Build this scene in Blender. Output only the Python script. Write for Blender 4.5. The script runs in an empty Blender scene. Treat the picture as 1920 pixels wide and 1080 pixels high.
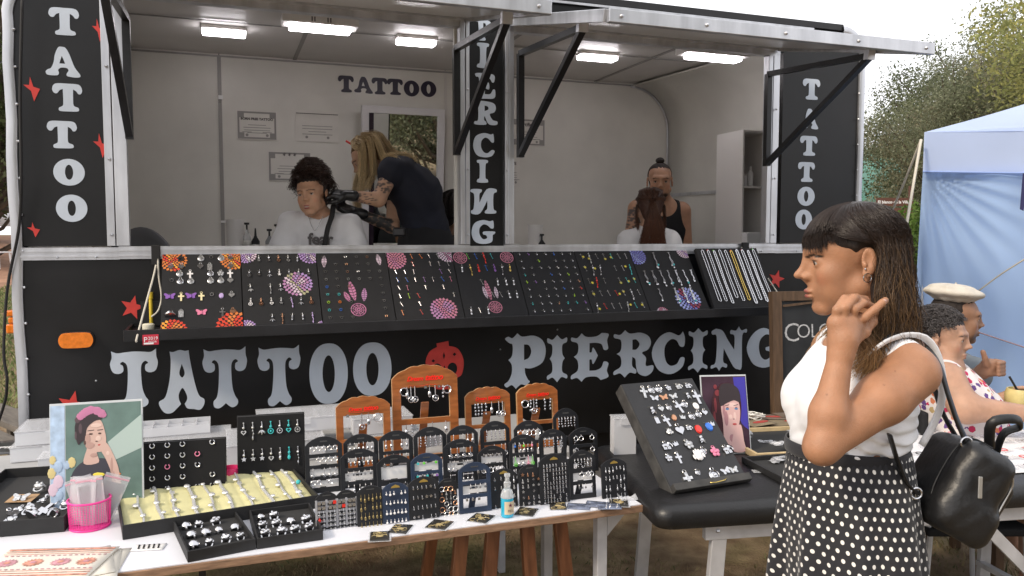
import bpy, math, random
import numpy as np
from mathutils import Vector, Matrix, geometry
import openvdb
R = math.radians
Vc = Vector; MTr = Matrix.Translation; MRo = Matrix.Rotation
sc = bpy.context.scene
COL = sc.collection
random.seed(7)
EYE = Vc((0, 0, 1.62)); FPX = 1500.0; PITCH = math.atan(100/1500)
cam = bpy.data.cameras.new('camera'); cam.sensor_width = 36; cam.lens = FPX / 1920 * 36
cam.clip_start = 0.05; cam.clip_end = 600
cam_o = bpy.data.objects.new('camera', cam); COL.objects.link(cam_o)
cam_o.location = EYE; cam_o.rotation_euler = (math.pi/2 - PITCH, 0, 0)
sc.camera = cam_o
world = bpy.data.worlds.new('World'); sc.world = world; world.use_nodes = True
wn = world.node_tree.nodes; wl = world.node_tree.links
bg = wn['Background']
sky = wn.new('ShaderNodeTexSky'); sky.sky_type = 'NISHITA'; sky.sun_disc = False
SUN_EL, SUN_AZ = 38, -128          # azimuth measured from +Y towards +X (degrees)
sky.sun_elevation = R(SUN_EL); sky.sun_rotation = R(SUN_AZ)
sky.air_density = 1.3; sky.dust_density = 6.0; sky.ozone_density = 1.0
cn = wn.new('ShaderNodeTexNoise'); cn.inputs['Scale'].default_value = 1.6; cn.inputs['Detail'].default_value = 5
cr = wn.new('ShaderNodeValToRGB'); cr.color_ramp.elements[0].position = .25; cr.color_ramp.elements[1].position = .8
cr.color_ramp.elements[0].color = (.8, .8, .8, 1); cr.color_ramp.elements[1].color = (1, 1, 1, 1)
mixw = wn.new('ShaderNodeMix'); mixw.data_type = 'RGBA'
wl.new(cn.outputs['Fac'], cr.inputs['Fac'])
wl.new(cr.outputs['Color'], mixw.inputs['Factor'])
wl.new(sky.outputs['Color'], mixw.inputs['A'])
mixw.inputs['B'].default_value = (12.6, 12.6, 13.0, 1)      # bright thin cloud over the whole sky
wl.new(mixw.outputs['Result'], bg.inputs['Color'])
bg.inputs['Strength'].default_value = 0.1
sun = bpy.data.lights.new('sun', 'SUN'); sun.energy = 2.0; sun.angle = R(9); sun.color = (1, .86, .68)
sun_o = bpy.data.objects.new('sun', sun); COL.objects.link(sun_o)
_d = Vc((math.sin(R(SUN_AZ))*math.cos(R(SUN_EL)), math.cos(R(SUN_AZ))*math.cos(R(SUN_EL)), math.sin(R(SUN_EL))))
sun_o.rotation_euler = _d.to_track_quat('Z', 'Y').to_euler()
sc.view_settings.view_transform = 'Standard'; sc.view_settings.look = 'None'
sc.view_settings.exposure = 0.34; sc.view_settings.gamma = 1; sc.view_settings.use_curve_mapping = False
sc.cycles.max_bounces = 10; sc.cycles.diffuse_bounces = 7; sc.cycles.glossy_bounces = 4
sc.cycles.transparent_max_bounces = 24; sc.cycles.transmission_bounces = 6
sc.cycles.use_denoising = True
def ray(px, py):
    a = (px - 960)/FPX; b = (540 - py)/FPX
    return Vc((a, b*math.sin(PITCH) + math.cos(PITCH), b*math.cos(PITCH) - math.sin(PITCH)))
def at_y(px, py, Y):
    d = ray(px, py); return EYE + d*(Y/d.y)
def at_z(px, py, z):
    d = ray(px, py); return EYE + d*((z - EYE.z)/d.z)
ROT = R(20)
TM = MTr((0, 4.2, 0)) @ MRo(ROT, 4, 'Z'); TMI = TM.inverted()
def on_wall(px, py, y=0.0):
    """point of the plane y=const of the trailer's own frame"""
    o = TMI @ EYE; d = TMI.to_3x3() @ ray(px, py)
    return o + d*((y - o.y)/d.y)
def scale_at(Y): return Y/FPX                        # metres for one photo pixel at depth Y
MATS = {}
def mat(name, col=(.5, .5, .5), rough=.6, metal=0, var=0, vscale=8, bump=0, bscale=60, emit=None, es=0, alpha=1,
        trans=0, spec=.5, coat=0, attr=None, sss=0, two=None, sheen=0, ior=1.45, stretch=None):
    if name in MATS: return MATS[name]
    m = bpy.data.materials.new(name); m.use_nodes = True; MATS[name] = m
    nt = m.node_tree; b = nt.nodes['Principled BSDF']
    b.inputs['Base Color'].default_value = (*col, 1); b.inputs['Roughness'].default_value = rough
    b.inputs['Metallic'].default_value = metal; b.inputs['Specular IOR Level'].default_value = spec
    b.inputs['IOR'].default_value = ior
    b.inputs['Alpha'].default_value = alpha; b.inputs['Transmission Weight'].default_value = trans
    b.inputs['Coat Weight'].default_value = coat
    if sheen: b.inputs['Sheen Weight'].default_value = sheen
    if sss:
        b.inputs['Subsurface Weight'].default_value = sss; b.inputs['Subsurface Radius'].default_value = (.012, .005, .003)
        b.inputs['Subsurface Scale'].default_value = 1.0
    if emit: b.inputs['Emission Color'].default_value = (*emit, 1); b.inputs['Emission Strength'].default_value = es
    src = None
    tc = nt.nodes.new('ShaderNodeTexCoord')
    vec = tc.outputs['Object']
    if stretch:
        mp = nt.nodes.new('ShaderNodeMapping'); mp.inputs['Scale'].default_value = stretch
        nt.links.new(vec, mp.inputs['Vector']); vec = mp.outputs['Vector']
    if attr:
        a = nt.nodes.new('ShaderNodeAttribute'); a.attribute_name = attr; src = a.outputs['Color']
    if var:
        n = nt.nodes.new('ShaderNodeTexNoise'); n.inputs['Scale'].default_value = vscale; n.inputs['Detail'].default_value = 6
        nt.links.new(vec, n.inputs['Vector'])
        mr = nt.nodes.new('ShaderNodeMapRange'); mr.inputs['From Min'].default_value = .3; mr.inputs['From Max'].default_value = .7
        nt.links.new(n.outputs['Fac'], mr.inputs['Value'])
        mx = nt.nodes.new('ShaderNodeMix'); mx.data_type = 'RGBA'
        nt.links.new(mr.outputs['Result'], mx.inputs['Factor'])
        if src:
            hs = nt.nodes.new('ShaderNodeMix'); hs.data_type = 'RGBA'; hs.blend_type = 'MULTIPLY'; hs.inputs['Factor'].default_value = 1
            mx.inputs['A'].default_value = (1 - var,) * 3 + (1,); mx.inputs['B'].default_value = (1 + var * .4,) * 3 + (1,)
            nt.links.new(src, hs.inputs['A']); nt.links.new(mx.outputs['Result'], hs.inputs['B']); src = hs.outputs['Result']
        else:
            c2 = two or tuple(c*(1 - var) for c in col)
            mx.inputs['A'].default_value = (*c2, 1)
            mx.inputs['B'].default_value = (*(tuple(min(1, c * (1 + var * .5)) for c in col) if not two else col), 1)
            src = mx.outputs['Result']
        if rough > .15:
            mr2 = nt.nodes.new('ShaderNodeMapRange'); mr2.inputs['To Min'].default_value = rough * .8; mr2.inputs['To Max'].default_value = min(1, rough * 1.2)
            nt.links.new(n.outputs['Fac'], mr2.inputs['Value']); nt.links.new(mr2.outputs['Result'], b.inputs['Roughness'])
    if src: nt.links.new(src, b.inputs['Base Color'])
    if bump:
        n2 = nt.nodes.new('ShaderNodeTexNoise'); n2.inputs['Scale'].default_value = bscale; n2.inputs['Detail'].default_value = 4
        nt.links.new(vec, n2.inputs['Vector'])
        bp = nt.nodes.new('ShaderNodeBump'); bp.inputs['Strength'].default_value = bump; bp.inputs['Distance'].default_value = .01
        nt.links.new(n2.outputs['Fac'], bp.inputs['Height']); nt.links.new(bp.outputs['Normal'], b.inputs['Normal'])
    return m
class MB:
    def __init__(s): s.v = []; s.f = []; s.m = []; s.mats = []; s.c = []; s.uv = None
    def mi(s, m):
        if m is None: return 0
        if m not in s.mats: s.mats.append(m)
        return s.mats.index(m)
    def add(s, vs, fs, m=None, col=None):
        o = len(s.v); s.v += [tuple(p) for p in vs]; k = s.mi(m)
        s.f += [tuple(i + o for i in f) for f in fs]; s.m += [k]*len(fs)
        if col is not None: s.c += [col]*len(vs)
        return s
    def box(s, c, d, M=None, m=None, col=None):
        x, y, z = (k/2 for k in d); c = Vc(c)
        vs = [Vc((i*x, j*y, k*z)) for i in (-1, 1) for j in (-1, 1) for k in (-1, 1)]
        if M is not None: vs = [M @ q for q in vs]
        return s.add([c + q for q in vs], [(0, 1, 3, 2), (4, 6, 7, 5), (0, 4, 5, 1), (2, 3, 7, 6), (0, 2, 6, 4), (1, 5, 7, 3)], m, col)
    def bx(s, x0, x1, y0, y1, z0, z1, m=None, col=None):
        return s.box(((x0 + x1)/2, (y0 + y1)/2, (z0 + z1)/2), (abs(x1 - x0), abs(y1 - y0), abs(z1 - z0)), None, m, col)
    def bar(s, a, b, w, h, m=None, up=(0, 0, 1)):
        a, b = Vc(a), Vc(b); d = (b - a); L = d.length; d.normalize(); up = Vc(up)
        if abs(d.dot(up)) > .98: up = Vc((1, 0, 0))
        x = d.cross(up).normalized(); z = x.cross(d)
        M = Matrix((x, d, z)).transposed()
        return s.box((a + b)/2, (w, L, h), M, m)
    def tube(s, pts, r, n=8, m=None, cap=True, col=None, cols=None, flat=1):
        pts = [Vc(p) for p in pts]; k = len(pts)
        rs = r if isinstance(r, (list, tuple)) else [r]*k
        o = len(s.v); pv = None; mi = s.mi(m)
        for i, p in enumerate(pts):
            t = (pts[min(i + 1, k - 1)] - pts[max(i - 1, 0)])
            t = t.normalized() if t.length > 1e-9 else Vc((0, 0, 1))
            if pv is None:
                a = Vc((0, 0, 1)) if abs(t.z) < .9 else Vc((1, 0, 0)); x = t.cross(a).normalized()
            else:
                x = pv - t*pv.dot(t); x = x.normalized() if x.length > 1e-9 else pv
            pv = x; y = t.cross(x)
            for j in range(n):
                an = 2*math.pi*j/n
                s.v.append(tuple(p + (x*math.cos(an) + y*math.sin(an)*flat)*rs[i]))
            if cols is not None: s.c += [cols[i]]*n
            elif col is not None: s.c += [col]*n
        for i in range(k - 1):
            for j in range(n):
                s.f.append((o + i*n + j, o + i*n + (j + 1) % n, o + (i + 1)*n + (j + 1) % n, o + (i + 1)*n + j)); s.m.append(mi)
        if cap:
            s.f.append(tuple(o + j for j in range(n))[::-1]); s.m.append(mi)
            s.f.append(tuple(o + (k - 1)*n + j for j in range(n))); s.m.append(mi)
        return s
    def lathe(s, prof, n=16, c=(0, 0, 0), M=None, m=None, col=None, sx=1, sy=1):
        o = len(s.v); c = Vc(c); k = len(prof); mi = s.mi(m); vs = []
        for r, z in prof:
            for j in range(n):
                a = 2*math.pi*j/n; q = Vc((math.cos(a)*r*sx, math.sin(a)*r*sy, z))
                vs.append(c + (M @ q if M is not None else q))
        fs = [(i*n + j, i*n + (j + 1) % n, (i + 1)*n + (j + 1) % n, (i + 1)*n + j) for i in range(k - 1) for j in range(n)]
        if prof[0][0] > 1e-6: fs.append(tuple(range(n))[::-1])
        if prof[-1][0] > 1e-6: fs.append(tuple((k - 1)*n + j for j in range(n)))
        return s.add(vs, fs, m, col)
    def sph(s, c, r, n=10, m=None, col=None, sc_=(1, 1, 1), M=None):
        h = max(4, n // 2); prof = [(max(math.sin(math.pi*i/h), 0)*1, -math.cos(math.pi*i/h)) for i in range(h + 1)]
        D = Matrix.Diagonal((r*sc_[0], r*sc_[1], r*sc_[2]))
        if M is not None: D = M @ D
        return s.lathe(prof, n, c, D, m, col)
    def ring(s, c, R_, r, M=None, n=16, k=6, m=None, a0=0, a1=360, col=None):
        c = Vc(c); full = abs(a1 - a0) >= 359.9
        pts = [Vc((math.cos(R(a0 + (a1 - a0)*i/n))*R_, 0, math.sin(R(a0 + (a1 - a0)*i/n))*R_)) for i in range(n + 1)]
        if M is not None: pts = [M @ p for p in pts]
        return s.tube([c + p for p in pts], r, k, m, not full, col)
    def prism(s, polys, y0, y1, M=None, m=None, c=(0, 0, 0), col=None, side=None):
        """polys: outline then holes, in x-z; extruded from y0 (front) to y1"""
        c = Vc(c); flat = [p for q in polys for p in q]; n = len(flat)
        tr = geometry.tessellate_polygon([[Vc((p[0], p[1], 0)) for p in q] for q in polys])
        T = (lambda q: M @ q) if M is not None else (lambda q: q)
        vs = [c + T(Vc((p[0], y0, p[1]))) for p in flat] + [c + T(Vc((p[0], y1, p[1]))) for p in flat]
        s.add(vs, [tuple(t) for t in tr] + [tuple(i + n for i in t)[::-1] for t in tr], m, col)
        o = len(s.v) - 2*n; a = 0; mi = s.mi(side or m)
        for q in polys:
            for i in range(len(q)):
                j = (i + 1) % len(q); s.f.append((o + a + i, o + a + j, o + a + j + n, o + a + i + n)); s.m.append(mi)
            a += len(q)
        return s
    def grid(s, fn, nu, nv, m=None, closeu=False, col=None):
        o = len(s.v); mi = s.mi(m); ku = nu if closeu else nu + 1
        for j in range(nv + 1):
            for i in range(ku): s.v.append(tuple(fn(i/nu, j/nv)))
        if col is not None: s.c += [col]*(ku*(nv + 1))
        for j in range(nv):
            for i in range(nu):
                i2 = (i + 1) % ku; s.f.append((o + j*ku + i, o + j*ku + i2, o + (j + 1)*ku + i2, o + (j + 1)*ku + i)); s.m.append(mi)
        return s
    def xf(s, M): s.v = [tuple(M @ Vc(p)) for p in s.v]; return s
    def mesh(s, name, m=None, smooth=False):
        me = bpy.data.meshes.new(name); me.from_pydata(s.v, [], s.f)
        for k in (s.mats or ([m] if m else [])): me.materials.append(k)
        if len(s.mats) > 1: me.polygons.foreach_set('material_index', s.m)
        if s.c and len(s.c) == len(s.v):
            a = me.color_attributes.new('Col', 'FLOAT_COLOR', 'POINT')
            a.data.foreach_set('color', np.array([(*q[:3], 1) for q in s.c], dtype=np.float32).ravel())
        import bmesh
        bm = bmesh.new(); bm.from_mesh(me); bmesh.ops.recalc_face_normals(bm, faces=bm.faces); bm.to_mesh(me); bm.free()
        if smooth:
            me.polygons.foreach_set('use_smooth', [True] * len(me.polygons))
            if smooth is not True: me.set_sharp_from_angle(angle=R(smooth))
        return me
    def build(s, name, m=None, parent=None, smooth=False, bevel=0, solid=0):
        o = bpy.data.objects.new(name, s.mesh(name, m, smooth)); COL.objects.link(o)
        if parent is not None: o.parent = parent
        if solid:
            md = o.modifiers.new('s', 'SOLIDIFY'); md.thickness = solid; md.offset = 0
        if bevel:
            md = o.modifiers.new('b', 'BEVEL'); md.width = bevel; md.segments = 2; md.limit_method = 'ANGLE'; md.angle_limit = R(40)
        return o
def thing(name, label, cat, loc=(0, 0, 0), rz=0, group=None, M=None):
    o = bpy.data.objects.new(name, None); COL.objects.link(o); o.empty_display_size = .1
    if M is not None: o.matrix_world = M
    else: o.location = loc; o.rotation_euler = (0, 0, rz)
    o['label'] = label; o['category'] = cat
    if group: o['group'] = group
    return o
def tag(o, label=None, cat=None, group=None, kind=None):
    if label: o['label'] = label
    if cat: o['category'] = cat
    if group: o['group'] = group
    if kind: o['kind'] = kind
    return o
def inst(name, me, parent=None, M=None):
    o = bpy.data.objects.new(name, me); COL.objects.link(o)
    if parent is not None: o.parent = parent
    if M is not None: o.matrix_world = M if parent is None else M
    return o
def spline(P, n=6, closed=True):
    """Catmull-Rom through (x,y[,1=corner])"""
    out = []; k = len(P)
    for i in range(k if closed else k - 1):
        p1, p2 = P[i], P[(i + 1) % k]
        p0 = P[(i - 1) % k] if closed or i > 0 else p1
        p3 = P[(i + 2) % k] if closed or i < k - 2 else p2
        if len(p1) > 2: p0 = p1
        if len(p2) > 2: p3 = p2
        st = len(p1) > 2 and len(p2) > 2
        for j in range(1 if st else n):
            t = j/n; a = []
            for c in (0, 1):
                a.append(.5*(2*p1[c] + (p2[c] - p0[c])*t + (2*p0[c] - 5*p1[c] + 4*p2[c] - p3[c])*t*t + (3*p1[c] - p0[c] - 3*p2[c] + p3[c])*t**3))
            out.append(tuple(a))
    if not closed: out.append(tuple(P[-1][:2]))
    return out
def text_mesh(name, body, size, m, shear=0, ext=.0006, spacing=1, align='LEFT', offset=0):
    c = bpy.data.curves.new(name, 'FONT'); c.body = body; c.size = size; c.shear = shear; c.extrude = ext; c.offset = offset
    c.space_character = spacing; c.resolution_u = 3; c.align_x = align
    o = bpy.data.objects.new('t', c); COL.objects.link(o)
    me = bpy.data.meshes.new_from_object(o.evaluated_get(bpy.context.evaluated_depsgraph_get())); me.name = name
    bpy.data.objects.remove(o); me.materials.clear(); me.materials.append(m); return me
def upright(M):  # text lies in x-y; turn it to face -y of frame M
    return M @ MRo(math.pi / 2, 4, 'X')
M_ALU = mat('brushed_aluminium', (.62, .63, .66), .38, .85, var=.25, vscale=14, stretch=(1, 1, .2), bump=.05)
M_BLACKPANEL = mat('black_vinyl_panel', (.010, .010, .011), .36, var=.6, vscale=2.5, bump=.06, bscale=5, spec=.4)
M_WHITEINT = mat('white_laminate', (.66, .645, .60), .38, var=.12, vscale=2.2, bump=.03, bscale=200)
M_VINYL = mat('pale_grey_vinyl', (.56, .62, .70), .45, var=.06, vscale=10)
M_RED = mat('red_vinyl', (.62, .05, .04), .5, var=.15, vscale=20)
M_BLKMETAL = mat('black_painted_steel', (.012, .012, .014), .35, var=.3, vscale=30)
M_CHROME = mat('steel_jewellery', (.60, .60, .62), .25, 1.0)
M_SILVER = mat('silver_dull', (.66, .66, .66), .38, .9, var=.5, vscale=300)
def _o(cx, cy, rx, ry, n=28): return [(cx + math.cos(2*math.pi*i/n)*rx, cy + math.sin(2*math.pi*i/n)*ry) for i in range(n)]
G1 = {  # soft fat slab letters
 'T': [[(10, 98), (50, 100), (90, 98), (101, 80), (97, 66), (88, 64), (80, 74), (70, 80, 1), (69, 30), (74, 19), (86, 14), (85, 2), (50, 0), (22, 1), (20, 12), (30, 18), (35, 28), (35, 80, 1), (24, 75), (15, 64), (4, 66), (-1, 80)]],
 'A': [[(38, 97), (50, 100), (60, 96), (70, 76), (84, 34), (100, 8), (92, 0), (64, 2), (60, 10), (66, 22), (60, 30), (44, 30), (36, 22), (38, 12), (32, 4), (6, 4), (0, 14), (6, 22), (16, 28), (24, 48), (28, 72)], [(48, 70, 1), (57, 44, 1), (40, 44, 1)]],
 'O': [_o(50, 50, 50, 50), _o(50, 50, 13, 28)],
 'I': [[(12, 100), (88, 100), (92, 88), (76, 80), (74, 22), (90, 14), (90, 0), (10, 0), (10, 14), (26, 22), (26, 80), (8, 88)]],
 'E': [[(6, 100), (88, 98), (94, 72), (84, 66), (70, 82), (48, 82, 1), (48, 62, 1), (66, 64), (68, 38), (48, 42, 1), (46, 18, 1), (74, 20), (88, 38), (98, 34), (94, 4), (50, 0), (4, 0), (2, 14), (18, 20), (18, 80), (4, 86)]],
 'R': [[(6, 100), (50, 100), (84, 92), (92, 72), (84, 54), (66, 46), (78, 22), (98, 16), (96, 2), (70, 0), (56, 10), (44, 36), (42, 20), (50, 12), (48, 0), (4, 0), (2, 13), (16, 20), (16, 80), (4, 86)], [(44, 82, 1), (58, 78), (60, 66), (44, 58, 1)]],
 'P': [[(6, 100), (54, 100), (90, 90), (98, 70), (88, 46), (60, 36), (46, 38, 1), (46, 20), (58, 12), (56, 0), (4, 0), (2, 13), (16, 20), (16, 80), (4, 86)], [(46, 82, 1), (60, 80), (64, 68), (58, 56), (46, 54, 1)]],
 'C': [[(80, 96), (92, 98), (95, 66), (84, 64), (70, 78), (54, 82), (38, 68), (36, 42), (48, 22), (66, 18), (86, 32), (98, 26), (84, 6), (50, 0), (16, 10), (0, 46), (12, 86), (48, 101)]],
 'G': [[(78, 96), (92, 98), (94, 68), (82, 66), (68, 78), (50, 82), (34, 66), (34, 40), (48, 20), (66, 24), (62, 36), (50, 40), (52, 52), (98, 52), (98, 42), (90, 36), (86, 8), (50, -1), (14, 10), (0, 46), (12, 86), (46, 101)]],
 'N': [[(0, 88), (6, 98), (40, 98), (42, 88), (34, 78), (34, 44, 1), (62, 98), (96, 100), (100, 88), (88, 78), (88, 22), (98, 12), (94, 2), (58, 2), (56, 12), (64, 22), (64, 54, 1), (36, 2), (6, 0), (2, 12), (12, 22), (14, 76)]],
}
G2 = {  # tall circus letters with hooked arms and split feet
 'T': [[(2, 100, 1), (14, 96), (30, 97), (50, 98), (70, 97), (86, 96), (98, 102, 1), (98, 88), (101, 76), (96, 62), (84, 58), (74, 62), (74, 72), (80, 76), (74, 80), (66, 74), (64, 60), (66, 30), (72, 14), (78, 6), (76, -2), (64, -6), (50, 2, 1), (36, -6), (24, -4), (22, 6), (30, 14), (34, 32), (36, 60), (34, 74), (26, 80), (20, 76), (26, 72), (26, 62), (16, 58), (4, 62), (-1, 76), (3, 88)]],
 'A': [[(26, 98, 1), (34, 97), (48, 100), (60, 98), (68, 99, 1), (70, 84), (78, 48), (88, 20), (100, 12), (99, 2), (90, -6), (76, -4), (62, -2), (56, 6, 1), (62, 14), (60, 24), (52, 34), (44, 24), (44, 14), (48, 6, 1), (40, 0), (28, -8), (14, -8), (4, 0), (0, 12), (14, 20), (24, 48), (28, 80)], [(52, 76, 1), (58, 60), (52, 52), (46, 60)]],
 'O': [[(50 + math.copysign(abs(math.cos(t)) ** .85, math.cos(t)) * 50, 50 + math.copysign(abs(math.sin(t)) ** .95, math.sin(t)) * 51) for t in [i * math.pi / 18 for i in range(36)]], _o(50, 50, 16, 31)],
 'P': [[(0, 92), (8, 96), (18, 93), (30, 102, 1), (42, 95), (70, 96), (92, 86), (100, 66), (92, 44), (66, 34), (48, 35, 1), (49, 24), (56, 12, 1), (60, 8), (50, 2), (38, 4), (26, -4, 1), (16, 4), (4, 0), (-2, 6), (8, 12), (16, 26), (16, 42), (8, 52, 1), (17, 60), (18, 80), (10, 84)], [(46, 80, 1), (58, 78), (64, 66), (58, 54), (46, 50, 1)]],
 'I': [[(2, 96), (26, 92), (50, 102, 1), (74, 92), (98, 96), (98, 86), (76, 80), (76, 60), (88, 50, 1), (76, 40), (76, 20), (100, 12), (98, 4), (72, 8), (50, -3, 1), (26, 8), (2, 4), (0, 12), (24, 20), (24, 40), (12, 50, 1), (24, 60), (24, 80), (2, 86)]],
 'E': [[(2, 94), (16, 92), (28, 102, 1), (40, 94), (66, 94), (80, 101, 1), (98, 98), (94, 84), (97, 66), (86, 64), (80, 76), (66, 80), (48, 80, 1), (48, 60, 1), (54, 60), (58, 70), (70, 52, 1), (58, 34), (54, 44), (48, 44, 1), (48, 20, 1), (66, 20), (80, 26), (86, 38), (98, 34), (94, 18), (98, 4), (78, -2, 1), (66, 6), (40, 6), (28, -3, 1), (16, 6), (2, 4), (2, 12), (18, 22), (18, 42), (8, 52, 1), (18, 60), (18, 80), (2, 86)]],
 'R': [[(2, 94), (16, 92), (28, 102, 1), (40, 94), (66, 95), (86, 86), (92, 70), (84, 56), (70, 50), (80, 38), (80, 20), (98, 20), (96, 6), (80, -3), (62, 4), (56, 20), (54, 36), (46, 42, 1), (46, 22), (56, 12), (54, 4), (40, 7), (28, -3, 1), (16, 7), (2, 4), (2, 12), (18, 22), (18, 42), (8, 50, 1), (18, 58), (18, 80), (2, 86)], [(46, 80, 1), (56, 80), (64, 69), (56, 58), (46, 58, 1)]],
 'C': [[(78, 90), (90, 99, 1), (96, 84), (94, 64), (82, 64), (72, 78), (56, 82), (40, 70), (36, 50), (42, 28), (56, 18), (74, 22), (84, 36), (96, 34), (88, 12), (56, -2), (22, 8), (4, 34), (0, 52, 1), (6, 70), (24, 90), (50, 99)]],
 'G': [[(78, 90), (90, 99, 1), (96, 84), (94, 64), (82, 64), (72, 78), (56, 82), (40, 70), (36, 50), (42, 28), (56, 18), (70, 24), (68, 38), (58, 42), (60, 50), (98, 50), (92, 12), (56, -2), (22, 8), (4, 34), (0, 52, 1), (6, 70), (24, 90), (50, 99)]],
 'N': [[(0, 94), (12, 100, 1), (30, 94), (46, 70), (64, 46, 1), (64, 80), (52, 86), (54, 95), (68, 93), (76, 103, 1), (84, 93), (98, 96), (98, 87), (86, 80), (86, 4), (76, -2, 1), (62, 6), (34, 52, 1), (33, 20), (44, 12), (42, 4), (30, 7), (22, -3, 1), (14, 7), (0, 4), (0, 12), (12, 20), (14, 80), (2, 86)]],
}
_gc = {}
def glyph(G, ch):
    k = (id(G), ch)
    if k not in _gc: _gc[k] = [[(x/100, y/100) for x, y in spline(p, 4)] for p in G[ch]]
    return _gc[k]
def star(n=5, r=.45, rot=90): return [(math.cos(R(rot + 180*i/n))*(1 if i % 2 == 0 else r), math.sin(R(rot + 180*i/n))*(1 if i % 2 == 0 else r)) for i in range(2*n)]
BOLT = [(.42, 1), (.95, .62), (.62, .55), (1, .2), (.8, -.02), (.62, 0), (.3, .34), (.62, .42), (0, .72), (.42, .66)]
BOLT = [(.42, 1), (.60, .60), (1, .52), (.62, 0), (.46, .42), (0, .66), (.36, .66)]
def place_poly(polys, x0, y0, x1, y1, yl, parent, name, m, thick=.002):
    """flat cut-out stuck on the plane y=yl of the trailer; box given by its seen corners"""
    a = on_wall(x0, y1, yl); b = on_wall(x1, y0, yl); c = on_wall(x0, y0, yl); d = on_wall(x1, y1, yl)
    z0 = (a.z + d.z)/2; z1 = (b.z + c.z)/2; u0 = (a.x + c.x)/2; u1 = (b.x + d.x)/2
    mb = MB(); mb.prism([[(u0 + (u1 - u0)*x, z0 + (z1 - z0)*z) for x, z in q] for q in polys], yl - thick, yl, m=m)
    return mb.build(name, m, parent)
# ================================================================= THE TRAILER
UL, UR = -2.242, 2.262; ZB, ZS, ZH, ZR = .52, 1.54, 2.66, 2.88; YB = 1.8; CEIL = 2.82; FLOOR = .74; UBR = 2.0
trailer = thing('vendor_trailer', 'black trailer with raised awnings, open serving windows and pale lettering', 'trailer', M=TM)
def tp(mb, name, m=None, parent=trailer, **k): return mb.build(name, m, parent, **k)
def front_outline(side):
    if side < 0: return [(UL, ZS + .03), (-1.90, ZS + .03), (-1.90, ZR - .04), (UL + .34, ZR - .04)] + [(UL + .34 - .34*math.sin(R(a)), ZR - .38 + .34*math.cos(R(a))) for a in range(8, 91, 8)]
    return [(1.70, ZS + .03), (UR, ZS + .03)] + [(UR - .14 + .14*math.cos(R(a)), ZR - .18 + .14*math.sin(R(a))) for a in range(0, 91, 9)] + [(1.70, ZR - .04)]
tp(MB().prism([front_outline(-1)], 0, .03), 'side_panel', M_BLACKPANEL)
tp(MB().prism([front_outline(1)], 0, .03), 'side_panel', M_BLACKPANEL)
tp(MB().bx(UL, UR, 0, .03, ZB, ZS - .03), 'lower_panel', M_BLACKPANEL, bevel=.002)
tp(MB().bx(-.235, -.05, -.004, .03, ZS + .02, ZH + .05), 'pillar_panel', M_BLACKPANEL)
tp(MB().bx(-1.90, 1.70, 0, .03, ZH + .03, ZR - .04), 'header_panel', M_BLACKPANEL)
fr = [('sill_rail', (-1.86, -.235, -.022, .02, ZS - .028, ZS + .028)), ('sill_rail', (-.235, -.05, -.018, .02, ZS - .028, ZS + .022)), ('sill_rail', (-.05, 1.655, -.022, .02, ZS - .028, ZS + .028)),
      ('sill_rail', (UL, -1.86, -.014, .02, ZS - .03, ZS + .024)), ('sill_rail', (1.655, UR, -.014, .02, ZS - .03, ZS + .024))]
for nm, b in fr:
    mb = MB().bx(*b); mb.bx(b[0], b[1], b[2] - .006, b[2], b[4] + .012, b[4] + .02); mb.bx(b[0], b[1], b[2] - .006, b[2], b[5] - .02, b[5] - .012)
    tp(mb, nm, M_ALU)
for u0, u1 in [(-1.905, -1.872), (-1.868, -1.815), (-.287, -.262), (-.258, -.238), (-.047, -.028), (-.024, .004), (1.583, 1.612), (1.616, 1.66)]:
    w = MB().bx(u0, u1, -.02 if (u1 - u0) > .026 else -.03, .03, ZS + .03, ZH + .06); tp(w, 'window_jamb', M_ALU, bevel=.002)
for u0, u1 in [(-1.87, -.238), (-.047, 1.66)]:
    tp(MB().bx(u0, u1, -.02, .03, ZH, ZH + .028), 'window_head', M_ALU)
def edge_trim(sgn):
    U = UL if sgn < 0 else UR; rr_ = .34 if sgn < 0 else .14
    pts = [(U + sgn*.008, ZB)] + [(U + sgn*.008, z) for z in (1.0, 1.4, 1.8, 2.2)] + [(U - sgn*(rr_ - (rr_ + .008)*math.cos(R(a))), ZR - rr_ - .04 + (rr_ + .008)*math.sin(R(a))) for a in range(0, 91, 9)]
    rnd = random.Random(3 + sgn); pr = []
    mb = MB()
    def fn(a, b):
        k = b*(len(pts) - 1); i = min(int(k), len(pts) - 2); t = k - i
        x = pts[i][0]*(1 - t) + pts[i + 1][0]*t; z = pts[i][1]*(1 - t) + pts[i + 1][1]*t
        x += .004*math.sin(z*31)*(1 if sgn < 0 else .3)
        off = [(-.020, .0), (-.026, -.014), (0, -.018), (.014, -.012), (.014, .02), (-.018, .03)][int(round(a*6)) % 6]
        if z > ZR - rr_ - .04:
            an = math.atan2(z - (ZR - rr_ - .04), abs(x - (U - sgn*rr_)))
            return (x - sgn*off[0]*math.cos(an), off[1], z - off[0]*math.sin(an))
        return (x - sgn*off[0], off[1], z)
    mb.grid(fn, 6, 40, closeu=True); return tp(mb, 'corner_moulding', M_ALU, smooth=50)
edge_trim(-1); edge_trim(1)
M_ROOF = mat('dark_roof_sheet', (.035, .037, .042), .35, .2, var=.3, vscale=6)
def shell_profile():      # closed u-z ring of the body, rounded top corners
    L = [(UL, ZB), (UL, ZR - .38)] + [(UL + .34 - .34*math.cos(R(a)), ZR - .38 + .34*math.sin(R(a))) for a in range(9, 91, 9)]
    Rr = [(UR - .14 + .14*math.sin(R(a)), ZR - .18 + .14*math.cos(R(a))) for a in range(0, 91, 9)] + [(UR, ZB)]
    return L + Rr
sp = shell_profile()
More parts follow.
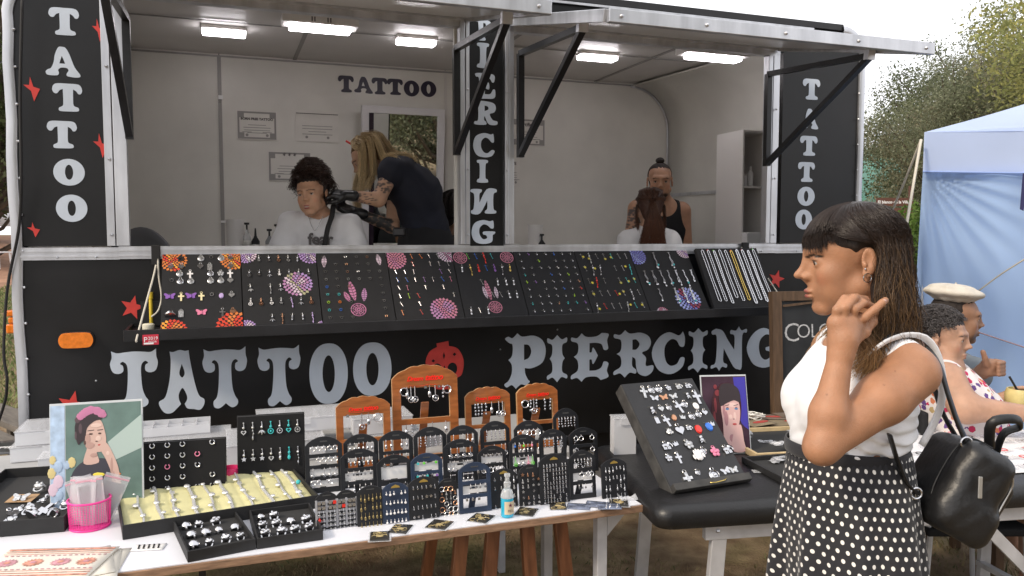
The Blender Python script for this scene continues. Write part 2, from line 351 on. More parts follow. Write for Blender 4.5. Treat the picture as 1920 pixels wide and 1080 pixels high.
mb = MB()
for i in range(len(sp) - 1):
    (a, b), (c, d) = sp[i], sp[i + 1]
    mb.add([(a, .032, b), (c, .032, d), (c, YB + .04, d), (a, YB + .04, b)], [(0, 1, 2, 3)])
tp(mb, 'outer_skin', M_ROOF, smooth=50, solid=.004)
tp(MB().prism([[(p[0], p[1]) for p in sp]], YB + .04, YB + .05), 'rear_skin', M_ROOF)
mb = MB(); mb.bx(-1.88, 2.13, -.006, YB, ZR - .034, ZR + .006); tp(mb, 'roof_cap', mat('roof_edge_black', (.02, .02, .022), .4, .1, var=.3), bevel=.004)
tp(MB().bx(-1.9, 1.9, -.018, -.004, ZR - .05, ZR - .038), 'roof_drip_rail', M_ALU)
bwz = CEIL
M_JOINT = mat('grey_joint_strip', (.30, .29, .28), .5, .3)
S415 = on_wall(415, 300, YB).x; S835 = on_wall(836, 300, YB).x
ubr_c = 2.0
arc = [(ubr_c - .34 + .34*math.cos(R(a)), CEIL - .36 + .34*math.sin(R(a))) for a in range(0, 91, 9)]
edges = [UL + .03, S415 - .004, S835 - .004]
tp(MB().bx(UL + .02, S415 - .003, YB, YB + .02, FLOOR, bwz), 'back_wall_panel', M_WHITEINT)
tp(MB().bx(S415 + .003, S835 - .003, YB, YB + .02, FLOOR, bwz), 'back_wall_panel', M_WHITEINT)
tp(MB().bx(S835 + .003, UR - .02, YB, YB + .02, FLOOR, bwz), 'back_wall_panel', M_WHITEINT)
mb = MB().bx(S415 - .012, S415 + .012, YB - .008, YB, FLOOR, bwz - .02)
for k in range(9): mb.sph((S415, YB - .009, .9 + k*.2), .006, 6)
tp(mb, 'joint_strip', M_JOINT)
tp(MB().bx(S415 - .01, S415 + .02, YB - .016, YB - .008, 2.52, 2.545), 'joint_clip', mat('white_plastic', (.75, .75, .75), .4))
tp(MB().bx(S415 - .012, S415 + .03, YB - .016, YB - .008, 1.70, 1.715), 'joint_clip', MATS['white_plastic'])
tp(MB().bx(S835 - .010, S835 + .010, YB - .006, YB, FLOOR, bwz - .02), 'joint_strip', mat('white_trim', (.6, .58, .55), .4))
cu = [UL + .02, -1.95, -.93, .28, 1.35, ubr_c - .04]
for a, b in zip(cu, cu[1:]):
    tp(MB().bx(a + .003, b - .003, .03, YB, CEIL, CEIL + .014), 'ceiling_sheet', mat('ceiling_laminate', (.60, .58, .56), .45, var=.1, vscale=3, spec=.6))
for x in cu[1:-1]: tp(MB().bx(x - .012, x + .012, .03, YB, CEIL - .006, CEIL - .001), 'ceiling_joint', M_JOINT)
tp(MB().bx(UL + .02, ubr_c - .34, .9, .918, CEIL - .010, CEIL - .0065), 'ceiling_joint', M_JOINT)
tp(MB().bx(UL + .02, ubr_c - .34, YB - .014, YB - .001, CEIL - .022, CEIL - .012), 'cove_trim', M_JOINT)
mb = MB()
prof = [(ubr_c, FLOOR)] + arc
def endw(a, b):
    k = a*(len(prof) - 1); i = min(int(k), len(prof) - 2); t = k - i
    x = prof[i][0]*(1 - t) + prof[i + 1][0]*t; z = prof[i][1]*(1 - t) + prof[i + 1][1]*t
    return (x + .22*(1 - b)*(1 if i == 0 else 1), .03 + b*(YB - .03), z)
mb.grid(endw, 22, 6); tp(mb, 'end_wall', M_WHITEINT, smooth=40, solid=.006)
mb = MB().tube([(ubr_c - .006, YB - .012, FLOOR)] + [(p[0] - .006, YB - .012, p[1] - .006) for p in arc], .009, 8)
tp(mb, 'end_trim', M_ALU, smooth=True)
tp(MB().bx(UL + .022, UL + .04, .03, YB, FLOOR, CEIL), 'end_wall', M_WHITEINT)
a = on_wall(1280, 352, YB - .2);
tp(MB().bar((2.0, YB - .04, 1.94), (2.19, .1, 1.94), .012, .025, up=(0, 0, 1)), 'wall_strip', M_ALU)
tp(MB().bx(UL, UR, .03, YB + .02, FLOOR - .04, FLOOR), 'floor', mat('floor_grey', (.70, .68, .64), .6, var=.3))
tp(MB().bx(-1.815, -.287, .02, .05, FLOOR, ZS - .03), 'inner_lining', M_WHITEINT)
tp(MB().bx(.004, 1.583, .02, .05, FLOOR, ZS - .03), 'inner_lining', M_WHITEINT)
tp(MB().bx(-1.815, -.287, .024, .20, ZS - .045, ZS + .004), 'inner_counter', M_WHITEINT)
tp(MB().bx(.004, 1.583, .024, .20, ZS - .045, ZS + .004), 'inner_counter', M_WHITEINT)
tp(MB().bx(-.30, .02, .032, .05, ZS, CEIL), 'pillar_lining', M_WHITEINT)
tp(MB().bx(UL + .1, UR - .1, .1, .18, .40, ZB).bx(UL + .1, UR - .1, YB - .2, YB - .1, .40, ZB), 'chassis_beam', M_BLKMETAL)
for yy in (.12, YB - .3):
    for uu in (-.05, .62):
        w = MB().lathe([(.0, -.09), (.20, -.09), (.30, -.08), (.33, -.04), (.33, .04), (.30, .08), (.2, .09), (0, .09)], 28, (uu, yy + .1, .33), MRo(R(90), 3, 'X'))
        t = tp(w, 'tyre', mat('tyre_rubber', (.02, .02, .02), .8, bump=.1), smooth=40)
        h = MB().lathe([(0, -.10), (.17, -.095), (.19, -.085), (.19, .085), (0, .1)], 20, (uu, yy + .1, .33), MRo(R(90), 3, 'X')).build('rim', M_ALU, t, smooth=40)
rv = MB()
for k in range(14): rv.sph((UL + .012, -.018, .62 + k*.155), .006, 6)
for k in range(14): rv.sph((UR - .012, -.018, .62 + k*.155), .006, 6)
for u in [-2.1, -1.95, -1.7, -1.45, -1.2, -.95, -.7, -.45, -.21, -.07, .1, .35, .6, .85, 1.1, 1.35, 1.55, 1.8, 2.1]: rv.sph((u, -.03, ZS - .018), .005, 6)
for u in [-1.885, -.248, -.037, 1.63]:
    for z in (1.62, 1.95, 2.35): rv.sph((u, -.032, z), .007, 6)
tag(tp(rv, 'rivets', M_ALU), kind='stuff')
def letters(G, spec, m, yl, parent=trailer, nm='letter'):
    for ch, x0, y0, x1, y1 in spec: place_poly(glyph(G, ch), x0, y0, x1, y1, yl, parent, nm, m)
letters(G1, [('T', 92, 15, 148, 66), ('A', 85, 88, 150, 144), ('T', 99, 157, 154, 209), ('T', 89, 227, 144, 278), ('O', 100, 298, 159, 348), ('O', 105, 365, 164, 416)], M_VINYL, -.001)
letters(G1, [('P', 892, 36, 922, 76), ('I', 893, 81, 918, 127), ('E', 891, 138, 929, 185), ('R', 889, 190, 933, 234), ('C', 887, 250, 928, 295), ('I', 893, 300, 916, 342), ('G', 884, 413, 928, 457)], M_VINYL, -.005)
place_poly(glyph(G1, 'N'), 882, 354, 931, 401, -.005, trailer, 'letter', M_VINYL)
letters(G1, [('T', 1505, 148, 1537, 187), ('A', 1502, 204, 1534, 242), ('T', 1500, 255, 1532, 292), ('T', 1496, 304, 1527, 341), ('O', 1495, 350, 1527, 386), ('O', 1491, 393, 1522, 430)], M_VINYL, -.001)
letters(G2, [('T', 208, 657, 296, 758), ('A', 297, 656, 382, 764), ('T', 381, 653, 463, 758), ('T', 484, 650, 563, 754), ('O', 580, 645, 652, 756), ('O', 662, 643, 734, 741)], M_VINYL, -.001)
letters(G2, [('P', 947, 626, 1023, 724), ('I', 1026, 630, 1063, 714), ('E', 1070, 626, 1142, 712), ('R', 1150, 620, 1226, 704), ('C', 1222, 622, 1286, 700), ('I', 1291, 617, 1326, 696), ('N', 1334, 615, 1400, 692), ('G', 1400, 614, 1462, 688)], M_VINYL, -.001)
for b in [(173, 35, 195, 78), (44, 144, 75, 190), (175, 250, 202, 296), (51, 417, 75, 445)]: place_poly([BOLT], *b, -.001, trailer, 'lightning_bolt', M_RED)
st = [[((x + 1)/2, (z + 1)/2) for x, z in star(5, .42, 75)]]
for b in [(224, 553, 272, 600), (106, 732, 164, 790), (1440, 506, 1471, 541)]: place_poly(st, *b, -.001, trailer, 'red_star', M_RED)
sk = spline([(.08, .35), (.0, .6), (.1, .82), (.3, .92, 1), (.29, 1.0, 1), (.60, 1.04, 1), (.61, .93, 1), (.85, .86), (1.0, .6), (.96, .3), (.82, .2), (.78, 0), (.25, 0), (.2, .18)], 5)
dm = lambda x, y, a, b: [(x - a, y), (x, y + b), (x + a, y), (x, y - b)]
place_poly([sk, [(x, y) for x, y in _o(.30, .42, .12, .14)], _o(.70, .42, .13, .14), dm(.48, .72, .03, .09), dm(.2, .62, .05, .04), dm(.76, .74, .05, .04), dm(.49, .46, .025, .05)], 798, 643, 869, 728, -.001, trailer, 'skull_sticker', M_RED)
M_DARKLET = mat('dark_purple_vinyl', (.022, .016, .035), .4)
wr = TMI
letters(G1, [('T', 634, 142, 663, 173), ('A', 664, 144, 699, 175), ('T', 697, 146, 726, 177), ('T', 726, 148, 755, 178), ('O', 757, 151, 786, 181), ('O', 789, 152, 818, 182)], M_DARKLET, YB - .001)
M_AMBER = mat('amber_lens', (.85, .22, .02), .18, spec=.7, coat=.6, var=.2, vscale=60)
c = on_wall(144, 637)
lens = spline([(-.068, 0), (-.06, .024), (-.04, .033), (.04, .033), (.06, .024), (.068, 0), (.06, -.024), (.04, -.033), (-.04, -.033), (-.06, -.024)], 3)
mk = tp(MB().prism([[(c.x + x * 1.06, c.z + z * 1.1) for x, z in lens]], -.012, 0), 'lamp_base', M_BLKMETAL)
mb = MB(); mb.prism([[(c.x + x, c.z + z) for x, z in lens]], -.028, -.012); mb.build('amber_lens', M_AMBER, mk, bevel=.007)
e = on_wall(34, 605)
mk = tp(MB().bx(UL - .03, UL - .008, .03, .10, e.z - .055, e.z + .06), 'lamp_base', M_BLKMETAL)
mb = MB().bx(UL - .075, UL - .03, .035, .095, e.z - .05, e.z - .01).bx(UL - .066, UL - .03, .035, .095, e.z - .006, e.z + .02).bx(UL - .075, UL - .03, .035, .095, e.z + .024, e.z + .05)
mb.build('amber_lens', M_AMBER, mk, bevel=.006)
M_UNDER = mat('awning_white_sheet', (.60, .58, .55), .3, var=.1, vscale=2, spec=.5)
def awning(u0, u1, nm_drop, joints=()):
    W = 1.06; z0 = ZH + .04; dz = -nm_drop; root = None
    def P(u, s, h=0): n = Vc((0, -W, dz)).normalized(); up = Vc((0, dz, W)).normalized(); return Vc((u, -.035, z0)) + Vc((0, -s, dz*s/W)) + Vc((0, dz, W)).normalized()*h
    mb = MB(); vs = [P(u0, 0, -.0), P(u1, 0, 0), P(u1, W, 0), P(u0, W, 0), P(u0, 0, .012), P(u1, 0, .012), P(u1, W, .012), P(u0, W, .012)]
    mb.add(vs, [(0, 1, 2, 3), (4, 7, 6, 5), (0, 4, 5, 1), (1, 5, 6, 2), (2, 6, 7, 3), (3, 7, 4, 0)]); aw = tp(mb, 'awning', M_UNDER)
    mb = MB().bx(u0, u1, -.02, .0, 0, .001)
    f = MB(); f.bar(P(u0 - .012, W + .014, .008), P(u1 + .012, W + .014, .008), .028, .052); f.build('awning_edge', M_ALU, aw, bevel=.002)
    f = MB(); f.bar(P(u0 - .012, 0, .008), P(u0 - .012, W, .008), .022, .05); f.build('awning_edge', M_ALU, aw, bevel=.002)
    f = MB(); f.bar(P(u1 + .012, 0, .008), P(u1 + .012, W, .008), .022, .05); f.build('awning_edge', M_ALU, aw, bevel=.002)
    r = MB()
    for k in range(5): u = u0 + .04 + (u1 - u0 - .08)*k/4; r.sph(P(u, W + .030, .01), .008, 8)
    tag(r.build('rivets', M_ALU, aw), kind='stuff')
    f = MB()
    f.add([P(u0, 0, .013), P(u1, 0, .013), P(u1, W, .013), P(u0, W, .013)], [(0, 1, 2, 3)]); f.build('awning_top', M_BLACKPANEL, aw)
    f = MB(); f.bar(P(u0, -.004, -.006), P(u1, -.004, -.006), .03, .014); f.build('hinge', M_ALU, aw)
    for x in joints: MB().bar(P(x, .02, -.003), P(x, W - .01, -.003), .02, .004).build('awning_joint', M_JOINT, aw)
    return P, aw
PL, awl = awning(-1.84, -.262, .235, ())
PR, awr = awning(0.002, 1.627, .24, ())
def strut(uw, zt, zb, ut, s, P, parent):
    top = Vc((uw, -.045, zt)); bot = Vc((uw, -.045, zb)); out = P(ut, s, -.03)
    st_ = MB().bar(bot + Vc((0, 0, -.012)), top, .032, .032, up=(1, 0, 0)).build('strut_frame', M_BLKMETAL, parent)
    MB().bar(top, out, .028, .028, up=(1, 0, 0)).build('strut_bar', M_BLKMETAL, st_)
    MB().bar(bot, out + Vc((0, 0, -.01)), .026, .03, up=(1, 0, 0)).build('strut_bar', M_BLKMETAL, st_)
    MB().bar(out + Vc((0, 0, -.02)), P(ut, s, 0), .03, .045, up=(1, 0, 0)).build('strut_bracket', M_ALU, st_)
strut(-.312, 2.545, 2.03, -.312, .76, PL, awl)
strut(-1.80, 2.56, 2.05, -1.80, .76, PL, awl)
strut(.03, 2.545, 2.03, .03, .76, PR, awr)
strut(1.56, 2.545, 2.03, 1.60, .74, PR, awr)
shelf = thing('display_shelf', 'long black shelf hung on ropes under the trailer windows', 'display shelf', M=TM @ MTr((-.15, -.15, 1.2)))
SO = Vc((-.15, -.15, 1.2)); SM = MTr(-SO)
M_SHELF = mat('black_painted_wood', (.014, .014, .016), .45, var=.4, vscale=9, bump=.05, bscale=90)
MB().bx(-1.81, 1.53, -.30, -.012, 1.192, 1.204).xf(SM).build('shelf_board', M_SHELF, shelf)
MB().bx(-1.822, 1.538, -.315, -.301, 1.178, 1.225).xf(SM).build('shelf_lip', M_SHELF, shelf, bevel=.002)
MB().bx(-1.822, -1.81, -.30, -.012, 1.18, 1.222).xf(SM).build('shelf_end', M_SHELF, shelf)
MB().bx(1.53, 1.538, -.30, -.012, 1.18, 1.222).xf(SM).build('shelf_end', M_SHELF, shelf)
MB().bx(-1.78, -1.69, -.016, -.002, 1.21, 1.32).xf(SM).build('shelf_bracket', M_SHELF, shelf)
M_ROPE = mat('cotton_rope', (.62, .58, .50), .9, bump=.3, bscale=400)
def cord(pts, r, name, parent, m=M_ROPE, n=6, seg=5):
    P = [Vc(p) for p in pts]; out = []
    for i in range(len(P) - 1):
        p0 = P[max(i - 1, 0)]; p3 = P[min(i + 2, len(P) - 1)]
        for j in range(seg):
            t = j/seg; out.append(.5*(2*P[i] + (P[i + 1] - p0)*t + (2*p0 - 5*P[i] + 4*P[i + 1] - p3)*t*t + (3*P[i] - p0 - 3*P[i + 1] + p3)*t**3))
    out.append(P[-1]); return MB().tube(out, r, n).build(name, m, parent, smooth=True)
a = on_wall(291, 470, -.04); b = on_wall(257, 632, -.32); k = on_wall(278, 598, -.1)
cord([a, on_wall(292, 500, -.05), on_wall(275, 565, -.2), b, on_wall(256, 640, -.322)], .0045, 'rope', shelf).data.transform(SM)
cord([a + Vc((.01, 0, 0)), on_wall(298, 520, -.06), on_wall(303, 556, -.08), on_wall(297, 582, -.1), on_wall(284, 594, -.1)], .0045, 'rope', shelf).data.transform(SM)
cord([on_wall(1390, 464, -.04), on_wall(1412, 474, -.05)], .004, 'rope', shelf).data.transform(SM)
cord([on_wall(1440, 522, -.12), on_wall(1462, 555, -.22), on_wall(1478, 578, -.30), on_wall(1478, 586, -.32)], .004, 'rope', shelf).data.transform(SM)
M_STRAP = mat('black_strap', (.015, .014, .014), .7)
MB().bx(a.x - .016, a.x + .02, -.05, -.03, ZS - .055, ZS + .035).xf(SM).build('hook_strap', M_STRAP, shelf, bevel=.003)
c = on_wall(1397, 462, -.04); MB().bx(c.x - .022, c.x + .022, -.05, -.03, ZS - .05, ZS + .035).xf(SM).build('hook_strap', M_STRAP, shelf, bevel=.004)
p = on_wall(282, 557, -.06)
t = MB().lathe([(.006, 0), (.008, .005), (.008, .06), (.011, .062), (.011, .075), (0, .075)], 10).build('paint_tube', mat('yellow_plastic', (.75, .55, .05), .4), None, smooth=40)
t.matrix_world = TM @ MTr((p.x, -.05, 1.3)); tag(t, 'yellow tube standing at the left end of the hanging shelf', 'tube'); t.location.z = 1.206
t.data.transform(Matrix.Diagonal((1, 1, 2.1, 1)))
p = on_wall(295, 609, -.14)
t = MB().lathe([(.024, 0), (.025, .004), (.025, .03), (.02, .034), (0, .034)], 18).build('tape_roll', mat('cream_plastic', (.72, .68, .55), .5), None, smooth=40)
t.matrix_world = TM @ MTr((-1.735, -.2, 1.205)); tag(t, 'small round cream tape roll at the left end of the hanging shelf', 'tape roll')
s0 = on_wall(267, 628, -.317); s1 = on_wall(298, 646, -.317)
stk = MB().bx(s0.x, s1.x, -.3185, -.316, s1.z, s0.z).xf(SM).build('sticker', mat('sticker_red', (.55, .03, .06), .4), shelf, bevel=.003)
for bd, xx, zz, sz in [('P', .06, .30, .030), ('2019', .34, .50, .019), ('FIGOR', .36, .22, .011)]:
    t = inst('sticker_text', text_mesh('sticker_text', bd, sz, mat('print_white', (.8, .8, .8), .5), ext=.0004), shelf); t.matrix_local = SM @ upright(MTr((s0.x + (s1.x - s0.x) * xx, -.3195, s1.z + (s0.z - s1.z) * zz)))
MB().bx(s0.x + .004, s1.x - .02, -.3192, -.3186, s1.z + .003, s1.z + .010).xf(SM).build('sticker_band', MATS['print_white'], stk)
for (x, y) in [(938, 655), (724, 619), (180, 714), (1045, 618)]:
    p = on_wall(x, y); tp(MB().sph((p.x, -.001, p.z), .005, 6), 'screw', M_ALU)
# ================================================================= GROUND AND SURROUNDINGS
from mathutils import noise as _nz
def hgt(x, y):
    l = max(0, min(1, (-x - 2.6)/2)); h = l*max(0, min(1.55, (y - 8)*.088))
    if y > 14 and x > 4: h += min(1.2, (y - 14)*.03)
    return h
def ground_mat():
    m = bpy.data.materials.new('ground_soil_and_grass'); m.use_nodes = True; nt = m.node_tree; N = nt.nodes; L = nt.links
    b = N['Principled BSDF']; b.inputs['Roughness'].default_value = .95; b.inputs['Specular IOR Level'].default_value = .1
    tc = N.new('ShaderNodeTexCoord')
    def ns(s, d=6):
        n = N.new('ShaderNodeTexNoise'); n.inputs['Scale'].default_value = s; n.inputs['Detail'].default_value = d; L.new(tc.outputs['Object'], n.inputs['Vector']); return n
    def ramp(src, p0, p1, c0, c1):
        r = N.new('ShaderNodeValToRGB'); e = r.color_ramp.elements; e[0].position = p0; e[1].position = p1; e[0].color = (*c0, 1); e[1].color = (*c1, 1); L.new(src, r.inputs['Fac']); return r
    soil = ramp(ns(9).outputs['Fac'], .3, .7, (.12, .08, .05), (.27, .20, .125))
    gr = ramp(ns(35).outputs['Fac'], .3, .7, (.10, .095, .045), (.24, .21, .10))
    msk = ramp(ns(1.7).outputs['Fac'], .48, .68, (0, 0, 0), (1, 1, 1))
    mx = N.new('ShaderNodeMix'); mx.data_type = 'RGBA'; L.new(msk.outputs['Color'], mx.inputs['Factor']); L.new(soil.outputs['Color'], mx.inputs['A']); L.new(gr.outputs['Color'], mx.inputs['B'])
    n2 = ns(80, 8); bp = N.new('ShaderNodeBump'); bp.inputs['Strength'].default_value = .7; bp.inputs['Distance'].default_value = .02
    L.new(n2.outputs['Fac'], bp.inputs['Height']); L.new(bp.outputs['Normal'], b.inputs['Normal']); L.new(mx.outputs['Result'], b.inputs['Base Color'])
    return m
M_GROUND = ground_mat()
xs = [-200, -120, -60, -40, -30, -25] + [-20 + i*.8 for i in range(51)] + [25, 30, 40, 60, 120, 200]
ys = [-200, -100, -50, -25, -15] + [-10 + i*.8 for i in range(64)] + [45, 55, 80, 140, 250, 400]
g = MB(); n = len(xs)
for y in ys:
    for x in xs: g.v.append((x, y, hgt(x, y) + (.012*_nz.noise(Vc((x*1.3, y*1.3, 0))) if abs(x) < 22 and -10 < y < 42 else 0)))
for j in range(len(ys) - 1):
    for i in range(n - 1): g.f.append((j*n + i, j*n + i + 1, (j + 1)*n + i + 1, (j + 1)*n + i)); g.m.append(0)
tag(g.build('ground', M_GROUND, None, smooth=True), kind='structure')
def strip(name, m, x0, x1, y0, y1, dz=.02):
    mb = MB(); mb.grid(lambda a, b: (x0 + (x1 - x0)*a + .5*math.sin(b*3), y0 + (y1 - y0)*b + .4*math.sin(a*9), hgt(x0 + (x1 - x0)*a, y0 + (y1 - y0)*b) + dz), 30, 24)
    return tag(mb.build(name, m, None, smooth=True), kind='structure')
strip('dirt_track', mat('red_dirt', (.36, .20, .13), .95, var=.3, vscale=3, bump=.5, bscale=30), -30, -4.6, 14.2, 27, .035)
M_GRASS = mat('grass_blades', (.09, .11, .03), .8, attr='Col')
def blades(n, x0, x1, y0, y1, h, seed, dens=None, cols=((.15, .14, .06), (.24, .19, .10), (.10, .11, .045), (.20, .15, .08))):
    r = np.random.default_rng(seed); mb = MB(); V = []; F = []; C = []
    for i in range(n):
        x = r.uniform(x0, x1); y = r.uniform(y0, y1)
        if dens and _nz.noise(Vc((x*dens, y*dens, seed))) < -.05 + r.uniform(-.15, .15): continue
        z = hgt(x, y); a = r.uniform(0, 6.28); H = h*r.uniform(.4, 1.2); w = H*.09; l = H*r.uniform(.1, .9); b = r.uniform(0, 6.28)
        c = cols[r.integers(len(cols))]; k = len(V)
        dx, dy = math.cos(a)*w, math.sin(a)*w; lx, ly = math.cos(b)*l, math.sin(b)*l
        V += [(x - dx, y - dy, z), (x + dx, y + dy, z), (x + dx*.6 + lx*.4, y + dy*.6 + ly*.4, z + H*.6), (x + lx, y + ly, z + H*.85)]
        F += [(k, k + 1, k + 2), (k, k + 2, k + 3)]; C += [c]*4
    mb.v = V; mb.f = F; mb.m = [0]*len(F); mb.c = C; mb.mats = [M_GRASS]
    return tag(mb.build('grass', M_GRASS, None), kind='stuff')
blades(20000, -1.2, 3.0, 2.0, 4.7, .028, 3, 1.3)
blades(26000, -9.5, -4.2, 7.0, 15.5, .09, 4, None, ((.17, .20, .07), (.24, .23, .10), (.10, .14, .04)))
blades(9000, 2.2, 5.5, 3.0, 9, .06, 5, 1.1)
M_BARK = mat('bark', (.10, .075, .055), .9, var=.4, vscale=7, bump=.6, bscale=25)
def leafmat(nm, c1, c2):
    m = mat(nm, c1, .65, attr='Col', spec=.25); b = m.node_tree.nodes['Principled BSDF']
    b.inputs['Subsurface Weight'].default_value = 0
    nt = m.node_tree; tr = nt.nodes.new('ShaderNodeBsdfTranslucent'); ad = nt.nodes.new('ShaderNodeMixShader'); ad.inputs[0].default_value = .45
    at = [q for q in nt.nodes if q.type == 'ATTRIBUTE'][0]; nt.links.new(at.outputs['Color'], tr.inputs['Color'])
    out = nt.nodes['Material Output']; nt.links.new(b.outputs[0], ad.inputs[1]); nt.links.new(tr.outputs[0], ad.inputs[2]); nt.links.new(ad.outputs[0], out.inputs['Surface'])
    return m
M_LEAF = leafmat('foliage', (.08, .1, .04), None)
def tree_meshes(seed, H, rad, nclump, nleaf, leaf, cols, base=.25, droop=.2, flat=1.0):
    r = np.random.default_rng(seed); tr = MB()
    trunk_h = H*base; pts = []; p = np.array([0, 0, 0.]);
    for i in range(6): pts.append(tuple(p)); p = p + np.array([r.normal(0, .03*H), r.normal(0, .03*H), H*.6/5])
    tr.tube(pts, [H*.028*(1 - .13*i) for i in range(6)], 10)
    V = []; F = []; C = []
    cc = np.array([0, 0, H*(.5 + base/2)]); rz = H*(1 - base)/2
    for k in range(nclump):
        d = r.normal(size=3); d /= np.linalg.norm(d); q = r.uniform(.35, 1)**.6
        lump = 1 + .28*_nz.noise(Vc(tuple(d*1.8 + seed)))
        c = cc + d*np.array([rad, rad, rz*flat])*q*lump
        t = min(max((c[2] - trunk_h)/H, .05), .95)*.7
        s = np.array(pts[min(5, int(t/.6*5))])
        if k % 3 == 0:
            mid = (s + c)/2 + np.array([0, 0, -.05*H]); tr.tube([tuple(s), tuple(mid), tuple(c)], [H*.010, H*.006, H*.002], 5, cap=False)
        cr = rad*r.uniform(.14, .26); tone = np.array(cols[r.integers(len(cols))])*r.uniform(.75, 1.25)
        n = nleaf; P = np.clip(r.normal(size=(n, 3)), -1.7, 1.7)*np.array([cr, cr, cr*.6])*.62 + c; P[:, 2] -= droop*np.abs(r.normal(size=n))*cr
        A = r.normal(size=(n, 3)); A /= np.linalg.norm(A, axis=1)[:, None]; B = np.cross(A, r.normal(size=(n, 3))); B /= np.linalg.norm(B, axis=1)[:, None]
        L = leaf*r.uniform(.6, 1.4, size=(n, 1))
        k0 = len(V) and sum(map(len, V))
        quad = np.stack([P - A*L, P + B*L*.42, P + A*L, P - B*L*.42], 1).reshape(-1, 3)
        V.append(quad); i0 = (0 if not F else F[-1][-1][-1] + 1); idx = np.arange(n*4).reshape(n, 4) + i0; F.append(idx)
        cl = np.repeat(tone[None]*r.uniform(.7, 1.3, size=(n, 1)), 4, axis=0).reshape(n, 4, 3) if False else np.repeat((tone[None]*r.uniform(.7, 1.3, size=(n, 1))), 4, axis=0)
        C.append(cl)
    V = np.concatenate(V); F = np.concatenate(F); C = np.concatenate(C)
    me = bpy.data.meshes.new('crown'); nf = len(F)
    me.vertices.add(len(V)); me.vertices.foreach_set('co', V.astype(np.float32).ravel())
    me.loops.add(nf * 4); me.loops.foreach_set('vertex_index', F.astype(np.int32).ravel())
    me.polygons.add(nf); me.polygons.foreach_set('loop_start', np.arange(nf, dtype=np.int32) * 4)
    me.update(calc_edges=True); me.materials.append(M_LEAF)
    a = me.color_attributes.new('Col', 'FLOAT_COLOR', 'POINT'); a.data.foreach_set('color', np.hstack([np.clip(C, 0, 1), np.ones((len(C), 1))]).astype(np.float32).ravel())
    return tr.mesh('trunk', M_BARK, True), me
OLIVE = ((.20, .22, .13), (.24, .25, .17), (.17, .19, .12), (.28, .26, .17)); DARKG = ((.08, .10, .04), (.11, .125, .06), (.09, .11, .05)); YEL = ((.42, .40, .14), (.34, .34, .13), (.26, .28, .11))
T_A = tree_meshes(11, 10.5, 4.6, 270, 350, .058, OLIVE, .10, .5)
T_B = tree_meshes(12, 9.0, 3.6, 150, 260, .060, YEL, .30, .3)
T_C = tree_meshes(13, 8.5, 3.6, 150, 260, .065, DARKG, .12, .3)
def put_tree(T, x, y, s, rz, label, group='trees around the fairground', cat='tree'):
    t = thing('leafy_tree', label, cat, (x, y, hgt(x, y) - .05), R(rz), group); t.scale = (s, s, s)
    inst('trunk', T[0], t); inst('crown', T[1], t); return t
put_tree(T_A, 15.8, 20.5, .85, 0, 'large olive green tree with a full drooping crown behind the blue tent')
put_tree(T_A, 13.6, 24.0, .66, 140, 'hazy olive tree right beside the trailer end above the green roof')
put_tree(T_B, 13.4, 16.5, .98, 40, 'pale yellow green tree at the upper right corner of the picture')
put_tree(T_A, 17.4, 26.0, .80, 230, 'hazy olive tree between the yellow green one and the green roof')
put_tree(T_C, 21.5, 26.0, 1.05, 80, 'dark green tree filling the gap behind the tent roof')
put_tree(T_C, 15.6, 28.0, .92, 30, 'grey green tree right behind the green roof, beside the trailer end')
put_tree(T_A, 21.0, 38.0, .72, 200, 'dark tree furthest back, low behind the green roofed building')
put_tree(T_C, -12.2, 18.0, 1.15, 20, 'dark evergreen tree at the far left behind the trailer end')
put_tree(T_C, -15.8, 23.0, 1.1, 70, 'dark tree over the parked white car')
for x, y, T, s, lb in ((6.5, 36, T_C, 1.0, 'dark tree far behind the middle of the trailer'), (-1, 40, T_A, .9, 'olive tree far behind the left half of the trailer'), (28, 33, T_A, .95, 'olive tree far to the right behind the tent')): put_tree(T, x, y, s, x * 20, lb)
for i, (x, y, T, s, lb) in enumerate([(8.6, -6.6, T_A, .8, 'olive tree reflected at the right of the wall mirror'), (6.4, -9.5, T_B, .8, 'sunlit yellow green tree reflected in the wall mirror'),
                      (15.0, -14, T_C, 1.1, 'dark tree reflected low in the wall mirror'), (10.5, -16, T_A, .95, 'olive tree reflected far back in the wall mirror')]): put_tree(T, x, y, s, i * 60, lb)
def hedge(name, label, c, r, n, leaf, cols, seed):
    rr = np.random.default_rng(seed); D = rr.normal(size=(n, 3)); D /= np.linalg.norm(D, axis=1)[:, None]; D[:, 2] = np.abs(D[:, 2])
    lump = np.array([1 + .10*_nz.noise(Vc(tuple(d*4))) for d in D])[:, None]
    P = D*np.array(r)*lump*rr.uniform(.86, 1.02, size=(n, 1)); A = rr.normal(size=(n, 3)); A /= np.linalg.norm(A, axis=1)[:, None]; B = np.cross(A, rr.normal(size=(n, 3))); B /= np.linalg.norm(B, axis=1)[:, None]
    mb = MB(); mb.v = [tuple(q) for q in np.stack([P - A*leaf, P + B*leaf*.5, P + A*leaf, P - B*leaf*.5], 1).reshape(-1, 3)]
    mb.f = [tuple(range(4*i, 4*i + 4)) for i in range(n)]; mb.m = [0]*n
    cc = [cols[rr.integers(len(cols))] for _ in range(n)]; mb.c = [q for q in cc for _ in range(4)]
    t = thing(name, label, 'hedge', c); mb.build('leaves', M_LEAF, t)
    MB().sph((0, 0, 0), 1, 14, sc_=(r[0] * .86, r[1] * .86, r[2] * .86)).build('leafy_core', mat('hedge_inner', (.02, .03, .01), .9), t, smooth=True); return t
hedge('clipped_hedge', 'rounded bright green hedge between the trailer end and the tent', (5.05, 9.6, -.1), (1.25, 1.0, 2.1), 14000, .035, ((.10, .17, .03), (.14, .21, .05), (.06, .11, .02)), 5)
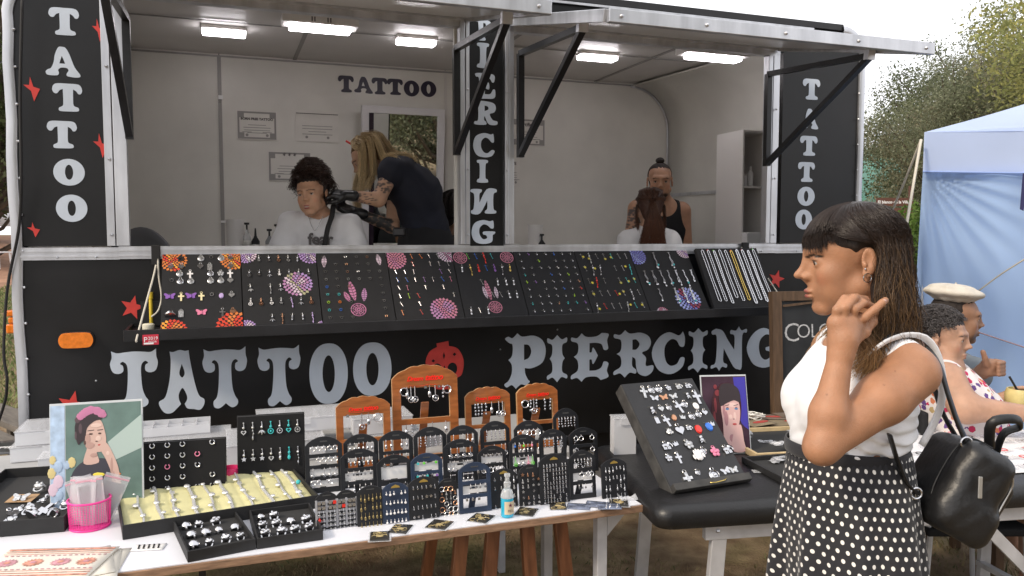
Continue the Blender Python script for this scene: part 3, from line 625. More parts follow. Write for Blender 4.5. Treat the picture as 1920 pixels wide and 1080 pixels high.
M_BRICK = mat('brick', (.34, .15, .085), .9, var=.35, vscale=12)
bl = thing('green_roof_building', 'low brick building with green sheet roof seen past the trailer end', 'building', (14, 30, 0), R(-4))
MB().bx(-4.4, 5, 0, 4, 0, 2.72).build('wall', mat('mortar_wall', (.30, .20, .15), .9, var=.2), bl)
bm_ = MB().bx(-.13, .13, -.03, .0, -.05, .05).mesh('brick', M_BRICK)
for r_ in range(8):
    for c_ in range(12):
        o = inst('brick', bm_, bl); o.location = (-4.2 + c_ * .29 + (.14 if r_ % 2 else 0), 0, 1.75 + r_ * .125)
mb = MB()
for k in range(30): mb.bar((-4.9 + k*.36, -.9, 2.62), (-4.9 + k*.36, 3, 5.1), .05, .05)
mb.add([(-5.1, -.9, 2.6), (5.8, -.9, 2.6), (5.8, 3, 5.1), (-5.1, 3, 5.1)], [(0, 1, 2, 3)]); mb.build('roof', mat('green_sheet', (.10, .25, .20), .5, var=.15, vscale=2), bl)
sg = thing('wooden_signpost', 'brown wooden sign boards on a dark post in front of the brick building', 'sign', (8.15, 17.5, 0))
M_SIGNW = mat('brown_sign_wood', (.11, .045, .03), .6, var=.3, vscale=20)
MB().bx(.52, .60, .03, .1, 0, 2.68).build('post', M_SIGNW, sg)
MB().bx(-.22, .58, 0, .03, 2.24, 2.42).build('sign_board', M_SIGNW, sg); MB().bx(-.26, .5, 0, .03, 2.02, 2.2).build('sign_board', M_SIGNW, sg)
t = inst('sign_text', text_mesh('sign_text', 'El blanco de la Villa', .088, mat('print_white', (.8, .8, .8), .5), offset=.002), sg); t.matrix_local = upright(MTr((-.19, -.004, 2.30)))
t = inst('sign_text', text_mesh('sign_text', '<  WC', .12, MATS['print_white']), sg); t.matrix_local = upright(MTr((-.23, -.004, 2.07)))
M_CARW = mat('car_paint_white', (.70, .71, .74), .2, coat=.8); M_GLASSD = mat('dark_glass', (.02, .025, .03), .06, spec=.8)
car = thing('parked_car', 'white parked car cut off by the left edge of the picture', 'car', (-18.6, 25.5, hgt(-18, 25.5) + .0), R(3))
side = spline([(-2.1, .35, 1), (-2.15, .75), (-1.9, .95), (-1.1, 1.05), (-.5, 1.45), (.8, 1.5), (1.5, 1.2), (2.05, 1.05), (2.2, .7), (2.15, .35, 1)], 5)
MB().prism([side], -.85, .85).build('body', M_CARW, car, bevel=.06)
win = spline([(-.95, 1.05, 1), (-.42, 1.40), (.75, 1.43), (1.35, 1.1, 1)], 4)
MB().prism([win], -.86, -.852).build('side_window', M_GLASSD, car)
MB().bx(-2.1, 2.15, -.87, -.855, .38, .5).build('sill_trim', M_BLKMETAL, car)
MB().bx(.35, .55, -.87, -.853, .93, .97).build('door_handle', M_BLKMETAL, car)
for x in (-1.35, 1.35):
    w = MB().lathe([(0, -.1), (.24, -.1), (.33, -.08), (.33, .08), (0, .1)], 20, (x, -.8, .33), MRo(R(90), 3, 'X')).build('wheel', mat('tyre_rubber', (.02, .02, .02), .8), car, smooth=40)
    MB().lathe([(0, -.115), (.19, -.11), (.21, -.1), (0, -.09)], 14, (x, -.81, .33), MRo(R(90), 3, 'X')).build('rim', M_ALU, w)
def cable(pts, r, name, label, cat, m):
    o = cord(pts, r, name, None, m); return tag(o, label, cat)
cable([at_y(42, -10, 3.3), at_y(38, 180, 3.3), at_y(40, 330, 3.3), at_y(35, 430, 3.35), at_y(14, 540, 3.4), at_y(7, 660, 3.4), at_y(13, 720, 3.4), at_y(-6, 800, 3.45), Vc((-2.6, 3.5, .02))], .006, 'power_cable', 'thin black cable hanging down beside the left end of the trailer', 'cable', M_STRAP)
M_OLDWOOD = mat('weathered_wood', (.16, .14, .12), .85, var=.4, vscale=9, bump=.3, bscale=60, stretch=(8, 1, 1))
stp = thing('wooden_step_frame', 'grey weathered wooden slat frame lying by the left end of the trailer', 'wooden frame', (-2.55, 3.75, .0), R(50))
for k in range(3): MB().bx(-.32 + k * .22, -.17 + k * .22, -.5, .5, .68, .71).build('slat', M_OLDWOOD, stp)
for sx in (-.3, .3):
    for sy in (-.42, .42): MB().bx(sx - .03, sx + .03, sy - .03, sy + .03, 0, .68).build('leg', M_OLDWOOD, stp)
pw = thing('white_plastic_chair', 'white plastic chair standing on the dirt track at the far left', 'chair', (-11.15, 17.2, hgt(-11, 17.2)), R(60))
MPW = mat('white_plastic', (.75, .75, .75), .4)
MB().bx(-.25, .25, -.25, .25, .42, .45).build('seat', MPW, pw); MB().bx(-.25, .25, .23, .26, .45, .9).build('backrest', MPW, pw)
for sx in (-.22, .22):
    for sy in (-.22, .22): MB().tube([(sx, sy, .42), (sx * 1.15, sy * 1.15, 0)], .02, 6).build('leg', MPW, pw)
def cloth(nm, c, tr=.25, rough=.7, c2=None):
    m = mat(nm, c, rough, var=.10, vscale=1.4, spec=.2); nt = m.node_tree; b = nt.nodes['Principled BSDF']
    t = nt.nodes.new('ShaderNodeBsdfTranslucent'); t.inputs['Color'].default_value = (*c, 1); mx = nt.nodes.new('ShaderNodeMixShader'); mx.inputs[0].default_value = tr
    nt.links.new(b.outputs[0], mx.inputs[1]); nt.links.new(t.outputs[0], mx.inputs[2]); nt.links.new(mx.outputs[0], nt.nodes['Material Output'].inputs['Surface']); return m
M_TBLUE = cloth('blue_tent_cloth', (.46, .63, .93), .5); M_TWHITE = cloth('pale_blue_valance', (.60, .71, .95), .4)
C0 = at_y(1733, 248, 5.2); zT = C0.z; zV = at_y(1728, 322, 5.2).z; X0 = C0.x
tent = thing('canopy_tent', 'pale blue canopy tent with a creased blue side curtain', 'tent', (X0, 5.2, 0), R(-27))
def sheet(z0, z1, x1, yoff, amp, f, nu, nv, fan=None):
    def fn(a, b):
        x = a*x1; z = z0 + (z1 - z0)*b - (.06*math.sin(min(x, 1.8)/1.8*1.57)*(1 - b) if z0 > 1 else 0); hang = (1 - b)
        y = yoff + amp*(.25 + hang)*(math.sin(x*f + 1.3*math.sin(z*1.1)) + .5*math.sin(x*f*2.3 + z*2.1) + .6*_nz.noise(Vc((x*4, z*1.6, 2))))*min(1, x/.12 + .1)
        if fan:
            dx, dz = x - .0, z1 - z; an = math.atan2(dz, dx + .02); y += fan*math.sin(an*34)*math.exp(-(dx*dx + dz*dz)/.5)*min(1, dx*9 + dz)
        return (x - .05*(1 - b)*(1 if amp > .02 else 0), y, z)
    mb = MB(); mb.grid(fn, nu, nv); return mb
sheet(.03, zV + .02, 3.6, .05, .045, 7.5, 260, 110, .022).build('side_curtain', M_TBLUE, tent, smooth=True)
sheet(zV, zT, 3.6, 0, .012, 3.4, 90, 14).build('valance', M_TWHITE, tent, smooth=True)
MB().tube([(0, .0, zV), (.5, 0, zV - .026), (1, 0, zV - .046), (1.8, 0, zV - .06), (3.6, 0, zV - .06)], .006, 6).build('valance_hem', mat('blue_hem', (.25, .36, .7), .7), tent)
mb = MB(); ap = Vc((1.8, 1.8, zT + .85))
def roof_face(a, b):
    def fn(s, t):
        p = Vc(a).lerp(Vc(b), s); q = p.lerp(ap, t); q.z -= .07*math.sin(math.pi*t) + .05*math.sin(math.pi*s)*(1 - t); return q
    return fn
for a, b in (((0, 0, zT), (3.6, 0, zT)), ((3.6, 0, zT), (3.6, 3.6, zT)), ((3.6, 3.6, zT), (0, 3.6, zT)), ((0, 3.6, zT), (0, 0, zT))): mb.grid(roof_face(a, b), 24, 16)
mb.build('roof', M_TWHITE, tent, smooth=True)
mb = MB(); mb.grid(lambda a, b: (.01, 3.6 * a, zV + (zT - zV) * b), 10, 4); mb.build('valance', M_TWHITE, tent)
M_POLE = mat('tent_pole_steel', (.5, .5, .52), .4, .8)
for x, y in ((.02, .08), (3.58, .08), (3.58, 3.55), (.02, 3.55)): MB().tube([(x, y, 0), (x, y, zT - .01)], .016, 8).build('pole', M_POLE, tent, smooth=True)
mb = MB(); mb.add([(.545, -.02, zV - .03), (.585, -.02, zV - .03), (.555, -.045, zV - .26), (.535, -.045, zV - .25)], [(0, 1, 2, 3)]); mb.build('tie_strap', mat('navy_strap', (.02, .02, .09), .7), tent, solid=.004)
MB().tube([(.30, -.035, 1.02), (.8, -.05, .86), (1.6, -.04, .70)], .018, 6, flat=.25).build('webbing_band', mat('dusty_pink_band', (.40, .27, .28), .8), tent)
cable([at_y(1727, 262, 5.15), at_y(1710, 361, 4.98), at_y(1686, 500, 4.75), at_z(1600, 980, 0)], .009, 'guy_rope', 'cream guy rope running steeply down from the tent corner', 'rope', M_ROPE)
cable([at_y(1727, 262, 5.15), at_y(1694, 345, 5.4), at_y(1640, 475, 5.8), at_y(1560, 690, 6.6)], .008, 'guy_rope', 'slanting guy rope from the tent corner over the green hedge', 'rope', M_ROPE)
kn = cord([at_y(1834, 546, 4.9), at_y(1880, 512, 4.8), at_y(1960, 462, 4.6)], .005, 'tied_cord', None, M_ROPE); tag(kn, 'cord tied in a knot, stretched across the blue curtain at the right', 'cord')
# ================================================================= TABLES
TZ = .75
TR = TM @ MTr((0, 0, 0))
M_TTOP = mat('white_table_laminate', (.74, .75, .80), .35, var=.06, vscale=3); M_PLY = mat('worn_wood_edge', (.30, .18, .11), .7, var=.4, vscale=20, stretch=(1, 6, 6), bump=.1)
M_WOODLEG = mat('varnished_brown_wood', (.22, .085, .035), .4, var=.45, vscale=8, stretch=(6, 6, .7), coat=.25)
tbl = thing('folding_table', 'white topped table with a worn wooden edge holding the earring stands', 'table', M=TM @ MTr((-1.5, -1.38, 0)))
MB().bx(-1.5, 1.325, -.325, .29, TZ - .003, TZ).build('table_top', M_TTOP, tbl)
MB().bx(-1.502, 1.33, -.33, .295, TZ - .026, TZ - .0035).build('table_edge', M_PLY, tbl, bevel=.002)
M_LEGW = mat('grey_white_metal', (.58, .58, .60), .45, .3, var=.2, vscale=12)
for x, y in ((1.22, -.24), (1.22, .22), (-1.4, -.24), (-1.4, .22)): MB().bx(x - .018, x + .018, y - .018, y + .018, 0, TZ - .026).build('leg', M_LEGW, tbl, bevel=.003)
for y in (-.24, .22):
    mb = MB().add([(1.24, y - .012, TZ - .027), (1.33, y - .012, TZ - .027), (1.24, y - .012, TZ - .12)], [(0, 1, 2)]); mb.build('bracket', M_LEGW, tbl, solid=.004)
MB().bar((1.22, -.22, .2), (1.22, .2, .2), .02, .02).build('cross_rail', M_LEGW, tbl)
MB().bx(-.02, .0, -.05, -.03, 0, TZ - .026).build('leg', M_BLKMETAL, tbl)
tb2 = thing('back_table', 'grey white folding table behind the stands, carrying the clear boxes', 'table', M=TM @ MTr((-1.6, -.66, 0)))
MB().bx(-1.5, 1.5, -.38, .33, TZ - .03, TZ - .002).build('table_top', mat('grey_table_laminate', (.42, .42, .42), .5, var=.12, vscale=4), tb2, bevel=.004)
for x in (-1.4, 1.4):
    for y in (-.3, .26): MB().bx(x - .015, x + .015, y - .015, y + .015, 0, TZ - .03).build('leg', M_LEGW, tb2)
trs = thing('wooden_trestle', 'brown varnished wooden trestle with splayed legs under the white table', 'trestle', M=TM @ MTr((-.56, -1.36, 0)))
for y in (-.16, .14):
    for x, dx in ((-.16, -.10), (-.055, -.09), (.055, .02), (.17, .06)):
        if y > 0 and x in (-.055, .055): continue
        MB().bar((x, y, TZ - .03), (x + dx, y - (.08 if y < 0 else -.05), 0), .045 if y < 0 else .04, .028, up=(0, 1, 0)).build('leg', M_WOODLEG, trs, bevel=.003)
MB().bx(-.24, .24, -.19, -.16, TZ - .07, TZ - .028).build('top_rail', M_WOODLEG, trs); MB().bx(-.24, .24, .12, .15, TZ - .07, TZ - .028).build('top_rail', M_WOODLEG, trs)
MA = MTr((.45, 2.405, 0)) @ MRo(R(9.5), 4, 'Z')
mt = thing('massage_couch', 'folding massage couch with black leatherette top on pale metal legs', 'couch table', M=MA)
M_LEATH = mat('black_leatherette', (.011, .011, .012), .40, var=.3, vscale=8, bump=.12, bscale=120, spec=.6)
MZ = .785
def cushion(a, b, w=1.9, d=.76, h=.065, r=.055):
    return None
top = [(cx + .05*math.cos(R(t)), cy + .05*math.sin(R(t))) for cx, cy, t0 in ((.05, .05, 180), (1.85, .05, 270), (1.85, .71, 0), (.05, .71, 90)) for t in range(t0, t0 + 91, 15)]
mb = MB(); k = len(top); lay = [(.004, MZ - .075), (-.006, MZ - .06), (-.006, MZ - .028), (.006, MZ - .008), (.03, MZ)]
for ins, z in lay:
    for x, y in top:
        cx, cy = .95, .38; mb.v.append((cx + (x - cx)*(1 - ins/.95), cy + (y - cy)*(1 - ins/.38), z))
for i in range(len(lay) - 1):
    for j in range(k): mb.f.append((i*k + j, i*k + (j + 1) % k, (i + 1)*k + (j + 1) % k, (i + 1)*k + j)); mb.m.append(0)
mb.f.append(tuple((len(lay) - 1)*k + j for j in range(k))); mb.f.append(tuple(range(k))[::-1]); mb.m += [0, 0]
mb.build('padded_top', M_LEATH, mt, smooth=50)
for y in (.05, .71):
    MB().bx(.17, 1.75, y - .015, y + .015, MZ - .13, MZ - .076).build('side_rail', M_LEGW, mt, bevel=.003)
for x in (.19, 1.72):
    for y in (.05, .71): MB().bar((x + .03, y - .0, MZ - .10), (x - (.02 if x < 1 else -.02), y, 0), .05, .026, up=(0, 1, 0)).build('leg', M_LEGW, mt, bevel=.003)
    MB().bar((x, .05, .2), (x, .71, .2), .03, .02).build('end_rail', M_LEGW, mt)
MB().bar((.70, .035, MZ - .13), (.22, .035, .18), .04, .012, up=(0, 1, 0)).build('brace', M_LEGW, mt)
MB().bar((.46, .026, MZ - .36), (.30, .026, .24), .034, .01, up=(0, 1, 0)).build('brace', M_LEGW, mt)
MB().bar((1.15, .035, MZ - .13), (1.65, .035, .18), .04, .012, up=(0, 1, 0)).build('brace', M_LEGW, mt)
for x in (.21, .66, 1.2, 1.7): MB().sph((x, .034, MZ - .10), .007, 8).build('bolt', M_ALU, mt)
# ================================================================= THINGS INSIDE THE TRAILER
def tl(M): return TM @ M
M_LED = mat('led_diffuser', (.9, .9, .95), .4, emit=(1, .95, .98), es=13)
M_HOUS = mat('lamp_housing_white', (.72, .70, .68), .4)
def lamp_fix(px, py, wpx, housing, label):
    o = TMI @ EYE; d = TMI.to_3x3() @ ray(px, py); p = o + d*((CEIL - .035 - o.z)/d.z); Y = (TM @ p).y
    w = wpx*scale_at(Y)*1.02
    t = thing('ceiling_light', label, 'ceiling light', M=TM @ MTr((p.x, p.y, CEIL - .001)), group='lit lamps under the trailer ceiling')
    if housing: MB().bx(-w * .62, w * .62, -.07, .07, -.05, 0).build('lamp_housing', M_HOUS, t, bevel=.006)
    else: MB().bx(-w * .52, w * .52, -.05, .05, -.022, 0).build('lamp_housing', M_HOUS, t, bevel=.004)
    z = -.05 if housing else -.022
    MB().bx(-w * .5, w * .5, -.045, .045, z - .026, z).build('diffuser', M_LED, t, bevel=.008)
    if housing:
        for x in (-.05, -.035, .035, .05): MB().bx(x - .003, x + .003, -.072, -.07, -.04, -.015).build('vent_slot', M_BLKMETAL, t)
lamp_fix(420, 62, 74, False, 'lit ceiling lamp furthest left inside the trailer')
lamp_fix(600, 45, 108, True, 'long lit lamp with boxy white housing above the tattooing woman')
lamp_fix(780, 80, 70, False, 'small lit ceiling lamp above the inside TATTOO lettering')
lamp_fix(1120, 109, 72, False, 'small lit ceiling lamp just right of the PIERCING pillar')
lamp_fix(1337, 101, 108, True, 'long lit lamp with boxy housing at the right over the man')
a = on_wall(674, 199, YB - .03); b = on_wall(829, 462, YB - .03)
mr = thing('wall_mirror', 'white framed wall mirror reflecting green trees behind the bending woman', 'mirror', M=TM @ MTr((a.x, YB - .004, b.z - .25)) @ MRo(R(4.6), 4, 'X'))
W, H = b.x - a.x, a.z - b.z + .25; F = .05
MB().prism([[(0, 0), (W, 0), (W, H), (0, H)], [(F, F), (F, H - F), (W - F, H - F), (W - F, F)]], -.03, 0).build('frame', mat('mirror_frame_white', (.62, .61, .62), .35), mr, bevel=.004)
MB().bx(F, F + .035, -.016, -.012, F, H - F).build('dark_edge', mat('dark_mirror_edge', (.03, .02, .03), .2), mr)
MB().bx(F, W - F, -.012, -.006, F, H - F).build('mirror_glass', mat('mirror_silver', (.86, .88, .86), .015, 1.0), mr)
bb = thing('hanging_bulb', 'round lit bulb on a cable, seen as a reflection in the mirror', 'light bulb', (3.1, -2.6, 2.95))
MB().sph((0, 0, 0), .06, 16).build('bulb', mat('bulb_glow', (1, 1, 1), .3, emit=(1, .97, .9), es=14), bb, smooth=True)
MB().lathe([(.018, .05), (.018, .11), (0, .11)], 10).build('socket', M_BLKMETAL, bb); MB().tube([(0, 0, .1), (0, 0, .8)], .004, 5).build('cable', M_BLKMETAL, bb)
M_PAPER = mat('certificate_paper', (.66, .64, .60), .6, var=.05); M_INK = mat('print_ink', (.10, .09, .09), .7); M_INKL = mat('print_ink_light', (.28, .27, .26), .7)
def certificate(x0, y0, x1, y1, label, lines, border=True, seed=0, gl=False):
    a = on_wall(x0, y0, YB - .004); b = on_wall(x1, y1, YB - .004); W, H = b.x - a.x, a.z - b.z; r = random.Random(seed)
    t = thing('framed_certificate', label, 'certificate', M=TM @ MTr(((a.x + b.x) / 2, YB - .002, b.z)))
    MB().bx(-W / 2, W / 2, -.004, 0, 0, H).build('paper', M_PAPER, t)
    if border:
        e = .018; f = MB().prism([[(-W/2 + .006, .006), (W/2 - .006, .006), (W/2 - .006, H - .006), (-W/2 + .006, H - .006)], [(-W/2 + e, e), (-W/2 + e, H - e), (W/2 - e, H - e), (W/2 - e, e)]], -.0052, -.0042)
        for cx in (-1, 1):
            for cz in (0, 1): f.bx(cx*(W/2 - .03) - .018, cx*(W/2 - .03) + .018, -.0053, -.0043, (.03 if cz == 0 else H - .03) - .018, (.03 if cz == 0 else H - .03) + .018)
        f.build('printed_border', M_INKL, t)
    for k, (txt, fz, sz) in enumerate(lines):
        o = inst('printed_text', text_mesh('printed_text', txt, sz, M_INK if k == 0 else M_INKL, ext=.0002, align='CENTER', offset=.001 if k == 0 else 0), t); o.matrix_local = upright(MTr((0, -.0056, H * fz)))
    f = MB()
    for k in range(4):
        z = H*(.5 - .09*k); w = W*r.uniform(.2, .36); f.bx(-w, w, -.0052, -.0046, z, z + .004)
    for cx in (-.25, .25): f.bx(W*cx - .03, W*cx + .03, -.0052, -.0046, .05, .054); f.sph((W*cx, -.005, .032), .01, 8, sc_=(1, .05, 1))
    f.build('printed_lines', M_INKL, t); return t
certificate(443, 206, 520, 264, 'framed certificate with ornate border, leftmost of the upper pair on the wall', [('BORN FREE TATTOO', .68, .022)], seed=1)
certificate(554, 206, 635, 268, 'certificate with a plain dark top bar beside the mirror', [('----------------------', .86, .04)], False, 2)
certificate(502, 283, 584, 341, 'lower certificate with thin frame partly behind the curly haired woman', [('* * *', .78, .05)], True, 3)
certificate(958, 221, 1022, 275, 'certificate with scalloped border just right of the PIERCING pillar', [('Certificado', .72, .04)], True, 4)
certificate(945, 298, 974, 350, 'small white poster with dark drawing below the right certificate', [('ARTE', .80, .03)], False, 5)
a = on_wall(1394, 243, .55); b = on_wall(1442, 458, .55)
un = thing('shelf_unit', 'white shelf unit standing inside at the right end of the window', 'shelf', M=TM @ MTr((a.x, .55, b.z - .6)))
W, H = b.x - a.x, a.z - b.z + .6
for bx_ in ((0, .012, 0, .3, 0, H), (W - .012, W, 0, .3, 0, H)): MB().bx(*bx_).build('side', M_HOUS, un)
MB().bx(.012, W - .012, .29, .3, 0, H).build('back', M_HOUS, un)
for z in (.0, .35, .62, a.z - on_wall(1400, 352, .55).z and H - (a.z - on_wall(1400, 352, .55).z), H - .014): MB().bx(.012, W - .012, .002, .288, z, z + .012).build('shelf', M_HOUS, un)
zs = H - (a.z - on_wall(1400, 352, .55).z) + .0125
M_WP = MATS['white_plastic']
def lathe_thing(name, label, cat, prof, n, m, M, group=None, extra=()):
    t = thing(name, label, cat, M=M, group=group)
    MB().lathe(prof, n).build('body', m, t, smooth=40)
    for nm, pr, mm in extra: MB().lathe(pr, n).build(nm, mm, t, smooth=40)
    return t
base = TM @ MTr((a.x, .55, b.z - .6))
lathe_thing('jar', 'small white jar on the upper shelf of the white unit', 'jar', [(.025, 0), (.03, .005), (.03, .06), (.022, .07), (0, .07)], 14, M_WP, base @ MTr((.06, .08, zs)), None, [('lid', [(.026, .07), (.026, .085), (0, .085)], M_HOUS)])
lathe_thing('bottle', 'white narrow bottle beside the jar on the shelf unit', 'bottle', [(.018, 0), (.02, .005), (.02, .09), (.008, .11), (0, .11)], 14, M_WP, base @ MTr((.12, .08, zs)), None, [('cap', [(.01, .11), (.01, .135), (0, .135)], M_HOUS)])
MB().bx(.0, W - .03, -.06, -.002, .60, .68).xf(Matrix.Identity(4)).build('drawer', M_WP, un, bevel=.006)
wk = thing('work_shelf', 'white work shelf along the back wall under the certificates', 'shelf', M=TM @ MTr((-1.4, 1.55, 0)))
MB().bx(-.85, 3.0, -.25, .24, 1.45, 1.48).build('shelf_board', M_HOUS, wk)
for x in (-.7, .9, 2.8): MB().bx(x - .02, x + .02, -.2, .2, FLOOR, 1.449).build('bracket', M_HOUS, wk)
def on_shelf(px, yl=1.42, z=1.481): p = on_wall(px, 440, yl); return TM @ MTr((p.x, yl, z))
M_ROLL = mat('paper_roll', (.72, .71, .69), .9, bump=.1, bscale=120)
lathe_thing('paper_towel_roll', 'white paper towel roll standing left of the bottles', 'paper roll', [(.02, 0), (.052, .0), (.052, .235), (.02, .235), (.02, .2)], 20, M_ROLL, on_shelf(441))
lathe_thing('paper_towel_roll', 'white paper towel roll standing at the right side window', 'paper roll', [(.02, 0), (.055, .0), (.055, .21), (.02, .21), (.02, .2)], 20, M_ROLL, on_shelf(1004))
pumpp = lambda h: [('pump', [(.006, h), (.006, h + .03), (.016, h + .032), (.016, h + .045), (0, h + .045)], M_BLKMETAL)]
M_CLR = mat('clear_plastic', (.85, .87, .88), .15, trans=.6, alpha=.8)
bts = [(463, .024, .17, M_CLR, 'clear spray bottle next to the paper towel roll'), (479, .026, .13, M_BLKMETAL, 'black squeeze bottle with pointed tip on the work shelf'), (505, .025, .13, mat('grey_bottle', (.25, .26, .27), .2), 'grey pump bottle with label on the work shelf'),
       (519, .022, .16, M_CLR, 'pale spray bottle closest to the seated curly haired woman'), (1016, .026, .10, M_BLKMETAL, 'black pump bottle in front of the right paper roll')]
for px, r_, h, m_, lb in bts:
    ex = [('nozzle', [(.008, h), (.004, h + .05), (0, h + .05)], m_)] if 'squeeze' in lb else pumpp(h)
    t = lathe_thing('bottle', lb, 'bottle', [(r_ * .9, 0), (r_, .006), (r_, h * .75), (r_ * .4, h * .95), (r_ * .4, h), (0, h)], 16, m_, on_shelf(px, 1.36), None, ex)
    MB().lathe([(r_ * 1.02, h * .2), (r_ * 1.02, h * .6)], 16).build('label', mat('bottle_label', (.45, .45, .42), .6), t, smooth=True)
t = tag(MB().bx(-.07, .07, -.05, .05, 0, .035).build('supply_box', M_BLKMETAL, None, bevel=.003), 'flat black and white box of supplies under the bottles', 'box'); t.matrix_world = on_shelf(508, 1.3)
t = tag(MB().bx(-.13, .13, -.06, .06, 0, .05).build('tissue_box', M_HOUS, None, bevel=.01), 'low white box behind the sill at the right window', 'box'); t.matrix_world = on_shelf(1065, 1.3)
t = thing('office_chair', 'grey chair back just showing above the sill at the left inside', 'chair', M=TM @ MTr((-1.82, .55, FLOOR)))
mb = MB(); mb.grid(lambda a, b: (-.13 + .26 * a, .04 * math.sin(a * 3.14), .55 + .37 * b * (1 - .25 * (2 * a - 1) ** 2)), 10, 8); mb.build('backrest', mat('grey_fabric', (.16, .16, .17), .9), t, smooth=True, solid=.03)
MB().bx(-.2, .2, -.42, 0, .44, .5).build('seat', MATS['grey_fabric'], t, bevel=.02); MB().tube([(0, -.2, 0.02), (0, -.2, .44)], .03, 8).build('pedestal', M_BLKMETAL, t)
# ================================================================= JEWELLERY LIBRARY (small shared meshes, front is -y, hanging from the origin)
JM = {}
def jm(n, mb, smooth=40):
    JM[n] = mb.mesh(n, M_CHROME, smooth); return JM[n]
def P2(pts, y=.0016, c=(0, 0, 0)): return MB().prism([pts], -y, y, c=c)
s_ = .001
def sc2(P, k, dz=0): return [(x*k, z*k + dz) for x, z in P]
m_ = MB().prism([[(x * s_, z * s_) for x, z in [(-3.4, -34), (3.4, -34), (3.4, -16), (11, -16), (11, -9.5), (3.4, -9.5), (3.4, 0), (-3.4, 0), (-3.4, -9.5), (-11, -9.5), (-11, -16), (-3.4, -16)]]], -.0026, 0); m_.ring((0, -.001, .003), .004, .001, n=8, k=4); jm('cross', m_)
hp = [(16*math.sin(t)**3, 13*math.cos(t) - 5*math.cos(2*t) - 2*math.cos(3*t) - math.cos(4*t)) for t in [i*math.pi/10 for i in range(20)]]
m_ = MB().prism([sc2(hp, .00072, -.012)], -.0028, 0); m_.ring((0, -.001, .003), .004, .001, n=8, k=4); jm('heart', m_)
m_ = MB().lathe([(0, -.003), (.010, -.003), (.0125, -.001), (.0125, 0), (0, 0)], 14, (0, 0, -.012), MRo(R(-90), 3, 'X')); m_.ring((0, -.004, -.012), .0095, .0011, n=12, k=4); m_.ring((0, -.001, .003), .004, .001, n=8, k=4); m_.sph((0, -.004, -.012), .004, 6); jm('disc', m_)
wing = spline([(0, -6, 1), (4, 0), (16, 7), (20, 2), (14, -8), (15, -16), (7, -18), (0, -10, 1)], 3)
m_ = MB().prism([sc2(wing, .001, -.004)], -.002, 0); m_.prism([[(-x, z) for x, z in sc2(wing, .001, -.004)]], -.002, 0); m_.sph((0, -.003, -.012), .003, 6, sc_=(1, 1, 3)); jm('butterfly', m_)
m_ = MB().ring((0, -.003, -.010), .009, .0016, n=14, k=5); m_.sph((0, -.003, .0), .003, 6); jm('hoop', m_)
m_ = MB().ring((0, -.003, -.009), .008, .0018, n=12, k=5, a0=-50, a1=230); m_.sph((-.005, -.003, -.015), .0028, 6); m_.sph((.005, -.003, -.015), .0028, 6); jm('horseshoe', m_)
m_ = MB().tube([(-.003, -.003, 0), (.003, -.003, -.024)], .0009, 5); m_.sph((-.003, -.003, .001), .0024, 6); m_.sph((.004, -.003, -.025), .0024, 6); jm('barbell', m_)
m_ = MB().tube([(0, -.003, .004), (.0015, -.004, -.008)], .0013, 5); m_.sph((0, -.003, .005), .0028, 6); m_.sph((.002, -.005, -.010), .0048, 8); jm('stud', m_)
def dangle(n, f):
    m_ = MB().tube([(0, -.003, .004), (.001, -.004, -.008)], .0013, 5); m_.sph((0, -.003, .005), .0030, 6); m_.sph((0, -.004, -.011), .0046, 7); f(m_); jm(n, m_)
dangle('dangle_heart', lambda m: m.prism([sc2(hp, .00055, -.026), sc2(hp[::-1], .0003, -.026)], -.005, -.003))
dangle('dangle_drop', lambda m: (m.ring((0, -.004, -.018), .0025, .0009, n=8, k=4), m.sph((0, -.004, -.027), .0052, 8, sc_=(1, .6, 1.5))))
dangle('dangle_long', lambda m: (m.tube([(0, -.004, -.014), (.002, -.004, -.03), (0, -.004, -.046)], .001, 4), m.sph((0, -.004, -.022), .003, 6), m.sph((.002, -.004, -.032), .003, 6), m.sph((0, -.004, -.046), .0045, 6, sc_=(.7, .6, 1.6))))
dangle('dangle_star', lambda m: m.prism([[(x * .009, z * .009 - .024) for x, z in star(5, .45)]], -.0055, -.003))
dangle('dangle_ring', lambda m: (m.ring((0, -.004, -.026), .0085, .0016, n=12, k=5), m.sph((0, -.004, -.026), .004, 6)))
dangle('dangle_leaf', lambda m: [m.sph((math.sin(R(a)) * .008, -.004, -.02 - math.cos(R(a)) * .009), .003, 6, sc_=(1, .6, 3), M=MRo(R(-a), 3, 'Y')) for a in (-45, 0, 45)])
m_ = MB(); m_.sph((0, -.008, -.013), .013, 10, sc_=(1, .5, .9)); m_.lathe([(.021, -.004), (.021, 0), (0, .002)], 14, (0, -.006, -.022)); jm('bell_hat', m_)
m_ = MB().bx(-.009, .009, -.002, 0, -.03, -.002); m_.ring((0, -.001, .002), .004, .001, n=8, k=4); jm('tag', m_)
fl = MB();
for a in range(0, 360, 72): fl.sph((math.sin(R(a))*.008, -.003, -.013 + math.cos(R(a))*.008), .0055, 7, sc_=(1, .4, 1))
fl.sph((0, -.004, -.013), .004, 6); fl.ring((0, -.001, .001), .004, .001, n=8, k=4); jm('flower', fl)
an = MB().sph((0, -.003, -.014), .009, 8, sc_=(1.3, .4, .8)); an.sph((.011, -.003, -.009), .005, 6, sc_=(1, .5, 1)); [an.bx(x - .0022, x + .0022, -.004, -.001, -.027, -.018) for x in (-.008, -.003, .004, .009)]; an.tube([(.015, -.003, -.01), (.019, -.003, -.016), (.018, -.003, -.021)], .0018, 5); an.ring((0, -.001, -.003), .004, .001, n=8, k=4); jm('elephant', an)
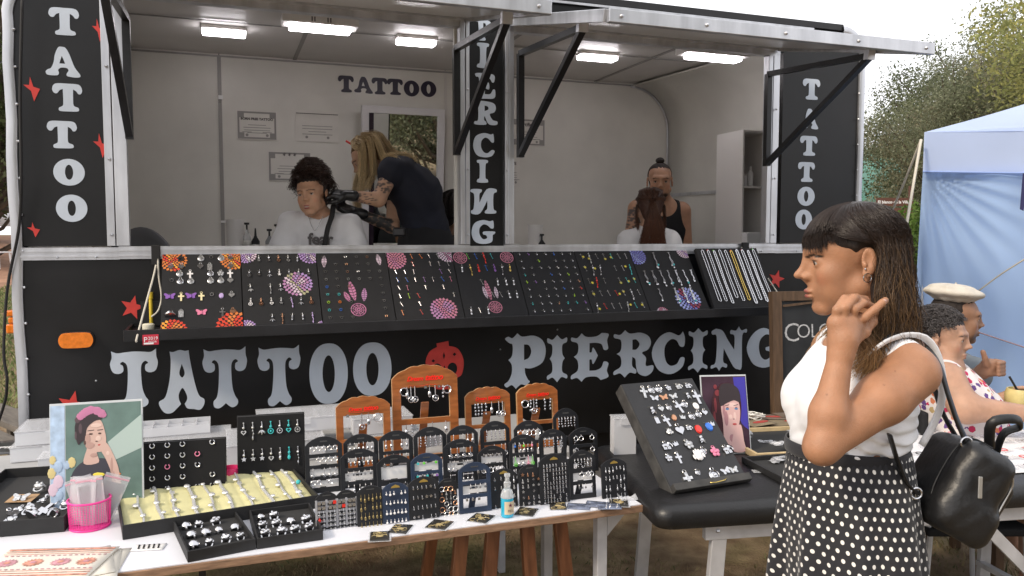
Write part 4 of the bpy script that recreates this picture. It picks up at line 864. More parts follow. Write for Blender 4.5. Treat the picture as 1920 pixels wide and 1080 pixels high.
hm = MB(); [hm.sph((x, -.003, -.012 + dz), .0035, 6, sc_=(1, .5, 2.6)) for x, dz in ((-.006, 0), (0, .002), (.006, 0))]; hm.sph((-.012, -.003, -.019), .003, 6, sc_=(1, .5, 2)); hm.sph((.012, -.003, -.019), .003, 6, sc_=(1, .5, 2)); hm.sph((0, -.003, -.021), .0095, 8, sc_=(1, .45, .9)); jm('hand_charm', hm)
ey = MB().lathe([(0, -.004), (.009, -.0035), (.011, 0), (0, 0)], 14, (0, 0, -.013), MRo(R(-90), 3, 'X') @ Matrix.Diagonal((.85, 1.15, 1))); jm('gem_oval', ey)
sl = MB(); sl.sph((0, -.003, -.006), .005, 6); sl.sph((0, -.003, -.015), .006, 7, sc_=(1, .6, 1.2)); [sl.tube([(0, -.003, -.013 + q), (sx * .008, -.003, -.019 + q)], .0022, 5) for q in (0, -.006) for sx in (-1, 1)]; jm('figure_charm', sl)
cp = MB().prism([sc2([(-9, -20), (9, -20), (11, -4), (5, -11), (0, -2), (-5, -11), (-11, -4)], .001)], -.003, 0); jm('crown_charm', cp)
rg = MB(); rg.ring((0, 0, 0), .0095, .0024, MRo(R(0), 3, 'X'), n=14, k=6); rg.sph((0, -.003, .0115), .008, 10, sc_=(1.25, .9, .75)); jm('finger_ring', rg)
rg = MB(); rg.sph((0, 0, .004), .013, 10, sc_=(1.2, .8, .72)); rg.sph((-.005, -.007, .009), .005, 6); rg.sph((.006, -.007, .007), .005, 6); rg.ring((0, 0, -.004), .010, .003, n=12, k=5); jm('chunky_ring', rg)
rg = MB(); rg.lathe([(0, .012), (.008, .011), (.0125, .006), (.013, 0)], 14); rg.ring((0, 0, -.003), .011, .003, n=12, k=5, M=MRo(R(90), 3, 'Z')); rg.ring((0, 0, .009), .007, .0015, MRo(R(90), 3, 'X'), n=10, k=4); jm('signet_ring', rg)
def chain_links(mb, pts, step, w, col=None):
    P = [Vc(p) for p in pts]; acc = 0; k = 0
    for i in range(len(P) - 1):
        d = P[i + 1] - P[i]; L = d.length
        while acc < L:
            q = P[i] + d*(acc/L); dn = d.normalized(); x = Vc((0, 1, 0)).cross(dn)
            if x.length < .1: x = Vc((1, 0, 0))
            x.normalize(); y = dn.cross(x); ww = w if k % 2 else w*.55; hh = w*.5 if k % 2 else w*.9
            mb.box(q, (ww, hh, step*1.15), Matrix((x, y, dn)).transposed()); acc += step; k += 1
        acc -= L
    return mb
CM = [('silver', M_CHROME), ('silver', M_SILVER)]
JC = {'gold': mat('jewel_gold', (.75, .55, .16), .3, .9), 'cream': mat('jewel_cream', (.78, .70, .42), .4), 'pink': mat('jewel_pink', (.72, .22, .35), .3), 'purple': mat('jewel_purple', (.26, .12, .42), .3), 'blue': mat('jewel_blue', (.03, .16, .62), .2, coat=.5),
      'turquoise': mat('jewel_turquoise', (.05, .48, .50), .3), 'red': mat('jewel_red', (.65, .03, .02), .2, coat=.5), 'green': mat('jewel_green', (.15, .62, .06), .3), 'lime': mat('jewel_lime', (.42, .72, .03), .35), 'yellow': mat('jewel_yellow', (.80, .68, .08), .4), 'orange': mat('jewel_orange', (.85, .22, .02), .3),
      'black': mat('jewel_black', (.015, .015, .015), .2), 'white': mat('jewel_white', (.80, .78, .78), .3), 'lilac': mat('jewel_lilac', (.50, .38, .66), .4), 'copper': mat('jewel_copper', (.62, .33, .20), .3, .9), 'silver': M_CHROME, 'dull silver': M_SILVER}
def hang(kind, color, name, parent_M, x, z, label, cat, group, s=1, rot=0, y=-.007, ry=0):
    o = bpy.data.objects.new(name, JM[kind]); COL.objects.link(o)
    o.matrix_world = parent_M @ MTr((x, y, z)) @ MRo(R(rot), 4, 'Y') @ MRo(R(ry), 4, 'Z') @ Matrix.Scale(s, 4)
    if color not in ('silver',): o.material_slots[0].link = 'OBJECT'; o.material_slots[0].material = JC[color]
    return tag(o, label, cat, group)
ORD = ['top', 'second', 'third', 'fourth', 'fifth', 'sixth', 'seventh', 'eighth', 'ninth', 'tenth', 'eleventh']
NTH = ['first', 'second', 'third', 'fourth', 'fifth', 'sixth', 'seventh', 'eighth', 'ninth', 'tenth', 'eleventh']
NM = {'cross': 'cross pendant', 'heart': 'heart pendant', 'disc': 'round medal pendant', 'butterfly': 'butterfly pendant', 'hoop': 'hoop ring', 'horseshoe': 'horseshoe ring', 'barbell': 'barbell', 'stud': 'ball stud', 'dangle_heart': 'belly ring with heart', 'dangle_drop': 'belly ring with drop', 'dangle_long': 'long dangling belly ring',
      'dangle_star': 'belly ring with star', 'dangle_ring': 'belly ring with circle', 'dangle_leaf': 'belly ring with leaves', 'bell_hat': 'large bell pendant', 'tag': 'oblong tag pendant', 'flower': 'flower pendant', 'elephant': 'elephant pendant', 'hand_charm': 'hand pendant', 'gem_oval': 'oval stone pendant', 'figure_charm': 'figure pendant', 'crown_charm': 'crown pendant',
      'finger_ring': 'ring', 'chunky_ring': 'chunky ring', 'signet_ring': 'domed ring'}
CAT = lambda k: 'belly ring' if k.startswith('dangle') else ('ring' if k in ('hoop', 'horseshoe', 'finger_ring', 'chunky_ring', 'signet_ring') else ('barbell' if k == 'barbell' else ('stud' if k == 'stud' else 'pendant')))
M_CLOTH = mat('black_board_cloth', (.016, .016, .018), .85, var=.3, vscale=40, bump=.25, bscale=500)
M_ELAS = mat('elastic_loops', (.10, .10, .08), .8)
def petals(T, cx, cz, r, cols, mats, clip, n=5, rot=0, dark=None):
    """a many petalled flower print; petals cut off at the board edge by leaving them out"""
    mb = MB()
    for ring_, (ri, cnt, ln) in enumerate([(.80, 22, .27), (.60, 18, .25), (.42, 14, .22), (.25, 10, .18), (.10, 5, .13)]):
        for i in range(cnt):
            a = 2*math.pi*(i + .5*(ring_ % 2))/cnt + rot; c = Vc((math.cos(a), math.sin(a))); q = Vc((-c.y, c.x)); w = ri*math.pi/cnt*.86 + .008
            o = Vc((cx, cz)); pp = [o + (c*(ri - ln*.5))*r, o + (c*ri + q*w)*r, o + (c*(ri + ln*.45))*r, o + (c*ri - q*w)*r]
            pp = [(min(max(p.x, clip[0]), clip[1]), min(max(p.y, clip[2]), clip[3])) for p in pp]
            ar = sum(pp[i][0]*pp[(i + 1) % 4][1] - pp[(i + 1) % 4][0]*pp[i][1] for i in range(4))
            if abs(ar) < 1e-7: continue
            mm = mats[int((math.sin(a*1.0 + 1)*.5 + .5 + ring_*.12)*len(mats)) % len(mats)]
            yy = -.0068 - ring_*.00005; mb.add([(p[0], yy, p[1]) for p in pp], [(0, 1, 2, 3)], mm)
    if mb.v: mb.build('printed_flower', None, T)
def feather(T, cx, cz, L, w, a, m):
    d = Vc((math.sin(R(a)), math.cos(R(a)))); q = Vc((d.y, -d.x)); n = 7; mb = MB()
    for i in range(n):
        t0 = i/n; t1 = (i + .8)/n; f = lambda t: math.sin(math.pi*min(t*.9 + .08, 1))*w
        for s in (-1, 1):
            A = Vc((cx, cz)); pts = [A + d*L*t0 + q*s*.001, A + d*L*t1 + q*s*.001, A + d*L*(t1 + .04) + q*s*f(t1), A + d*L*(t0 + .05) + q*s*f(t0)]
            mb.add([(p.x, -.0068, p.y) for p in pts], [(0, 1, 2, 3)], m)
    mb.build('printed_feather', m, T)
def web(T, cx, cz, r, m):
    mb = MB(); mb.ring((cx, -.0069, cz), r, .0022, n=24, k=4, m=m)
    for rr in (.72, .45, .2): mb.ring((cx, -.0069, cz), r*rr, .0014, n=14, k=3, m=m)
    for i in range(10): a = i*math.pi/5; mb.bar((cx + math.cos(a)*r*.12, -.0069, cz + math.sin(a)*r*.12), (cx + math.cos(a + .5)*r, -.0069, cz + math.sin(a + .5)*r), .0022, .0004, m, up=(0, 1, 0))
    mb.build('printed_web', m, T)
pm = lambda n, c: mat('print_' + n, c, .8)
PO, PR, PY = pm('orange', (.66, .20, .05)), pm('red', (.66, .06, .03)), pm('amber', (.85, .36, .05)); PP, PL_, PM = pm('pink', (.50, .19, .33)), pm('lilac', (.42, .27, .55)), pm('mauve', (.44, .22, .40)); PK, PG = pm('pale', (.66, .52, .62)), pm('olive', (.42, .40, .25)); PB, PV = pm('blue_violet', (.20, .20, .55)), pm('periwinkle', (.34, .38, .72)); PW = pm('wine', (.30, .05, .10)); PRS = pm('rose', (.52, .20, .28))
XB = [(-1.682, -1.352), (-1.348, -1.012), (-1.008, -.676), (-.672, -.342), (-.338, -.012), (-.008, .336), (.340, .668), (.672, 1.032)]
LEAN = math.atan2(.25, .32); BL = math.hypot(.25, .322)
def board_M(u): return TM @ MTr((u, -.282, 1.2065)) @ MRo(-LEAN, 4, 'X')
desc = ['black display board with orange flowers, holding crosses and butterfly pendants', 'black display board with a lilac flower, holding rows of belly rings', 'black display board with pink feathers, holding small hoop rings', 'black display board with big pink flowers, holding barbells',
        'black display board with two pink web discs along its top edge', 'plain black display board holding rows of tiny ball studs', 'plain black display board with yellow starred barbells', 'black display board with violet flowers, holding bunches of bracelets']
short = ['orange flower board', 'lilac flower board', 'pink feather board', 'pink flower board', 'web disc board', 'plain stud board', 'yellow star board', 'violet flower board']
for i, (u0, u1) in enumerate(XB):
    w = u1 - u0; M = board_M((u0 + u1) / 2); t = thing('display_board', desc[i], 'display board', M=M, group='jewellery boards leaning on the hanging shelf')
    MB().bx(-w / 2, w / 2, -.006, .006, 0, BL).build('board', M_CLOTH, t, bevel=.001)
    pr = t; cl = (-w/2, w/2, 0, BL); h = w/2
    if i == 0:
        petals(pr, -h + .045, BL - .035, .066, 0, [PO, PR, PY, PO], cl); petals(pr, h - .03, BL - .03, .066, 0, [PO, PY, PR], cl); petals(pr, -h + .045, .0, .068, 0, [PO, PY, PR], cl); petals(pr, h - .035, .015, .085, 0, [PR, PR, PO], cl)
    if i == 1:
        petals(pr, -h + .02, BL - .005, .055, 0, [PL_, PK], cl); petals(pr, h - .025, BL - .005, .062, 0, [PL_, PK], cl); petals(pr, .075, BL - .175, .075, 0, [PM, PK, PG, PM, PL_], cl); petals(pr, -h + .01, .0, .05, 0, [PK, PL_], cl); petals(pr, h - .0, .0, .03, 0, [PK, PL_], cl)
    if i == 2:
        feather(pr, -h + .03, BL - .085, .07, .012, 5, PK); feather(pr, h - .035, BL - .075, .065, .012, -5, PK)
        feather(pr, -.01, .13, .11, .016, -8, PP); feather(pr, -.035, .125, .06, .012, -20, PP); feather(pr, .03, .125, .075, .013, 8, PM); web(pr, .0, .08, .034, PP)
    if i == 3:
        petals(pr, -h + .035, BL - .04, .068, 0, [PRS, PP, PRS], cl); petals(pr, h - .02, BL - .01, .058, 0, [PK, PP, PK], cl); petals(pr, .07, .065, .075, 0, [PM, PP, PRS], cl)
    if i == 4:
        web(pr, -h + .038, BL - .036, .034, PRS); web(pr, h - .038, BL - .036, .034, PRS); feather(pr, -.012, .11, .12, .013, -5, PRS); feather(pr, -.03, .12, .075, .010, -8, PK); feather(pr, .022, .12, .07, .010, 0, PK); web(pr, .0, .07, .033, PRS)
    if i == 7:
        petals(pr, -h + .03, BL - .035, .066, 0, [PB, PV, PB], cl); petals(pr, h - .02, BL - .01, .05, 0, [PK, PL_], cl); petals(pr, .07, .08, .085, 0, [PV, PB, PW, PV], cl); petals(pr, -.11, .0, .04, 0, [PK, PRS], cl)
    el = MB(); rr = random.Random(i)
    def loop(x, z): el.bx(x - .010, x + .010, -.0075, -.006, z, z + .0018)
    G = f'pieces pinned on the {short[i]}'
    def pin(kind, col, fx, fz, r_, c_, s=1, rot=0):
        x = -w/2 + fx*w; z = BL*(1 - fz); loop(x, z)
        hang(kind, col, CAT(kind).replace(' ', '_'), M, x, z, f'{col} {NM[kind]}, {ORD[r_]} row, {NTH[c_]} in line, on the {short[i]}', CAT(kind), G, s, rot)
    if i == 0:
        rows = [(.03, [('flower', 'black', .23), ('disc', 'dull silver', .49), ('hoop', 'silver', .62), ('disc', 'dull silver', .75), ('heart', 'silver', .87)]),
                (.14, [('heart', 'silver', .11), ('heart', 'silver', .24), ('heart', 'silver', .48), ('tag', 'dull silver', .60), ('heart', 'silver', .87)]),
                (.235, [('disc', 'dull silver', .22), ('cross', 'white', .35), ('disc', 'silver', .61), ('flower', 'dull silver', .74), ('cross', 'white', .86)]),
                (.335, [('hoop', 'silver', .12), ('disc', 'silver', .23), ('disc', 'dull silver', .36), ('disc', 'dull silver', .61), ('disc', 'dull silver', .74), ('heart', 'dull silver', .86)]),
                (.53, [('butterfly', 'purple', .10), ('cross', 'cream', .24), ('butterfly', 'purple', .36), ('cross', 'cream', .49), ('hoop', 'dull silver', .62), ('gem_oval', 'lilac', .74), ('heart', 'dull silver', .87)]),
                (.745, [('bell_hat', 'silver', .11), ('tag', 'dull silver', .24), ('butterfly', 'pink', .49), ('cross', 'silver', .75), ('heart', 'copper', .88)])]
        for r_, (fz, items) in enumerate(rows):
            for c_, (k, c, fx) in enumerate(items): pin(k, c, fx, fz, r_, c_, 1.15 if k != 'hoop' else .8)
    elif i == 1:
        K = ['dangle_heart', 'dangle_drop', 'dangle_long', 'dangle_star', 'dangle_ring', 'dangle_leaf']; Cc = ['silver'] * 9 + ['dull silver', 'turquoise', 'lilac', 'copper', 'dull silver', 'dull silver', 'white']
        for r_, (fz, xs_) in enumerate([(.045, range(7)), (.245, range(7)), (.44, (0, 2, 3)), (.63, range(7)), (.84, (2, 3, 4, 5, 6))]):
            for c_, q in enumerate(xs_): pin(rr.choice(K), rr.choice(Cc), .10 + q*.13, fz, r_, c_, .95, rr.uniform(-6, 6))
    elif i == 2:
        for r_ in range(9):
            for c_ in range(6):
                if rr.random() < .16 or (c_ in (3, 4) and r_ > 3): continue
                pin(rr.choice(['hoop', 'hoop', 'horseshoe', 'hoop', 'barbell' if r_ > 4 and c_ == 0 else 'hoop']), rr.choice(['silver'] * 6 + ['copper', 'dull silver']) if not (3 < r_ < 8 and c_ < 2) else rr.choice(['turquoise', 'lime', 'blue', 'orange', 'silver']), .10 + c_ * .155, .05 + r_ * .105, r_, c_, .62)
    elif i == 3:
        for r_ in range(8):
            for c_ in range(7):
                if rr.random() < .14 or (r_ < 2 and c_ < 2) or (r_ > 5 and c_ > 2): continue
                pin('barbell', rr.choice(['silver'] * 16 + ['red', 'lime', 'blue', 'orange', 'pink', 'purple', 'dull silver', 'dull silver', 'dull silver']), .10 + c_ * .135, .035 + r_ * .115, r_, c_, .95, rr.uniform(-10, 10))
    elif i == 4:
        for r_, (fz, xs_) in enumerate([(.04, (1, 2, 3, 4)), (.22, range(7)), (.43, (2, 4, 5, 6)), (.62, (3, 4, 5, 6)), (.84, (0, 1, 2))]):
            for c_, q in enumerate(xs_): pin(rr.choice(['dangle_long', 'barbell', 'dangle_drop', 'barbell']), ['green', 'blue', 'red', 'turquoise'][c_ % 4] if r_ == 0 else (['silver', 'gold', 'red', 'blue', 'purple', 'silver', 'gold'][c_] if r_ == 1 else 'silver'), .11 + q * .13, fz, r_, c_, 1.15, rr.uniform(-4, 8))
    elif i == 5:
        for r_ in range(9):
            for c_ in range(7):
                if rr.random() < .1: continue
                pin('stud', rr.choice(['silver'] * 12 + ['blue', 'red', 'lime', 'turquoise', 'purple', 'copper', 'white']), .09 + c_ * .14, .04 + r_ * .108, r_, c_, .8, rr.uniform(-15, 25))
    elif i == 6:
        for r_ in range(5):
            for c_ in range(7):
                if rr.random() < .08: continue
                c = rr.choice(['silver', 'silver', 'dull silver', 'silver', 'silver', 'dull silver', 'turquoise', 'red', 'silver', 'silver']); pin('dangle_long' if rr.random() < .35 else 'barbell', c, .10 + c_ * .135, .06 + r_ * .195, r_, c_, 1.15, rr.uniform(0, 12))
                if rr.random() < .5:
                    x = -w/2 + (.10 + c_*.135)*w + rr.uniform(-.01, .02); z = BL*(1 - .06 - r_*.195) - rr.uniform(0, .03)
                    MB().prism([[(x + a * .009, z + b * .009) for a, b in star(7, .45)]], -.0085, -.0075).build('yellow_star', JC['yellow'], t)
    else:
        for r_, (fz, xs_) in enumerate([(.04, (2, 4)), (.34, (0, 1, 2, 3, 4, 5, 6)), (.63, (1, 3, 4, 5))]):
            for c_, q in enumerate(xs_):
                mb = MB(); x0 = -w/2 + (.12 + q*.135)*w; z0 = BL*(1 - fz)
                for s_i in range(rr.choice([2, 3, 3])):
                    Lc = rr.uniform(.07, .105); dx = rr.uniform(-.006, .010); pts = [(x0 - .003 + s_i*.004, -.008 - .001*s_i, z0)] + [(x0 + dx*k/5 + .004*math.sin(k*2.1 + s_i), -.0085 - .001*s_i, z0 - Lc*k/5) for k in range(1, 6)]
                    chain_links(mb, pts, .0052, .0046)
                    if rr.random() < .7: mb.sph((pts[-1][0], -.011, pts[-1][2]), .006, 7, sc_=(1, .6, 1.2))
                loop(x0, z0)
                o = mb.build('bracelet', M_CHROME, None); o.matrix_world = M
                if rr.random() < .5: s = MB().sph((x0 + .004, -.012, z0 - .085), .006, 7).build('charm', JC[rr.choice(['turquoise', 'white', 'turquoise'])], o)
                tag(o, f'bunch of silver chain bracelets, {ORD[r_]} row, {NTH[c_]} in line, on the {short[i]}', 'bracelet', G)
    tag(el.build('elastic_loops', M_ELAS, t), kind='stuff')
u0, u1 = 1.055, 1.462; w = u1 - u0
M = TM @ MTr(((u0 + u1) / 2, -.285, 1.2065)) @ MRo(-LEAN * .82, 4, 'X'); HB = BL * .95
t = thing('necklace_board', 'thick black board hung with silver necklaces at the right end of the shelf', 'display board', M=M)
MB().bx(-w / 2, w / 2, -.012, .012, 0, HB).build('board', M_CLOTH, t, bevel=.003)
for k in range(10):
    rr = random.Random(40 + k); x = -w/2 + .035 + k*.0378; L = rr.uniform(.29, .335); g = rr.uniform(.010, .015); sk_ = .012
    top_z = HB - .02 - .003*(k % 3); pts = []
    for j in range(9): pts.append((x - g/2 + sk_*j/8, -.016, top_z - L*j/8))
    pts.append((x + sk_ + g*.1, -.018, top_z - L - .006))
    for j in range(8, -1, -1): pts.append((x + g/2 + sk_*j/8 + .002*math.sin(j), -.0165, top_z - L*j/8))
    pts.append((x, -.018, top_z + .006)); pts.append(pts[0])
    mb = chain_links(MB(), pts, .0066 if k % 3 else .005, rr.choice([.0042, .0055, .007]))
    ccol = 'gold' if k == 5 else 'silver'
    o = mb.build('necklace', JC['gold'] if k == 5 else M_CHROME, None); o.matrix_world = M
    MB().sph((x, -.014, top_z + .008), .005, 6).build('hook', [JC['black'], JC['red'], JC['green'], JC['black'], JC['black'], JC['red'], JC['black'], JC['red'], JC['black'], JC['green']][k], t)
    tag(o, f'{ccol} chain necklace, {NTH[k]} from the left on the thick black necklace board', 'necklace', 'necklaces on the thick black board')
# ================================================================= GOODS ON THE TABLES
def tb(px, py, z=TZ + .001, rz=0, world_rot=None):
    return MTr(at_z(px, py, z)) @ MRo(ROT + R(rz) if world_rot is None else R(world_rot), 4, 'Z')
def yat(px, py, z=TZ): return at_z(px, py, z).y
M_STB = mat('black_stand_board', (.016, .017, .020), .45, var=.3, vscale=20, spec=.4); M_STBL = mat('dark_blue_stand_board', (.022, .036, .070), .45, var=.3, vscale=20)
M_CARD = mat('white_card', (.72, .71, .70), .6); M_STW = mat('varnished_stand_wood', (.33, .105, .028), .32, var=.35, vscale=14, stretch=(1, 1, 5), coat=.4); M_STWE = mat('light_wood_edge', (.45, .26, .12), .5)
M_REDP = mat('bright_red_paint', (.90, .02, .01), .4); M_GOLDL = mat('gold_print', (.55, .38, .10), .35, .7)
def arch(w, h, a=.16, n=10, wavy=False):
    P = [(-w/2, 0), (w/2, 0), (w/2, h*(1 - a))]
    for i in range(1, n):
        t = i/n; x = w/2 - w*t; z = h*(1 - a) + h*a*math.sin(math.pi*t)**.75
        if wavy: z += h*.012*math.cos(t*math.pi*8)
        P.append((x, z))
    P.append((-w/2, h*(1 - a))); return P
def earring(mb, kind, x, z, s, r, y=-.008):
    if kind == 0: mb.tube([(x, y, z), (x, y - .002, z - .006*s)], .0008*s, 4, cap=False); mb.sph((x, y - .002, z - .010*s), .0038*s, 6)
    elif kind == 1: mb.tube([(x, y, z), (x, y - .002, z - .012*s)], .0007*s, 4, cap=False); mb.sph((x, y - .002, z - .018*s), .0035*s, 6, sc_=(1, .6, 1.9))
    elif kind == 2: mb.ring((x, y - .001, z - .010*s), .008*s, .0011*s, n=9, k=4)
    elif kind == 3: mb.tube([(x, y, z), (x, y - .002, z - .02*s)], .001*s, 4, cap=False); mb.ring((x, y - .002, z - .026*s), .006*s, .001*s, n=8, k=4); mb.sph((x, y - .003, z - .026*s), .003*s, 5)
    elif kind == 4: mb.box((x, y - .002, z - .004*s), (.007*s, .004, .007*s))
    elif kind == 5: mb.prism([[(x + a*.006*s, z - .004*s + b*.006*s) for a, b in star(5, .5)]], y - .004, y)
    elif kind == 6: [mb.sph((x + r.uniform(-.002, .002), y - .002, z - q*s), .0026*s, 5) for q in (.004, .010, .017, .024)]
JC['old gold'] = mat('jewel_old_gold', (.30, .23, .10), .4, .8)
stands = []
def stand(px, base, wpx, top, kind, label, mblue=False, name='earring_stand', windows=3, ek=(1, 0, 2), cards=(), colr='silver', lean=7, logo=False):
    z0 = TZ if base > 0 else TZ
    Y = yat(px, base); s = scale_at(Y); w = wpx*s*1.03; h = (base - top)*s*1.02
    M = tb(px, base) @ MRo(-R(lean), 4, 'X')
    t = thing(name, label, 'earring stand', M=M, group='earring stands crowded on the white table'); mb_ = M_STBL if mblue else M_STB
    rr = random.Random(int(px*7 + base)); A = arch(w, h); items = {}
    def put(kind_, x, z, c='silver', sz=1): items.setdefault(c, MB()); earring(items[c], kind_, x, z, sz, rr)
    if kind == 'frame':
        e = w*.12; holes = []; zb = h*.06; zt = h*(.86); n = windows; hh = (zt - zb)/n
        for k in range(n): a, b = zb + k*hh + .006, zb + (k + 1)*hh - .006; holes.append([(-w/2 + e, a), (-w/2 + e, b), (w/2 - e, b), (w/2 - e, a)])
        MB().prism([A] + holes, -.004, .004).build('stand_frame', mb_, t, bevel=.001)
        for k in range(n):
            zt_ = zb + (k + 1)*hh - .008; kk = ek[(n - 1 - k) % len(ek)]; m_ = rr.choice([4, 5, 5, 6])
            if (n - 1 - k) in cards: MB().bx(-w / 2 + e * .8, w / 2 - e * .8, .005, .006, zb + k * hh + .008, zb + (k + 1) * hh - hh * .25).build('card', M_CARD, t)
            for j in range(m_):
                if rr.random() < .12: continue
                x = -w/2 + e + (w - 2*e)*(j + .5)/m_; c = colr if isinstance(colr, str) else rr.choice(colr)
                put(kk, x, zt_ + .003, c, min(1.35, hh / .042)); put(0, x, zt_ + .006, 'white', .45)
    elif kind == 'solid':
        MB().prism([A], -.004, .004).build('stand_board', mb_, t, bevel=.001)
        rows, cols, kk = ek
        for r_ in range(rows):
            for c_ in range(cols):
                if rr.random() < .08: continue
                c = colr if isinstance(colr, str) else rr.choice(colr)
                put(kk if isinstance(kk, int) else rr.choice(kk), -w/2 + w*(.14 + .72*(c_ + .5*0)/max(cols - 1, 1)), h*(.80 - .70*r_/max(rows - 1, 1)), c, rr.uniform(.75, 1.05))
    elif kind == 'grid':
        MB().prism([A], -.004, .004).build('stand_board', mb_, t)
        g = MB()
        for k in range(6): g.bx(-w/2 + .003, w/2 - .003, -.006, -.004, h*(.06 + .13*k), h*(.06 + .13*k) + .006)
        for x in (-w*.02, w*.47, -w*.49): g.bx(x - .003, x + .003, -.0065, -.0045, .004, h*.8)
        tag(g.build('grey_grid', mat('grid_grey', (.34, .34, .36), .5), t), kind='stuff')
        for r_ in range(6):
            for x in (-.36, -.16, .14, .34): put(4 if r_ > 3 else 0, x * w, h * (.12 + .13 * r_), 'silver' if rr.random() < .94 else 'red', 1.35)
    if logo: MB().prism([[(x * .014, z * .006 + h * .90) for x, z in [(-1, -.6), (-.8, .2), (0, 1), (.8, .2), (1, -.6)]]], -.0052, -.0042).build('gold_logo', M_GOLDL, t)
    else: MB().bx(-.012, .012, -.0052, -.0042, h * .90, h * .925).build('emblem', mat('emblem_grey', (.06, .06, .06), .4), t)
    for c, mb in items.items(): tag(mb.build('earrings', JC[c], t, smooth=40), kind='stuff')
    MB().bar((0, .004, h * .5), (0, .045, .006), .02, .004).build('back_leg', mb_, t)
    return t
S = stand
S(609, 923, 68, 819, 'frame', 'black frame stand of small hoops, leftmost of the crowd', ek=(2, 2, 3, 2), windows=4, cards=(2, 3))
S(679, 912, 64, 814, 'frame', 'black frame stand with dangling pearls in front of the left wooden stand', ek=(1, 1, 3), cards=())
S(745, 908, 64, 808, 'frame', 'black frame stand with pairs of drops just below the tall wooden stand', ek=(1, 6, 1))
S(809, 903, 62, 801, 'frame', 'black frame stand full of long beaded earrings, behind the blue one', ek=(6, 1, 3), windows=2)
S(870, 899, 60, 798, 'frame', 'black frame stand with long drops right of the tall wooden stand', ek=(1, 6), windows=2)
S(931, 891, 57, 790, 'frame', 'black frame stand of sparkling drops in front of the third wooden stand', ek=(6, 3))
S(994, 889, 57, 789, 'frame', 'black frame stand of hooks in front of the rightmost wooden stand', ek=(2, 1))
S(1064, 870, 50, 766, 'frame', 'black stand with dangling earrings furthest back in the shade', ek=(6, 6), windows=2)
S(1039, 897, 54, 805, 'frame', 'black frame stand with white card low in its window, right of coloured one', ek=(6, 1), cards=(1,), windows=2)
S(1096, 885, 57, 802, 'frame', 'black frame stand of big silver hooks, last at the back right', ek=(2, 2, 1))
S(675, 936, 68, 842, 'frame', 'black frame stand with a row of pearls over white card, second row', ek=(0, 0, 1), cards=(1,))
S(741, 945, 64, 853, 'frame', 'black frame stand with square crystals on white card, second row', ek=(4, 4), cards=(0, 1), windows=2)
S(802, 940, 60, 850, 'frame', 'blue frame stand with coloured square stones', True, ek=(4, 4, 1), cards=(0,), colr=['turquoise', 'silver', 'purple', 'green', 'blue'])
S(865, 915, 66, 824, 'frame', 'black frame stand with hoops and charms behind the blue edged stand', ek=(3, 3, 1), cards=(1,))
S(925, 925, 56, 836, 'frame', 'black frame stand of crystals and white card, centre right second row', ek=(4, 2, 4), cards=(0, 2))
S(983, 905, 55, 815, 'frame', 'black frame stand with pink, blue, green and orange balls', ek=(0, 3, 0), cards=(1,), colr=['pink', 'blue', 'green', 'orange', 'silver', 'silver'])
S(1094, 934, 52, 845, 'frame', 'black frame stand with light wooden crossbar, second from the right end', ek=(6, 2, 0), cards=(1,))
S(614, 991, 40, 923, 'grid', 'grey gridded stand of studs, left one of two beside the ring boxes')
S(651, 986, 38, 919, 'grid', 'grey gridded stand of studs, right one of two beside the ring boxes')
S(696, 984, 50, 911, 'solid', 'black board stand with rows of small dark gold studs', ek=(4, 6, 1), colr='old gold')
S(743, 979, 49, 905, 'solid', 'dark blue board stand with rows of round white pearls', True, ek=(4, 6, 0), colr='white', logo=True)
S(796, 972, 57, 894, 'solid', 'black board stand with silver star and flower studs and gold logo', ek=(4, 6, (5, 0)), logo=True)
S(841, 964, 35, 897, 'solid', 'narrow black board stand with mixed disc studs', ek=(6, 4, (0, 2)), colr=['dull silver', 'silver', 'copper'])
S(892, 960, 62, 867, 'frame', 'blue edged frame stand with crystal rows, front row centre', True, ek=(4, 0, 4), cards=(1,))
S(946, 951, 52, 879, 'solid', 'black board stand partly behind the blue spray bottle', ek=(4, 4, (1, 0)), logo=True, colr=['silver', 'dull silver'])
S(995, 947, 43, 871, 'solid', 'narrow board stand with copper and silver animal studs', ek=(6, 4, (5, 0)), colr=['copper', 'dull silver', 'silver'])
S(1041, 943, 60, 851, 'solid', 'black board stand with dense rows of silver heart studs and gold logo', ek=(9, 8, 0), logo=True)
S(1153, 932, 52, 860, 'solid', 'small black board stand alone at the right end of the white table', ek=(4, 6, (1, 0)), logo=True)
